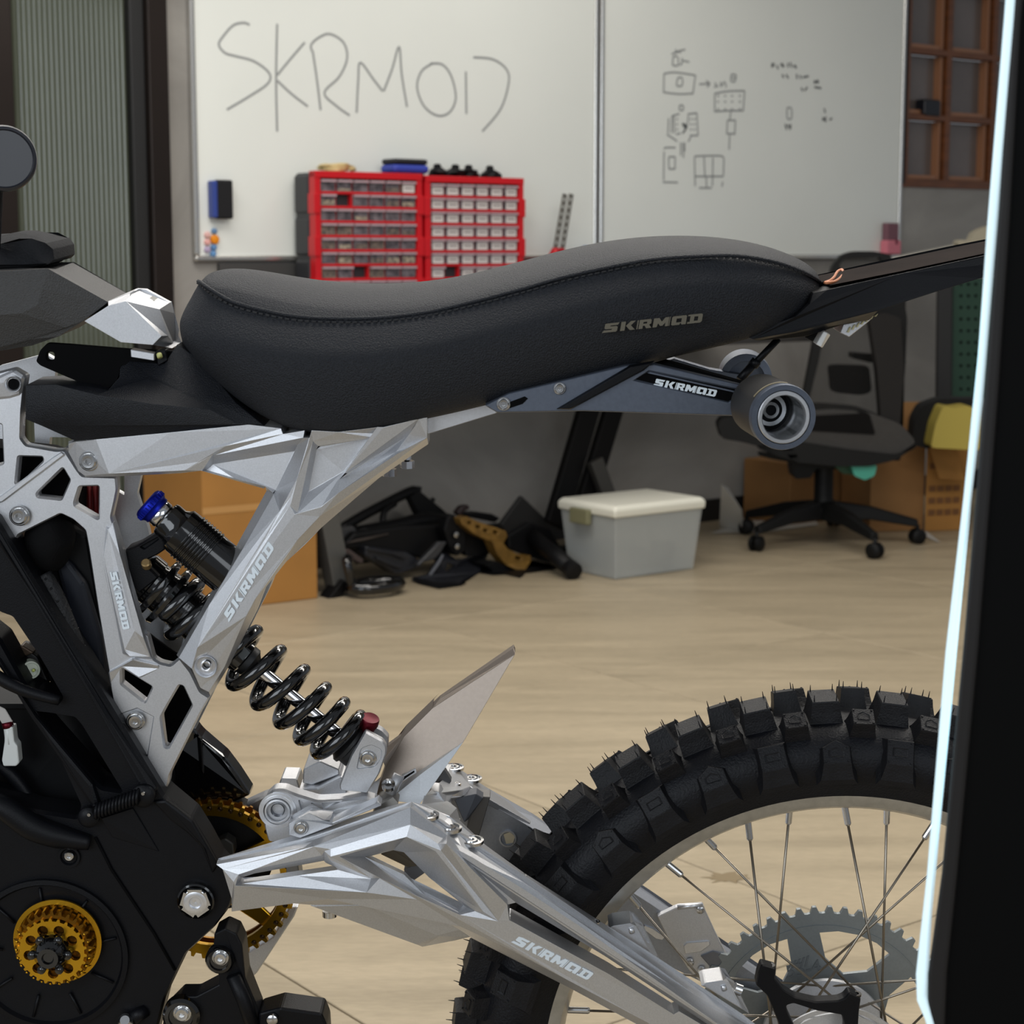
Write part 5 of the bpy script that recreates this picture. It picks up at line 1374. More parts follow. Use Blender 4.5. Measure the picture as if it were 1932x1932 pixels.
# motor cover recess with radial ribs, and the gold pulley
lathe('motor_cover', P(92, 1800, -75) - GND, -LAT, [(.066, -.002), (.066, .003), (.062, .0035), (.060, .0), (.02, -.002)], BLACKM, mf, k=64)
for q in range(9):
    an = q / 9 * math.tau + .25
    c = P(92, 1800, -76)
    tube('cover_rib', [c + (LON * math.cos(an) + VER * math.sin(an)) * r_ - GND for r_ in (.038, .058)], .0012, BLACKM, mf)
pcn = P(110, 1773, -78)
def gear(name, c, ax, ro, ri, th, nt, tooth, m, parent, holes=0, hr=0, hrad=0, ref=VER, k=None, phase=0, tw=.5, tp=.12):
    """toothed ring with optional round lightening holes (dark plugs cut clean through)"""
    ax = Vector(ax).normalized(); u = (Vector(ref) - ax * Vector(ref).dot(ax)).normalized(); v = ax.cross(u)
    outer = []
    n_ = nt
    for q in range(n_):
        for f_, rr in ((-.5, ro - tooth), (-.5 + (1 - tw) * .5, ro - tooth), (-tp, ro), (tp, ro), (.5 - (1 - tw) * .5, ro - tooth)):
            an = (q + f_) / n_ * math.tau + phase
            outer.append((rr * math.cos(an), rr * math.sin(an)))
    kk = 64
    inner = [(ri * math.cos(q / kk * math.tau), ri * math.sin(q / kk * math.tau)) for q in range(kk)]
    loops = [outer, inner]
    for h in range(holes):
        an = (h + .5) / holes * math.tau + phase
        loops.append([(hrad * math.cos(an) + hr * math.cos(q / 12 * math.tau), hrad * math.sin(an) + hr * math.sin(q / 12 * math.tau)) for q in range(12)])
    n = sum(len(l) for l in loops); V = []; Fc = []
    for d in (0, th):
        for l in loops:
            for (x, y) in l: V.append(c + u * x + v * y + ax * d)
    for t in tess(loops): Fc.append(t); Fc.append(tuple(n + i for i in reversed(t)))
    k0 = 0
    for l in loops:
        for j in range(len(l)): Fc.append((k0 + j, k0 + (j + 1) % len(l), n + k0 + (j + 1) % len(l), n + k0 + j))
        k0 += len(l)
    return B(name, V, Fc, m, parent)
pul = lathe('drive_pulley', pcn - GND, -LAT, [(.0350, 0), (.0362, .001), (.0362, .003), (.0325, .0035), (.0320, .001), (.024, .001)], GOLD, bike, k=72, closed=False)
tag(pul, 'gold anodised drive pulley')
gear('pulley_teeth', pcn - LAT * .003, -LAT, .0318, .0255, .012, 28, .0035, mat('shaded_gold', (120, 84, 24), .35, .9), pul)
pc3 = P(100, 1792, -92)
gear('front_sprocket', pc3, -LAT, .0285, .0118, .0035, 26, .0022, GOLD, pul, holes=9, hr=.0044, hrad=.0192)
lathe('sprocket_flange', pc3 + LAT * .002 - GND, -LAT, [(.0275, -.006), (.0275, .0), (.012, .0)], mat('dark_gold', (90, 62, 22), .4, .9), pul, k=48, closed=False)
lathe('hub_nut', P(97, 1797, -98) - GND, -LAT, [(.0150, -.004), (.0140, .004), (.0105, .008), (.0085, .012), (.005, .012), (.004, .010)], BLACKG, pul, k=24)
for q in range(6):
    an = q / 6 * math.tau
    tube('nut_lobe', [P(97, 1797, -98) + (LON * math.cos(an) + VER * math.sin(an)) * .0145 - LAT * h - GND for h in (-.002, .007)], .0034, BLACKG, pul)
for q in range(26):
    an = q / 26 * math.tau
    if math.sin(an) > .55: continue
    c = pc3 + (LON * math.cos(an) + VER * math.sin(an)) * .0292
    tube('guide_tooth', [c - LAT * .001 - GND, c - LAT * -.004 + (LON * math.cos(an) + VER * math.sin(an)) * .004 - GND], [.0011, .0004], GOLD, pul, k=6)
# bolts in the side case
lathe('bolt_seat', P(130, 1617, -76) - GND, -LAT, [(.0092, -.002), (.009, .0005), (.0072, .0005), (.006, -.0015)], BLACKM, mf, k=28)
bolt(131, 1614, -77, 8.5, mf, kind='cap')
# swingarm pivot castle nut
pv = P(370, 1699, -78)
lathe('pivot_ring', pv - GND, -LAT, [(.0152, -.002), (.0152, .002), (.0138, .003), (.0132, .001)], BLACKG, mf, k=40, closed=False)
gear('castle_nut', pv - LAT * .001, -LAT, .0128, .0085, .004, 5, .0024, STEEL, mf, tw=.9, tp=.38)
lathe('pivot_axle', pv - LAT * .001 - GND, -LAT, [(.0110, .0), (.0110, .003), (.0092, .0042), (.0052, .004), (.0046, .002), (.0030, .0022), (.0001, .0016)], SILVER2, mf, k=36, closed=False)
# inside: battery, cable harness, connectors
facets('cutout_backing', [[(-60, 840, -34), (90, 856, -34), (142, 890, -34), (140, 985, -34), (-60, 1000, -34)]], 10, DEEP, bevel=.003)  # dark box added inside to make the upper cut-outs read black
ib = facets('battery_case', [[(130, 985, -24), (166, 1010, -26), (185, 1120, -26), (208, 1300, -26), (310, 1500, -26), (300, 1600, -26), (-40, 1600, -26), (-60, 1330, -26), (60, 1330, -26), (112, 1335, -26), (100, 1300, -30), (40, 1090, -30), (60, 1020, -30)]], 30, mat('battery_case_black', (9, 10, 13), .5, 0, .3, 20, spec=.2), bevel=.003)
facets('battery_lid', [[(100, 1050, -34), (130, 1060, -36), (160, 1100, -36), (190, 1200, -36), (205, 1300, -36), (170, 1260, -36), (125, 1150, -36)]], -24, mat('navy_black_cover', (20, 24, 34), .5, 0, .2, 30, spec=.3), bevel=.004, segs=2)
tube('wrapped_hose', [P(x, y, w) - GND for (x, y, w) in ((80, 1085, -48), (105, 1130, -50), (140, 1215, -50), (170, 1300, -48), (178, 1330, -44))], .0078, mat('braided_hose', (20, 21, 24), .6, 0, .3, 60, .5, 400), bike, n=6, k=14)
for q in range(46):
    t_ = q / 45; x = 82 + 92 * t_; y = 1090 + 235 * t_
hs = smooth_path([P(x, y, w) - GND for (x, y, w) in ((80, 1085, -48), (105, 1130, -50), (140, 1215, -50), (170, 1300, -48), (178, 1330, -44))], 40)
wr = []
for i in range(0, len(hs) - 1, 3):
    t_ = (hs[i + 1] - hs[i]).normalized(); a_ = t_.orthogonal().normalized(); b_ = t_.cross(a_)
    wr.append(hs[i] + (a_ * math.cos(i * .42) + b_ * math.sin(i * .42)) * .0078)
tube('hose_wrap', wr, .0009, BLACKM, LAST[0], k=5)
mo = lump('seal_boot', P(95, 1022, -38) - GND, .021, .02, .026, mat('crumpled_black_boot', (6, 6, 7), .8, spec=.15), 3, None, None, parent=bike, bumps=.14)
mo.modifiers.new('s', 'SUBSURF').levels = 1
RDK = mat('dark_red_cover', (120, 30, 30), .5)
facets('red_cover', [[(138, 912, 10), (205, 905, 10), (200, 990, 10), (176, 1020, 10), (150, 1010, 10), (136, 960, 10)]], 24, RDK)
tag(LAST[0], 'dark red ribbed cover behind the cut-out')
for k in range(5):
    tube('cover_flute', [P(146 + k * 11, 915, 9) - GND, P(148 + k * 11, 985, 9) - GND], .0017, RDK, LAST[0] if k == 0 else fl_)
    if k == 0: fl_ = LAST[0] if LAST[0].name.startswith('red') else bike
# white plugs
def plug(name, pts, w0, w1, m): return facets(name, [[(x, y, w0) for (x, y) in pts]], w1, m, bevel=.0012, segs=2)
pl = plug('white_connector', [(8, 1372), (24, 1372), (27, 1400), (33, 1408), (36, 1440), (30, 1446), (6, 1446), (3, 1435), (8, 1400)], -60, -48, WHITEP)
tube('connector_barrel', [P(16, 1368, -56) - GND, P(20, 1402, -56) - GND], .0042, WHITEP, pl)
tube('connector_band', [P(13, 1362, -56) - GND, P(16, 1372, -56) - GND], .0046, REDA, pl)
facets('paper_tag', [[(-6, 1330, -58), (10, 1338, -58), (24, 1362, -58), (4, 1366, -58), (-6, 1350, -58)]], -57, mat('grey_tag', (176, 172, 168), .6), parent=pl)
p2_ = lathe('white_connector', P(57, 1263, -46) - GND, (-LAT + VER * .2 + LON * .4), [(.0085, -.010), (.0085, -.002), (.0072, .0), (.0072, .006), (.0058, .0062), (.0055, .0045), (.0001, .0045)], mat('greenish_white_plastic', (196, 202, 184), .4), bike, k=24)
for d_ in (-.0028, .0028):
    tube('connector_pin', [P(57, 1263, -46) - LAT * .006 + LON * (d_ + .002) + VER * d_ * .5 - GND, P(57, 1263, -46) - LAT * .008 + LON * (d_ + .002) + VER * d_ * .5 - GND], .0013, mat('lime_terminal', (190, 200, 110), .5) if d_ < 0 else MATS['lime_terminal'], p2_)
plug('relay_block', [(22, 1240), (36, 1220), (46, 1222), (70, 1240), (92, 1290), (60, 1296), (50, 1270), (26, 1248)], -40, -20, mat('relay_black', (22, 20, 20), .5))
plug('relay_cap', [(24, 1236), (40, 1217), (64, 1232), (44, 1240), (30, 1246)], -42, -30, mat('bronze_cap', (92, 76, 62), .4, .5))
tube('loom_cable', [P(x, y, -40) - GND for (x, y) in ((-20, 1430), (30, 1470), (70, 1540), (60, 1600))], .006, BLACKM, bike, n=5)

# far black fairing behind the shock, right of the side plate
facets('far_side_case', [[(316, 1500, 30), (334, 1410, 30), (360, 1370, 32), (375, 1388, 34), (424, 1428, 36), (448, 1460, 36), (474, 1500, 36), (430, 1520, 34), (340, 1530, 30)]], 60, BLACKG, bevel=.003, segs=2)
facets('far_case_rib', [[(372, 1390, 28), (380, 1396, 27), (384, 1462, 28), (376, 1450, 29)]], 34, BLACKG, bevel=.001)

facets('dark_backing', [[(214, 1248, 8), (292, 1280, 8), (345, 1284, 8), (372, 1330, 8), (335, 1430, 8), (250, 1425, 8)]], 14, DEEP, bevel=.001)  # dark sheet added behind the cut-outs so they look black
facets('dark_backing', [[(258, 1176, 6), (292, 1204, 6), (345, 1240, 6), (352, 1262, 6), (318, 1270, 6), (276, 1252, 6)]], 10, DEEP, bevel=.001)

# ------------------------------------------------------------------ lower black linkage and stand bracket
lk = facets('stand_bracket', [
 [(404, 1762, -84), (424, 1752, -86), (446, 1762, -86), (457, 1785, -86), (463, 1846, -86), (489, 1908, -84), (500, 1990, -84), (440, 1990, -84), (430, 1900, -84), (412, 1840, -84), (402, 1800, -84)],
 [(340, 1880, -84), (370, 1880, -84), (412, 1858, -84), (412, 1840, -84), (430, 1900, -84), (440, 1990, -84), (300, 1990, -84), (310, 1910, -84)]], -60, BLACKM, bevel=.003, segs=2)
for (x, y, r_) in ((416, 1807, .0118), (344, 1912, .0155)):
    lathe('linkage_boss', P(x, y, -84) - GND, -LAT, [(r_, -.004), (r_, .005), (r_ * .86, .0075), (r_ * .66, .0078), (r_ * .62, .006)], BLACKG, lk, k=36)
    bolt(x, y, -91, 12 if y < 1850 else 13, lk)
tube('linkage_arm', [P(x, y, -88) - GND for (x, y) in ((440, 1840), (462, 1892), (478, 1940))], [.006, .006, .006], BLACKM, lk)
facets('foot_pad', [[(488, 1912, -88), (529, 1902, -90), (607, 1913, -90), (617, 1935, -88), (620, 1990, -88), (480, 1990, -86)]], -60, BLACKM, bevel=.002, segs=2)
lathe('pad_pin', P(514, 1923, -92) - GND, -LAT, [(.0045, -.002), (.0045, .002), (.003, .003)], STEEL, LAST[0], k=16)
lathe('cable_end', P(238, 1928, -80) - GND, (-LAT + VER * .8), [(.0065, -.004), (.0065, .003), (.004, .006)], STEEL, bike, k=20)
tube('cable_sleeve', [P(250, 1922, -78) - GND, P(275, 1905, -72) - GND], .006, BLACKM, bike)

# ------------------------------------------------------------------ shock absorber
sa0 = P(262, 1078, -28); sa1 = P(694, 1431, -22)
sd = (sa1 - sa0).normalized(); SL = (sa1 - sa0).length
def sax(px):
    """distance along the shock for a pixel column"""
    t = (px - 262) / (694 - 262.0)
    return SL * t
sp0 = sa0 - GND
sh = lathe('shock_absorber', sp0, sd, [(.0155, sax(262)), (.0200, sax(268)), (.0200, sax(286)), (.0188, sax(288)), (.0188, sax(415)), (.0150, sax(420)), (.0150, sax(458)), (.0122, sax(461)), (.011, sax(466))], BLACKG, bike, k=40)
tag(sh, 'black coil-over shock absorber')
# threads of the body
th = []
for q in range(26 * 14):
    t_ = q / (26 * 14.0); an = q / 14 * math.tau
    a_ = sd.orthogonal().normalized(); b_ = sd.cross(a_)
    th.append(sp0 + sd * (sax(300) + (sax(412) - sax(300)) * t_) + (a_ * math.cos(an) + b_ * math.sin(an)) * .0188)
tube('body_thread', th, .0007, BLACKG, sh, k=4)
lathe('preload_collar', sp0, sd, [(.018, sax(292)), (.0255, sax(294)), (.0265, sax(296)), (.0265, sax(301)), (.0255, sax(304)), (.018, sax(306))], BLACKG, sh, k=20)
lathe('preload_collar', sp0, sd, [(.018, sax(311)), (.0268, sax(313)), (.0278, sax(316)), (.0268, sax(322)), (.02, sax(325))], BLACKG, sh, k=32)
lathe('seal_head', sp0, sd, [(.012, sax(458)), (.0128, sax(461)), (.0128, sax(470)), (.010, sax(474)), (.008, sax(478))], mat('matt_black_head', (26, 27, 29), .5), sh, k=28)
lathe('damper_rod', sp0, sd, [(.0056, sax(480)), (.0056, sax(660))], CHROME, sh, k=24)
lathe('bump_stop', sp0, sd, [(.006, sax(566)), (.0100, sax(567)), (.0105, sax(571)), (.0100, sax(575)), (.006, sax(577))], mat('black_rubber_stop', (16, 16, 17), .7), sh, k=24)
lathe('spring_seat', sp0, sd, [(.006, sax(640)), (.0125, sax(644)), (.0185, sax(655)), (.0185, sax(660)), (.0165, sax(662)), (.0165, sax(688)), (.012, sax(700))], mat('matt_black_seat', (18, 18, 20), .5), sh, k=28)
# coil spring with closed ends
pts = []
a_ = (VER - sd * VER.dot(sd)).normalized(); b_ = sd.cross(a_)
x0, x1 = 328, 652
nt_ = 8.6; N_ = 340
def pitch_pos(t):
    # slow at both ends
    return t - .035 * math.sin(t * math.tau)
for q in range(N_ + 1):
    t_ = q / N_; an = 2.0 - t_ * nt_ * math.tau
    pts.append(sp0 + sd * (sax(x0) + (sax(x1) - sax(x0)) * pitch_pos(t_)) + (a_ * math.cos(an) + b_ * math.sin(an)) * .0232)
tube('coil_spring', pts, .0055, BLACKG, sh, k=12)
# piggyback reservoir
r0 = P(292, 960, -46); r1 = P(450, 1094, -46); rd = (r1 - r0).normalized(); RLn = (r1 - r0).length
def rx(px): return RLn * (px - 292) / 158.0
rp0 = r0 - GND
rs = lathe('reservoir', rp0, rd, [(.0095, rx(303)), (.0095, rx(309)), (.0142, rx(312)), (.0150, rx(316)), (.0150, rx(328)), (.0168, rx(333)), (.0192, rx(337)), (.0196, rx(345)), (.0196, rx(456))], BLACKG, bike, k=48)
tag(rs, 'black cylindrical shock reservoir with a blue knob')
for k in range(8): lathe('reservoir_ring', rp0, rd, [(.0193, rx(352 + k * 5.2)), (.0206, rx(353 + k * 5.2)), (.0206, rx(355 + k * 5.2)), (.0193, rx(356.4 + k * 5.2))], BLACKG, rs, k=40)
lathe('knob_neck', rp0, rd, [(.0105, rx(298)), (.0112, rx(300)), (.0112, rx(307)), (.0105, rx(309))], CHROME, rs, k=28)
bn_ = lathe('blue_knob', rp0, rd, [(.0105, rx(276)), (.0128, rx(278)), (.0138, rx(281)), (.0138, rx(289)), (.0125, rx(291)), (.0120, rx(293)), (.0120, rx(297)), (.0105, rx(299))], BLUEA, rs, k=36)
for k in range(30):
    an = k / 30 * math.tau; u_ = rd.orthogonal().normalized(); v_ = rd.cross(u_)
    c = rp0 + (u_ * math.cos(an) + v_ * math.sin(an)) * .0138
    if k == 0: kv = []; kf = []
    a2, b2 = tube_data([c + rd * rx(281.5), c + rd * rx(288.5)], .0006, 4, v0=len(kv)); kv += a2; kf += b2
kn = mk('knurl', kv, kf, BLUEA, rs); kn['kind'] = 'stuff'
# bridge between reservoir and shock head
plate('shock_bridge', rnd([(236, 1070), (232, 1040), (258, 1030), (296, 1006), (330, 1010), (322, 1030), (296, 1048), (270, 1060), (300, 1090), (262, 1120), (244, 1100)], 5), -50, -24, BLACKM, ch=3, chw=3,
      pockets=[(rnd([(262, 1032), (298, 1012), (301, 1018), (272, 1038)], 3), 3, 2)], bevel=.001)
for (x, y) in ((276, 1064),): lathe('bleed_screw', P(x, y, -52) - GND, (VER - LAT), [(.004, -.003), (.004, .002), (.003, .003)], mat('brass_screw', (168, 140, 96), .35, .8), sh, k=12)
B('body_label', [P(x, y, -49) for (x, y) in ((437, 1222), (450, 1208), (472, 1232), (458, 1246))], [(0, 1, 2, 3)], mat('scratched_label', (70, 76, 80), .4), parent=sh, recalc=False)
# red rebound knob, lower eye and clevis
kx = P(692, 1378, -24); kd = (P(708, 1352, -30) - kx).normalized()
lathe('red_knob', kx - GND, (VER * .85 + LON * .25 - LAT * .25), [(.004, -.006), (.006, -.002), (.0060, .002), (.0080, .007), (.0080, .012), (.0074, .0132), (.003, .0125)], REDA, sh, k=28)
cv = plate('shock_clevis', rnd([(689, 1380), (722, 1398), (729, 1409), (729, 1422), (716, 1460), (693, 1498), (672, 1495), (642, 1493), (640, 1482), (662, 1426)], 4), -44, -36, SILVER, ch=2.5, chw=2.5, bevel=.0006,
           pockets=[(rnd([(672, 1452), (680, 1412), (700, 1404), (721, 1414), (720, 1430), (708, 1448)], 6), 1.2, 1.5)])
bolt(694, 1431, -43, 12.5, cv)
plate('shock_clevis', rnd([(700, 1366), (722, 1378), (733, 1390), (732, 1410), (700, 1470), (660, 1470), (690, 1400)], 4), 2, 10, SILVER, ch=2)
tag(LAST[0], 'far plate of the shock clevis')

# ------------------------------------------------------------------ rocker and top bridge ahead of the swingarm peak
rk = plate('rocker_arm', rnd([(497, 1530), (500, 1505), (516, 1490), (536, 1490), (560, 1500), (600, 1512), (640, 1510), (690, 1505), (712, 1512), (700, 1524), (640, 1550), (600, 1560), (560, 1556), (552, 1590), (506, 1590), (498, 1560)], 6), -52, -36, SILVER, ch=3, chw=3, bevel=.0008, segs=2,
           pockets=[(rnd([(562, 1508), (572, 1512), (578, 1534), (568, 1530)], 4), 3, 1.5), (rnd([(586, 1514), (594, 1516), (600, 1530), (590, 1528)], 4), 3, 1.5), (rnd([(606, 1514), (648, 1510), (610, 1528)], 3), 3, 1.5)])
for r_, h_ in ((.0155, .0), (.0135, .0012), (.0105, .0020)):
    lathe('bearing_ring', P(524, 1529, -52) - GND - LAT * h_, -LAT, [(r_, -.001), (r_, .001), (r_ * .86, .0013), (r_ * .84, .0)], SILVER2, rk, k=36, closed=False)
lathe('axle_bore', P(524, 1528, -55) - GND, -LAT, [(.0058, .0008), (.0052, .0004), (.0046, -.004), (.0001, -.004)], mat('dark_bore_metal', (96, 98, 104), .2, .9), rk, k=28, closed=False)
facets('bridge_link', [
 [(544, 1553, -78), (560, 1545, -80), (583, 1532, -80), (612, 1548, -80), (628, 1552, -78), (708, 1516, -76), (712, 1510, -74), (720, 1520, -76), (628, 1558, -80), (566, 1582, -82), (545, 1576, -82)],
 [(544, 1553, -78), (550, 1545, -62), (588, 1528, -62), (630, 1532, -62), (624, 1548, -78), (612, 1548, -80), (583, 1532, -80), (560, 1545, -80)]], -60, SILVER, bevel=.0008)
bolt(568, 1562, -82, 10, LAST[0])
facets('bridge_plate', [
 [(620, 1555, -60), (700, 1522, -60), (712, 1496, -40), (700, 1494, -20), (640, 1500, -20), (600, 1512, -30), (612, 1530, -50)]], 0, SILVER)
for (pts_) in ([(571, 1478, -6), (572, 1452, -6), (603, 1436, -6), (640, 1452, -6), (640, 1462, -6), (588, 1482, -6)],
               [(526, 1480, 10), (530, 1469, 10), (560, 1470, 10), (566, 1488, 10), (556, 1498, 10)],
               [(562, 1490, -16), (600, 1488, -16), (645, 1466, -16), (652, 1480, -16), (655, 1498, -16), (620, 1510, -16), (575, 1500, -16)]):
    facets('bridge_block', [pts_], 40, SILVER, bevel=.001)
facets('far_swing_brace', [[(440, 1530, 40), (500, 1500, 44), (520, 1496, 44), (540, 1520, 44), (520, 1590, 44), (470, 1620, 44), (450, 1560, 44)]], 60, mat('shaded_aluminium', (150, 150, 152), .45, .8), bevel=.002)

# ------------------------------------------------------------------ short silver mudguard blade
BLD = mat('brushed_bronze_silver', (150, 138, 127), .42, .85, .06, 300, .06, 1500)
bp_ = ((972, 1234, 4), (875, 1399, -10), (816, 1336, 2))
bw_ = lambda x, y: (x, y, round(wpl(*bp_, x, y), 2))
bl = facets('fender_blade', [
 [(972, 1234, 4), (875, 1399, -10), bw_(792, 1470), bw_(703, 1517), bw_(727, 1448), bw_(762, 1390), (816, 1336, 2)],
 [(969, 1222, 12), (972, 1234, 4), (816, 1336, 2), (809, 1338, 12), (830, 1318, 12)],
], 22, BLD, bevel=.0005)
facets('blade_fold', [[(809, 1337, 18), (816, 1338, 3), (762, 1391, 2), (727, 1448, 0), (722, 1436, 14), (729, 1410, 24), (760, 1386, 26)]], 34, BLD, parent=bl)
facets('blade_side', [[(875, 1399, -12), (792, 1517, -44), (750, 1512, -46), (742, 1503, -44), (792, 1462, -30)]], -20, mat('lit_blade_side', (238, 241, 244), .34, .7, .05, 500, .08, 1500), parent=bl)  # light caught by this facet is put into its paler colour
facets('blade_slot', [[(754, 1478, -34), (757, 1466, -31), (784, 1449, -25), (786, 1458, -26), (760, 1474, -33)]], -24, SILVER2, parent=bl, bevel=.0003)
facets('blade_slot', [[(760, 1472, -36), (762, 1467, -33), (781, 1455, -28), (782, 1457, -28)]], -26, DEEP, parent=bl, bevel=0)
tube('blade_post', [P(753, 1462, -44) - GND, P(736, 1498, -48) - GND], .0048, SILVER, bl)
lathe('post_screw', P(733, 1482, -52) - GND, VER - LAT * .6, [(.0055, -.002), (.0055, .002), (.003, .0025), (.003, .001)], STEEL, bl, k=18)
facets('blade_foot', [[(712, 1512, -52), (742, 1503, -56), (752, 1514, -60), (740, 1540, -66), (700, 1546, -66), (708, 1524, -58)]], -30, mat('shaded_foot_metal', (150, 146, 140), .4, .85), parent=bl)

# ------------------------------------------------------------------ swingarm, near side
SW = [
 # top edge bands
 [(408, 1631, -96), (410, 1625, -92), (571, 1591, -96), (590, 1588, -98), (592, 1597, -104), (571, 1600, -104)],
 [(590, 1588, -98), (774, 1523, -98), (774, 1556, -108), (624, 1602, -108), (592, 1597, -104)],
 [(410, 1625, -92), (412, 1620, -70), (560, 1583, -70), (749, 1517, -70), (774, 1523, -98), (590, 1588, -98), (571, 1591, -96)],
 # left arm: strip above slot
 [(408, 1631, -96), (571, 1600, -104), (592, 1597, -104), (612, 1606, -106), (607, 1614, -104), (480, 1640, -102), (450, 1650, -102), (441, 1664, -102), (437, 1695, -100), (420, 1640, -98)],
 [(592, 1597, -104), (624, 1602, -108), (624, 1616, -110), (640, 1616, -110), (716, 1656, -110), (700, 1657, -106), (622, 1622, -106), (612, 1606, -106)],
 # slot walls
 [(450, 1650, -102), (480, 1640, -102), (607, 1614, -104), (611, 1624, -96), (579, 1630, -94), (480, 1648, -94), (455, 1656, -94)],
 [(441, 1664, -102), (450, 1650, -102), (455, 1656, -94), (453, 1662, -94), (458, 1667, -96), (444, 1671, -102)],
 [(607, 1614, -104), (612, 1606, -106), (622, 1622, -106), (637, 1638, -96), (615, 1628, -94), (611, 1624, -96)],
 # facet below the slot
 [(444, 1671, -102), (458, 1667, -96), (560, 1652, -96), (637, 1641, -96), (700, 1658, -100), (716, 1657, -106), (692, 1684, -108)],
 [(637, 1638, -96), (622, 1622, -106), (700, 1657, -106), (716, 1656, -110), (716, 1657, -106), (700, 1658, -100), (637, 1641, -96)],
 # lower left
 [(437, 1695, -100), (441, 1664, -102), (444, 1671, -102), (692, 1684, -108), (620, 1696, -102), (547, 1704, -96), (437, 1720, -94)],
 [(692, 1684, -108), (786, 1697, -108), (868, 1748, -106), (868, 1755, -98), (771, 1701, -96), (685, 1707, -92), (584, 1707, -92), (547, 1704, -96), (620, 1696, -102)],
 # diamond: upper rim strip
 [(624, 1602, -108), (774, 1556, -108), (767, 1579, -112), (624, 1616, -110)],
 [(774, 1556, -108), (826, 1592, -110), (832, 1605, -112), (822, 1606, -112), (767, 1579, -112)],
 # diamond inner slope
 [(624, 1616, -110), (767, 1579, -112), (762, 1608, -98), (742, 1604, -96), (700, 1615, -94), (687, 1616, -94), (640, 1616, -110)],
 [(767, 1579, -112), (822, 1606, -112), (832, 1605, -112), (912, 1720, -112), (940, 1738, -110), (896, 1719, -108), (880, 1712, -96), (840, 1678, -94), (810, 1656, -94), (783, 1629, -94), (762, 1608, -98)],
 [(640, 1616, -110), (687, 1616, -94), (762, 1650, -92), (800, 1688, -92), (866, 1722, -92), (868, 1726, -110), (786, 1690, -110), (716, 1656, -110)],
 [(866, 1722, -92), (880, 1712, -96), (896, 1719, -108), (868, 1726, -110)],
 # lower rail, near face
 [(716, 1657, -106), (716, 1656, -110), (786, 1690, -110), (868, 1726, -110), (896, 1719, -108), (940, 1738, -110), (963, 1737, -110), (1149, 1838, -108), (1271, 1914, -106), (1281, 1908, -106), (1420, 1990, -104), (1330, 1990, -104), (1223, 1930, -106), (1069, 1848, -108), (960, 1790, -108), (868, 1748, -106), (786, 1697, -108), (692, 1684, -108)],
 [(868, 1748, -106), (960, 1790, -108), (1069, 1848, -108), (1223, 1930, -106), (1330, 1990, -104), (1310, 1990, -92), (1204, 1934, -92), (1069, 1861, -92), (892, 1771, -92), (868, 1755, -98)],
 # fin
 [(826, 1592, -110), (842, 1592, -118), (857, 1607, -118), (957, 1707, -114), (961, 1737, -114), (940, 1738, -110), (912, 1720, -112), (832, 1605, -112)],
 # top rail: face and slopes
 [(774, 1523, -98), (870, 1596, -100), (985, 1664, -102), (1101, 1742, -102), (1261, 1856, -102), (1450, 1990, -102), (1436, 1990, -112), (1281, 1884, -112), (1101, 1752, -112), (985, 1676, -112), (892, 1618, -112), (842, 1592, -112), (826, 1592, -110), (774, 1556, -108)],
 [(842, 1592, -112), (892, 1618, -112), (985, 1676, -112), (1101, 1752, -112), (1281, 1884, -112), (1436, 1990, -112), (1420, 1990, -104), (1281, 1896, -104), (1278, 1889, -102), (1140, 1803, -102), (973, 1703, -102), (957, 1707, -104), (857, 1607, -112)],
]
TOPR = [
 [(774, 1523, -98), (795, 1517, -70), (848, 1540, -70), (914, 1593, -70), (990, 1648, -70), (1143, 1745, -70), (1225, 1796, -70), (1400, 1913, -70), (1500, 1990, -70), (1450, 1990, -102), (1261, 1856, -102), (1101, 1742, -102), (985, 1664, -102), (870, 1596, -100)],
]
sw = facets('swingarm', SW + TOPR, -86, SILVER, bevel=.0009, segs=2, ang=9)
tag(sw, 'faceted silver swingarm, near rail')
lettering('swingarm_lettering', (967, 1779), (1109, 1850), (13, -13), -109.6, LOGO_W, sw, wf=lambda t: -109.4 + .6 * t)
VUP = (VER * .9 - LAT * .3).normalized()
def topbolt(x, y, w, r_, parent):
    c = P(x, y, w)
    lathe('top_bolt', c - GND, VER, [(r_ * 1.25, -.002), (r_ * 1.25, .0005), (r_ * 1.0, .0008), (r_ * .9, -.0006), (r_ * .7, -.0006), (r_ * .62, .0008), (r_ * .36, .0008), (r_ * .3, -.0004)], STEEL, parent, k=20)
for (x, y) in ((804, 1537), (847, 1561), (888, 1585)): topbolt(x, y, -84, .0085, sw)
for (x, y) in ((984, 1652), (1122, 1739)): topbolt(x, y, -78, .0036, sw)
# underside fin of the arm
facets('swingarm_guard', [
 [(584, 1709, -86), (685, 1707, -90), (692, 1709, -90), (827, 1766, -88), (786, 1783, -80)],
 [(692, 1709, -90), (775, 1704, -94), (868, 1754, -92), (888, 1768, -88), (827, 1766, -88)],
 [(786, 1783, -80), (827, 1766, -88), (888, 1768, -88), (860, 1774, -78), (796, 1787, -74)]], -60, SILVER, bevel=.0008)
lathe('guard_bolt', P(622, 1722, -70) - GND, -VER, [(.006, -.002), (.006, .003), (.003, .004)], STEEL, LAST[0], k=16)
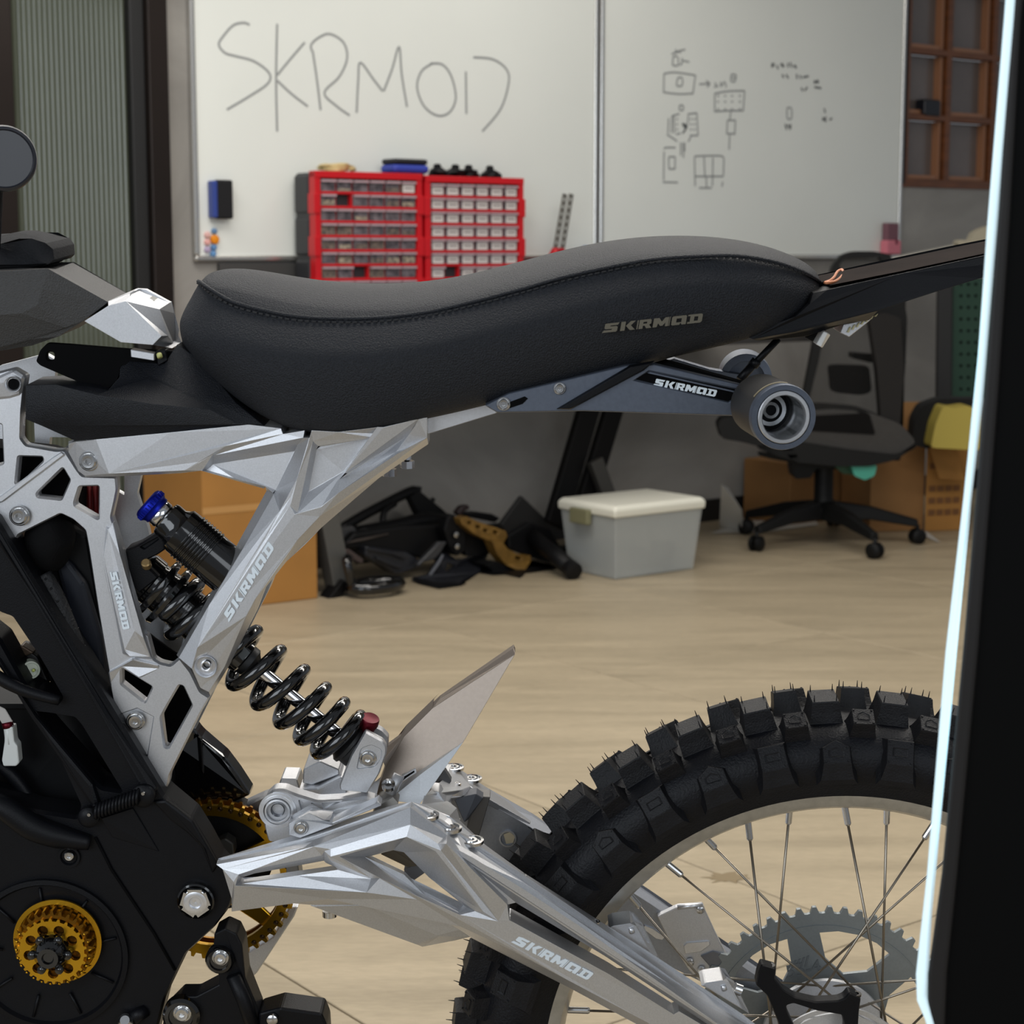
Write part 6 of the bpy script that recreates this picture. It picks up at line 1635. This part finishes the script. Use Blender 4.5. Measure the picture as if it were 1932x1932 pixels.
# cross bridge on top between the rails
facets('cross_bridge', [
 [(795, 1517, -70), (830, 1500, -30), (838, 1478, 20), (842, 1462, 60), (905, 1506, 60), (880, 1500, 30), (868, 1512, 0), (880, 1546, -40), (914, 1593, -70), (848, 1540, -70)],
], None if False else -64, SILVER2, bevel=0) if False else None
def tpoly(name, pts, th, m, parent=None, bevel=.0006):
    """plate lying across the bike: pixel corners each at its own width, thickness downwards"""
    A_ = [P(*q) for q in pts]; n = len(A_)
    nrm = VER
    V = A_ + [p - nrm * th for p in A_]
    tr = tess([[(q[0], q[1]) for q in pts]])
    Fc = [t for t in tr] + [tuple(n + i for i in reversed(t)) for t in tr] + [(i, (i + 1) % n, n + (i + 1) % n, n + i) for i in range(n)]
    return B(name, V, Fc, m, parent, bevel=bevel)
cb = tpoly('cross_bridge', [(795, 1517, -70), (800, 1500, -40), (818, 1486, -4), (840, 1466, 40), (836, 1440, 82), (852, 1440, 86), (1005, 1545, 86), (1000, 1552, 70), (910, 1500, 52), (888, 1484, 52), (873, 1490, 30), (852, 1500, 14), (846, 1512, -6), (862, 1524, -24), (868, 1548, -44), (918, 1596, -70), (848, 1540, -72)], .006, SILVER2)
tag(cb, 'pale top bridge joining both swingarm rails')
for (x, y) in ((856, 1447), (890, 1468)): topbolt(x, y, 76, .0075, cb)
for (x, y) in ((862, 1478), (860, 1546)): topbolt(x, y, 40 if y < 1500 else -30, .003, cb)
facets('bridge_post', [[(800, 1512, -20), (812, 1492, -16), (828, 1494, -16), (852, 1536, -16), (848, 1542, -20), (806, 1530, -22)]], 6, SILVER, bevel=.004, segs=3)
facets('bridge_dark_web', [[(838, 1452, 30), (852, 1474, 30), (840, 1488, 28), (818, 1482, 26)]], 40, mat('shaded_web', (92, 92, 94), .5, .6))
# far rail and its inner face
fr_ = facets('swingarm', [
 [(842, 1468, 58), (900, 1502, 58), (1000, 1560, 58), (1225, 1704, 58), (1375, 1806, 58), (1500, 1890, 58), (1500, 1990, 58), (1380, 1880, 58), (1240, 1812, 58), (1160, 1762, 58), (1010, 1664, 58), (940, 1618, 58), (850, 1556, 58)],
 [(842, 1468, 58), (844, 1448, 86), (1005, 1540, 86), (1225, 1688, 86), (1376, 1795, 86), (1510, 1880, 86), (1500, 1890, 58), (1375, 1806, 58), (1225, 1704, 58), (1000, 1560, 58), (900, 1502, 58)]], 92, mat('blue_grey_aluminium', (160, 164, 172), .42, .75, .08, 500, .08, 2000), bevel=.001)
tag(fr_, 'far rail of the swingarm seen through the wheel')
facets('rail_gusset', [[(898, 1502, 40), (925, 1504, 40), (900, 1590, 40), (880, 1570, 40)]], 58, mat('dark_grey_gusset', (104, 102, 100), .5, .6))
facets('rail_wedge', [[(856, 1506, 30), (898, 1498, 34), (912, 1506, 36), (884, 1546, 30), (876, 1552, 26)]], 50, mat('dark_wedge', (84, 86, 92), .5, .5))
facets('rail_slot', [[(950, 1574, 57), (962, 1570, 57), (972, 1578, 57), (968, 1590, 57), (955, 1592, 57)]], 58.5, mat('pale_cream_slot', (214, 200, 170), .6), bevel=0)  # slot drawn as a flat pale cream patch
lathe('slot_rim', P(958, 1582, 57) - GND, -LAT, [(.0078, -.001), (.0078, .0012), (.0064, .0012), (.0062, -.001)], SILVER, fr_, k=24, closed=False)
# inner crosspiece of the arm seen through the window
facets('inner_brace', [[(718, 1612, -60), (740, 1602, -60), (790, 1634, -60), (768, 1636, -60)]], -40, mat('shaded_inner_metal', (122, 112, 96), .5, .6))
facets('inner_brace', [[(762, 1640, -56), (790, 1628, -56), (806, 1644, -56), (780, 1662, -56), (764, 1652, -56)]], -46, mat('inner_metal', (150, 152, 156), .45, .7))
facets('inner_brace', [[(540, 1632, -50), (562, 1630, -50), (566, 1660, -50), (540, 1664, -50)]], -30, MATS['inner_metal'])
# chain adjuster ends and chain tensioner blocks
def adjuster(dx, dy, w):
    a = facets('chain_adjuster', [
     [(1148 + dx, 1752 + dy, w), (1157 + dx, 1747 + dy, w), (1190 + dx, 1742 + dy, w), (1200 + dx, 1746 + dy, w), (1228 + dx, 1798 + dy, w), (1160 + dx, 1757 + dy, w)],
     [(1190 + dx, 1742 + dy, w), (1196 + dx, 1738 + dy, w + 20), (1212 + dx, 1748 + dy, w + 20), (1240 + dx, 1806 + dy, w + 20), (1228 + dx, 1798 + dy, w), (1200 + dx, 1746 + dy, w)]], w + 26, SILVER, bevel=.0007)
    tube('adjuster_peg', [P(1193 + dx, 1760 + dy, w) - GND, P(1190 + dx, 1750 + dy, w) - GND], .0024, SILVER2, a)
    return a
adjuster(0, 0, -66); adjuster(174, 108, -66)
lathe('adjuster_bolt', P(1392, 1866, -60) - GND, LON - VER * .4, [(.005, -.003), (.005, .003)], STEEL, bike, k=12)
cg = facets('chain_guide', [
 [(1275, 1713, 50), (1282, 1711, 50), (1327, 1708, 50), (1332, 1722, 50), (1352, 1765, 50), (1372, 1805, 50), (1365, 1830, 50), (1360, 1860, 50), (1330, 1862, 50), (1300, 1830, 50), (1260, 1770, 50), (1240, 1730, 50)]], 58, SILVER, bevel=.0008)
tag(cg, 'silver chain guide plate on the far rail')
facets('guide_window', [[(1290, 1785, 48), (1296, 1779, 48), (1338, 1776, 48), (1340, 1783, 48), (1322, 1796, 48), (1293, 1800, 48)]], 51, SILVER2, parent=cg)
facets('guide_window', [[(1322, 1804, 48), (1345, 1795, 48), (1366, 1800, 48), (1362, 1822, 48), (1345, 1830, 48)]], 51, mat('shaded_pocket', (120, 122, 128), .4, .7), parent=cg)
facets('guide_groove', [[(1232, 1752, 56), (1255, 1768, 56), (1250, 1774, 56), (1238, 1772, 56), (1212, 1752, 56), (1216, 1746, 56)]], 59, SILVER2, parent=cg)
tube('guide_lip', [P(1278, 1712, 49) - GND, P(1326, 1707, 49) - GND], .0022, SILVER2, cg)
for (x, y) in ((1321, 1716), (1324, 1830), (1302, 1815)): lathe('guide_pin', P(x, y, 48) - GND, -LAT, [(.0035, -.001), (.0035, .002), (.0015, .0028)], STEEL, cg, k=14)

# ------------------------------------------------------------------ gold drive sprocket behind the pivot
gc = P(402, 1658, 20)
gs = gear('drive_sprocket', gc, -LAT, .0730, .0600, .005, 46, .0040, GOLD, None)
gs.parent = bike
tag(gs, 'large gold sprocket behind the swingarm pivot')
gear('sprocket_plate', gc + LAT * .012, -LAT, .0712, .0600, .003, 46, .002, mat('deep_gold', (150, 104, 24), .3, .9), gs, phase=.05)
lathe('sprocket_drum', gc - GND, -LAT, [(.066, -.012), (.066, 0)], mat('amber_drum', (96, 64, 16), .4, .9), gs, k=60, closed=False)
for q in range(5):
    an = q / 5 * math.tau + .55
    d_ = LON * math.cos(an) + VER * math.sin(an); e_ = VER * math.cos(an) - LON * math.sin(an)
    V = [gc + d_ * r_ + e_ * w_ + LAT * z_ for z_ in (0, .004) for (r_, w_) in ((.018, -.010), (.018, .010), (.0625, .006), (.0625, -.006))]
    B('spoke_arm', V, [(0, 1, 2, 3), (4, 5, 6, 7), (0, 1, 5, 4), (1, 2, 6, 5), (2, 3, 7, 6), (3, 0, 4, 7)], GOLD, gs, bevel=.001)
for q in range(46):
    an = (q + .5) / 46 * math.tau
    if not (-.3 < an < 2.3 or an > 4.7): continue
    c = gc + (LON * math.cos(an) + VER * math.sin(an)) * .0668
    tube('sprocket_roller', [c - LAT * .0052 - GND, c - LAT * .0030 - GND], .0023, mat('dark_roller', (60, 44, 26), .3, .8) if 'dark_roller' not in MATS else MATS['dark_roller'], gs, k=8)
lathe('gear_case', P(404, 1612, 34) - GND, -LAT, [(.052, -.02), (.052, 0), (.045, .004), (.02, .006)], BLACKM, bike, k=40)
plug('case_bump', [(408, 1590), (425, 1582), (440, 1592), (442, 1612), (434, 1622), (412, 1620)], 8, 24, mat('dark_grey_bump', (62, 62, 60), .5))
facets('silver_shield', [
 [(545, 1712, 40), (563, 1710, 40), (555, 1730, 40), (485, 1836, 40), (470, 1851, 40), (461, 1826, 40), (462, 1800, 40), (514, 1768, 40)]], 52, SILVER, bevel=.0015, segs=2)

# ------------------------------------------------------------------ rear wheel
def wp(th, r, w):
    """wheel point: angle from the top, positive to the left; radius m; width mm"""
    return AX0 + (LON * -math.sin(th) + VER * math.cos(th)) * r + LAT * (w * .001)
NS = 144
def revolve(name, prof, m, parent=None, closed=True, smooth=True, sub=0):
    V = []; Fc = []
    k = len(prof)
    for i in range(NS):
        th = i / NS * math.tau
        for (r, w) in prof: V.append(wp(th, r, w))
    for i in range(NS):
        for j in range(k if closed else k - 1):
            a = i * k + j; b = i * k + (j + 1) % k; c = ((i + 1) % NS) * k + (j + 1) % k; d = ((i + 1) % NS) * k + j
            Fc.append((a, b, c, d))
    o = B(name, V, Fc, m, parent, smooth=smooth)
    md = o.modifiers.new('es', 'EDGE_SPLIT'); md.split_angle = math.radians(40)
    return o
tyre = revolve('rear_tyre', [(.246, -30), (.255, -35), (.264, -43), (.274, -49), (.286, -51), (.297, -47.5), (.306, -39), (.3115, -24), (.3135, 0), (.3115, 24), (.306, 39), (.297, 47.5), (.286, 51), (.274, 49), (.264, 43), (.255, 35), (.246, 30)], RUBBER)
tag(tyre, 'black knobbly off-road rear tyre')
rim = revolve('rear_rim', [(0.2555, -33), (0.2559, -31), (0.2545, -30), (0.2515, -30), (0.2495, -26), (0.2465, -20), (0.2465, 20), (0.2495, 26), (0.2515, 30), (0.2545, 30), (0.2559, 31), (0.2555, 33), (0.2515, 33), (0.2410, 30), (0.2375, 24), (0.2345, 12), (0.2335, 0), (0.2345, -12), (0.2375, -24), (0.2410, -30), (0.2515, -33)], RIMM)
tag(rim, 'silver aluminium rear rim')
def knob_mesh(name, sx, sy, h, pent=False, lean=0.0, mark=None, skirt=0.0):
    """local x = along the tread, y = across, z = outwards; tapered block with four pips and a recessed mark"""
    if pent: base = [(-1, -1), (1, -1), (1, .55), (0, 1.25), (-1, .55)]
    else: base = [(-1, -1), (1, -1), (1, 1), (-1, 1)]
    n = len(base); V = []; Fc = []
    lv = [(1.5, -h * .5), (1.22, h * .05), (1.08, h * .5), (1.0, h * .94), (.96, h)]
    for (s_, z) in lv:
        for (x, y) in base: V.append((x * sx * s_, y * sy * s_ + lean * max(z, 0) - (skirt * (1 - max(z, 0) / h) if y < 0 else 0), z))
    for l in range(len(lv) - 1):
        for i in range(n): Fc.append((l * n + i, l * n + (i + 1) % n, (l + 1) * n + (i + 1) % n, (l + 1) * n + i))
    Fc.append(tuple((len(lv) - 1) * n + i for i in range(n)))
    # recessed mark on the top
    k = len(V); z = h + .0002
    mk_ = [(-.5, -.3), (.5, -.3), (.5, .3), (-.5, .3)] if mark == 'r' else ([(-.5, -.3), (.5, -.4), (.5, .1), (0, .5), (-.5, .2)] if mark == 'p' else [])
    if mk_:
        m2 = len(mk_)
        for (s_, zz) in ((1.0, z), (1.25, z + .0006), (1.0, z + .0006 * .1)):
            for (x, y) in mk_: V.append((x * sx * s_ * .9, y * sy * s_ * .9 + lean * h, zz))
        for i in range(m2):
            Fc.append((k + i, k + (i + 1) % m2, k + m2 + (i + 1) % m2, k + m2 + i)); Fc.append((k + m2 + i, k + m2 + (i + 1) % m2, k + 2 * m2 + (i + 1) % m2, k + 2 * m2 + i))
    for (x, y) in ((-.82, -.82), (.82, -.82), (.82, .5 if pent else .82), (-.82, .5 if pent else .82)):
        a, b = tube_data([(x * sx, y * sy + lean * h, h * .9), (x * sx + .0002, y * sy + lean * h, h + .0055)], [.0007, .00025], 5, v0=len(V))
        if mark == 'n' or mark is None or True:
            if mark in (None,): V += a; Fc += b
            else:
                a, b = tube_data([(x * sx, y * sy + lean * h, h * .9), (x * sx, y * sy + lean * h, h + .0008)], [.0011, .0009], 6, v0=len(V)); V += a; Fc += b
    me = bpy.data.meshes.new(name); me.from_pydata([tuple(v) for v in V], [], Fc)
    bm = bmesh.new(); bm.from_mesh(me); bmesh.ops.recalc_face_normals(bm, faces=bm.faces); bm.to_mesh(me); bm.free()
    me.materials.append(KNOB); return me
def place_knob(me, th, r, w, roll, twist=0.0, name='tread_knob'):
    o = link(name, me, tyre)
    rad = (LON * -math.sin(th) + VER * math.cos(th)); tan = (LON * -math.cos(th) - VER * math.sin(th))
    lat = LAT
    z = (rad * math.cos(roll) + lat * math.sin(roll)).normalized()
    y = (lat * math.cos(roll) - rad * math.sin(roll)).normalized()
    x = y.cross(z)
    if twist:
        x, y = x * math.cos(twist) + y * math.sin(twist), y * math.cos(twist) - x * math.sin(twist)
    M = Matrix((x, y, z)).transposed().to_4x4()
    M.translation = wp(th, r, w) - GND
    o.matrix_local = M
    return o
MC = knob_mesh('centre_knob', .0112, .0135, .0185)
MF_ = knob_mesh('far_knob', .0095, .0120, .0175)
MSH = knob_mesh('shoulder_knob', .0090, .0085, .0150, pent=False, mark='p')
MS1 = knob_mesh('side_knob_square', .0110, .0100, .0085, mark='r', skirt=.011)
MS2 = knob_mesh('side_knob_peaked', .0112, .0085, .0085, pent=True, mark='p', skirt=.011)
NK = 36
for k in range(NK):
    t0 = k * math.tau / NK
    d = math.radians
    place_knob(MC, t0 + d(3.2), .3125, -7, -.09)
    place_knob(MF_, t0 + d(-1.7), .3105, 21, .24)
    place_knob(MSH, t0 + d(8.2), .3090, -31, -.50)
    place_knob(MSH, t0 + d(6.5), .3060, 39, .62)
    r1 = place_knob(MS1 if k % 2 else MS2, t0 + d(2.6), .2945 if k % 2 else .292, -46.5, -1.02)
    if k % 2 == 0: pass
    place_knob(MS1 if k % 2 else MS2, t0 + d(2.6), .290, 48.5, 1.08)
# transverse rib lines between knobs
rb = []
for k in range(NK):
    t0 = (k + .5) * math.tau / NK
    rb.append([wp(t0, .3015, -40) - GND, wp(t0 + .01, .3095, -20) - GND, wp(t0, .3125, 0) - GND, wp(t0 - .01, .3095, 20) - GND, wp(t0, .3015, 40) - GND])
o = tubes('tread_rib', rb, .0022, KNOB, tyre, n=3); tag(o, kind='stuff')
# spokes and nipples
SPM = mat('spoke_steel', (150, 142, 130), .3, 1.0)
nip_me = None
for k in range(36):
    th = math.radians(10 * k + (0 if k % 2 else -.6))
    sgn = -1 if (k % 4) in (0, 3) else 1
    side = -1 if k % 2 == 0 else 1
    a = wp(th, .2365, 4 * side); b = wp(th + sgn * math.radians(80), .050, 30 * side)
    d_ = (b - a).normalized()
    n1 = a + d_ * .022
    so = B('spoke', *tube_data([n1 - d_ * .004, b], .00115, 8), SPM, rim, smooth=True)
    V, Fc = lathe_data(a - d_ * .003, d_, [(.0045, 0), (.0045, .0035), (.0029, .0045), (.0029, .0235), (.0021, .025), (.001, .0252)], 12)
    B('spoke_nipple', V, Fc, STEEL, rim, smooth=False)
# hub
hb = revolve('rear_hub', [(.030, -34), (.056, -33), (.056, -28), (.034, -25), (.024, -10), (.024, 10), (.034, 25), (.056, 28), (.056, 33), (.030, 34), (.012, 40), (.012, -40)], SILVER)
tag(hb, 'silver rear hub')
# rear chain sprocket
cs0 = AX0 + LAT * .047
spk = []
loops = []
nt = 53; ro = .1175; tooth = .0062
outer = []
for q in range(nt):
    for f_, rr in ((-.5, ro - tooth), (-.3, ro - tooth * .92), (-.13, ro), (.13, ro), (.3, ro - tooth * .92)):
        an = (q + f_) / nt * math.tau; outer.append((rr * math.cos(an), rr * math.sin(an)))
loops.append(outer)
loops.append([(.034 * math.cos(q / 40 * math.tau), .034 * math.sin(q / 40 * math.tau)) for q in range(40)])
for h in range(6):
    c_ = math.radians(12 + 60 * h)
    def pr_(r, a): return (r * math.cos(c_ + math.radians(a)), r * math.sin(c_ + math.radians(a)))
    loops.append(rnd([pr_(.093, -21), pr_(.095, -11), pr_(.0955, 0), pr_(.095, 11), pr_(.093, 21), pr_(.068, 17), pr_(.056, 0), pr_(.068, -17)], .004, 3))
n = sum(len(l) for l in loops); V = []; Fc = []
for dd in (0, .004):
    for l in loops:
        for (x, y) in l: V.append(cs0 + LON * x + VER * y + LAT * dd)
for t in tess(loops): Fc.append(t); Fc.append(tuple(n + i for i in reversed(t)))
k0 = 0
for l in loops:
    for j in range(len(l)): Fc.append((k0 + j, k0 + (j + 1) % len(l), n + k0 + (j + 1) % len(l), n + k0 + j))
    k0 += len(l)
SPR = mat('grey_anodised_sprocket', (142, 148, 150), .42, .7, .06, 400, .06, 2000)
rsp = B('rear_sprocket', V, Fc, SPR, None, bevel=.0006)
tag(rsp, 'silver grey rear chain sprocket')
B('sprocket_step', *lathe_data(cs0 - LAT * .0001, -LAT, [(.1005, 0), (.1005, .0008), (.0995, .0008), (.0995, 0)], 72), SPR, rsp)
try:
    fc = bpy.data.curves.new('n', 'FONT')
    fc.body = '55-4'; fc.size = .018; fc.extrude = .0002
    tob = bpy.data.objects.new('n', fc); COL.objects.link(tob)
    dg = bpy.context.evaluated_depsgraph_get()
    tme2 = bpy.data.meshes.new_from_object(tob.evaluated_get(dg))
    bpy.data.objects.remove(tob)
    nm = link('sprocket_number', tme2, rsp)
    tme2.materials.clear(); tme2.materials.append(mat('etched_grey', (96, 100, 102), .6))
    Mx = Matrix((LON * .97 + VER * .2, VER * .97 - LON * .2, -LAT)).transposed().to_4x4(); Mx.translation = P(1484, 1846, 46.3) - GND
    nm.matrix_local = Mx
except Exception as ex:
    print('text', ex)
for k in range(5):
    facets('etched_mark', [[(1490 + k * 8 - 4, 1828 - k * 1, 46.4), (1494 + k * 8 - 4, 1827 - k, 46.4), (1499 + k * 8 - 4, 1815 - k * 3, 46.4), (1495 + k * 8 - 4, 1816 - k * 3, 46.4)]], 46.9, MATS['etched_grey'], parent=rsp, bevel=0)
# black caliper bracket over the hub
cbk = plate('caliper_bracket', rnd([(1430, 1838), (1437, 1820), (1465, 1828), (1462, 1848), (1478, 1868), (1500, 1882), (1539, 1891), (1582, 1889), (1594, 1884), (1603, 1873), (1625, 1884), (1621, 1912), (1617, 1990), (1592, 1990), (1594, 1935), (1589, 1916), (1540, 1908), (1497, 1894), (1484, 1898), (1486, 1910), (1500, 1940), (1510, 1990), (1480, 1990), (1469, 1932), (1448, 1880), (1426, 1859)], 4), -62, -50, BLACKM, ch=1.8, chw=2, bevel=.0006)
tag(cbk, 'black forked caliper bracket')
for (x, y) in ((1451, 1822), (1614, 1876)): lathe('bracket_bore', P(x, y, -56) - GND, VER, [(.005, -.001), (.005, .001), (.0028, .001), (.0028, -.002)], BLACKG, cbk, k=18)
# brake rotor rim and axle bits low in the wheel
revolve('brake_spacer', [(.060, -38), (.064, -38), (.064, -36), (.060, -36)], SILVER)
# rear wheel is held by an axle
lathe('rear_axle', AX0 - LAT * .125 - GND, LAT, [(.008, 0), (.008, .24)], STEEL, bike, k=20)
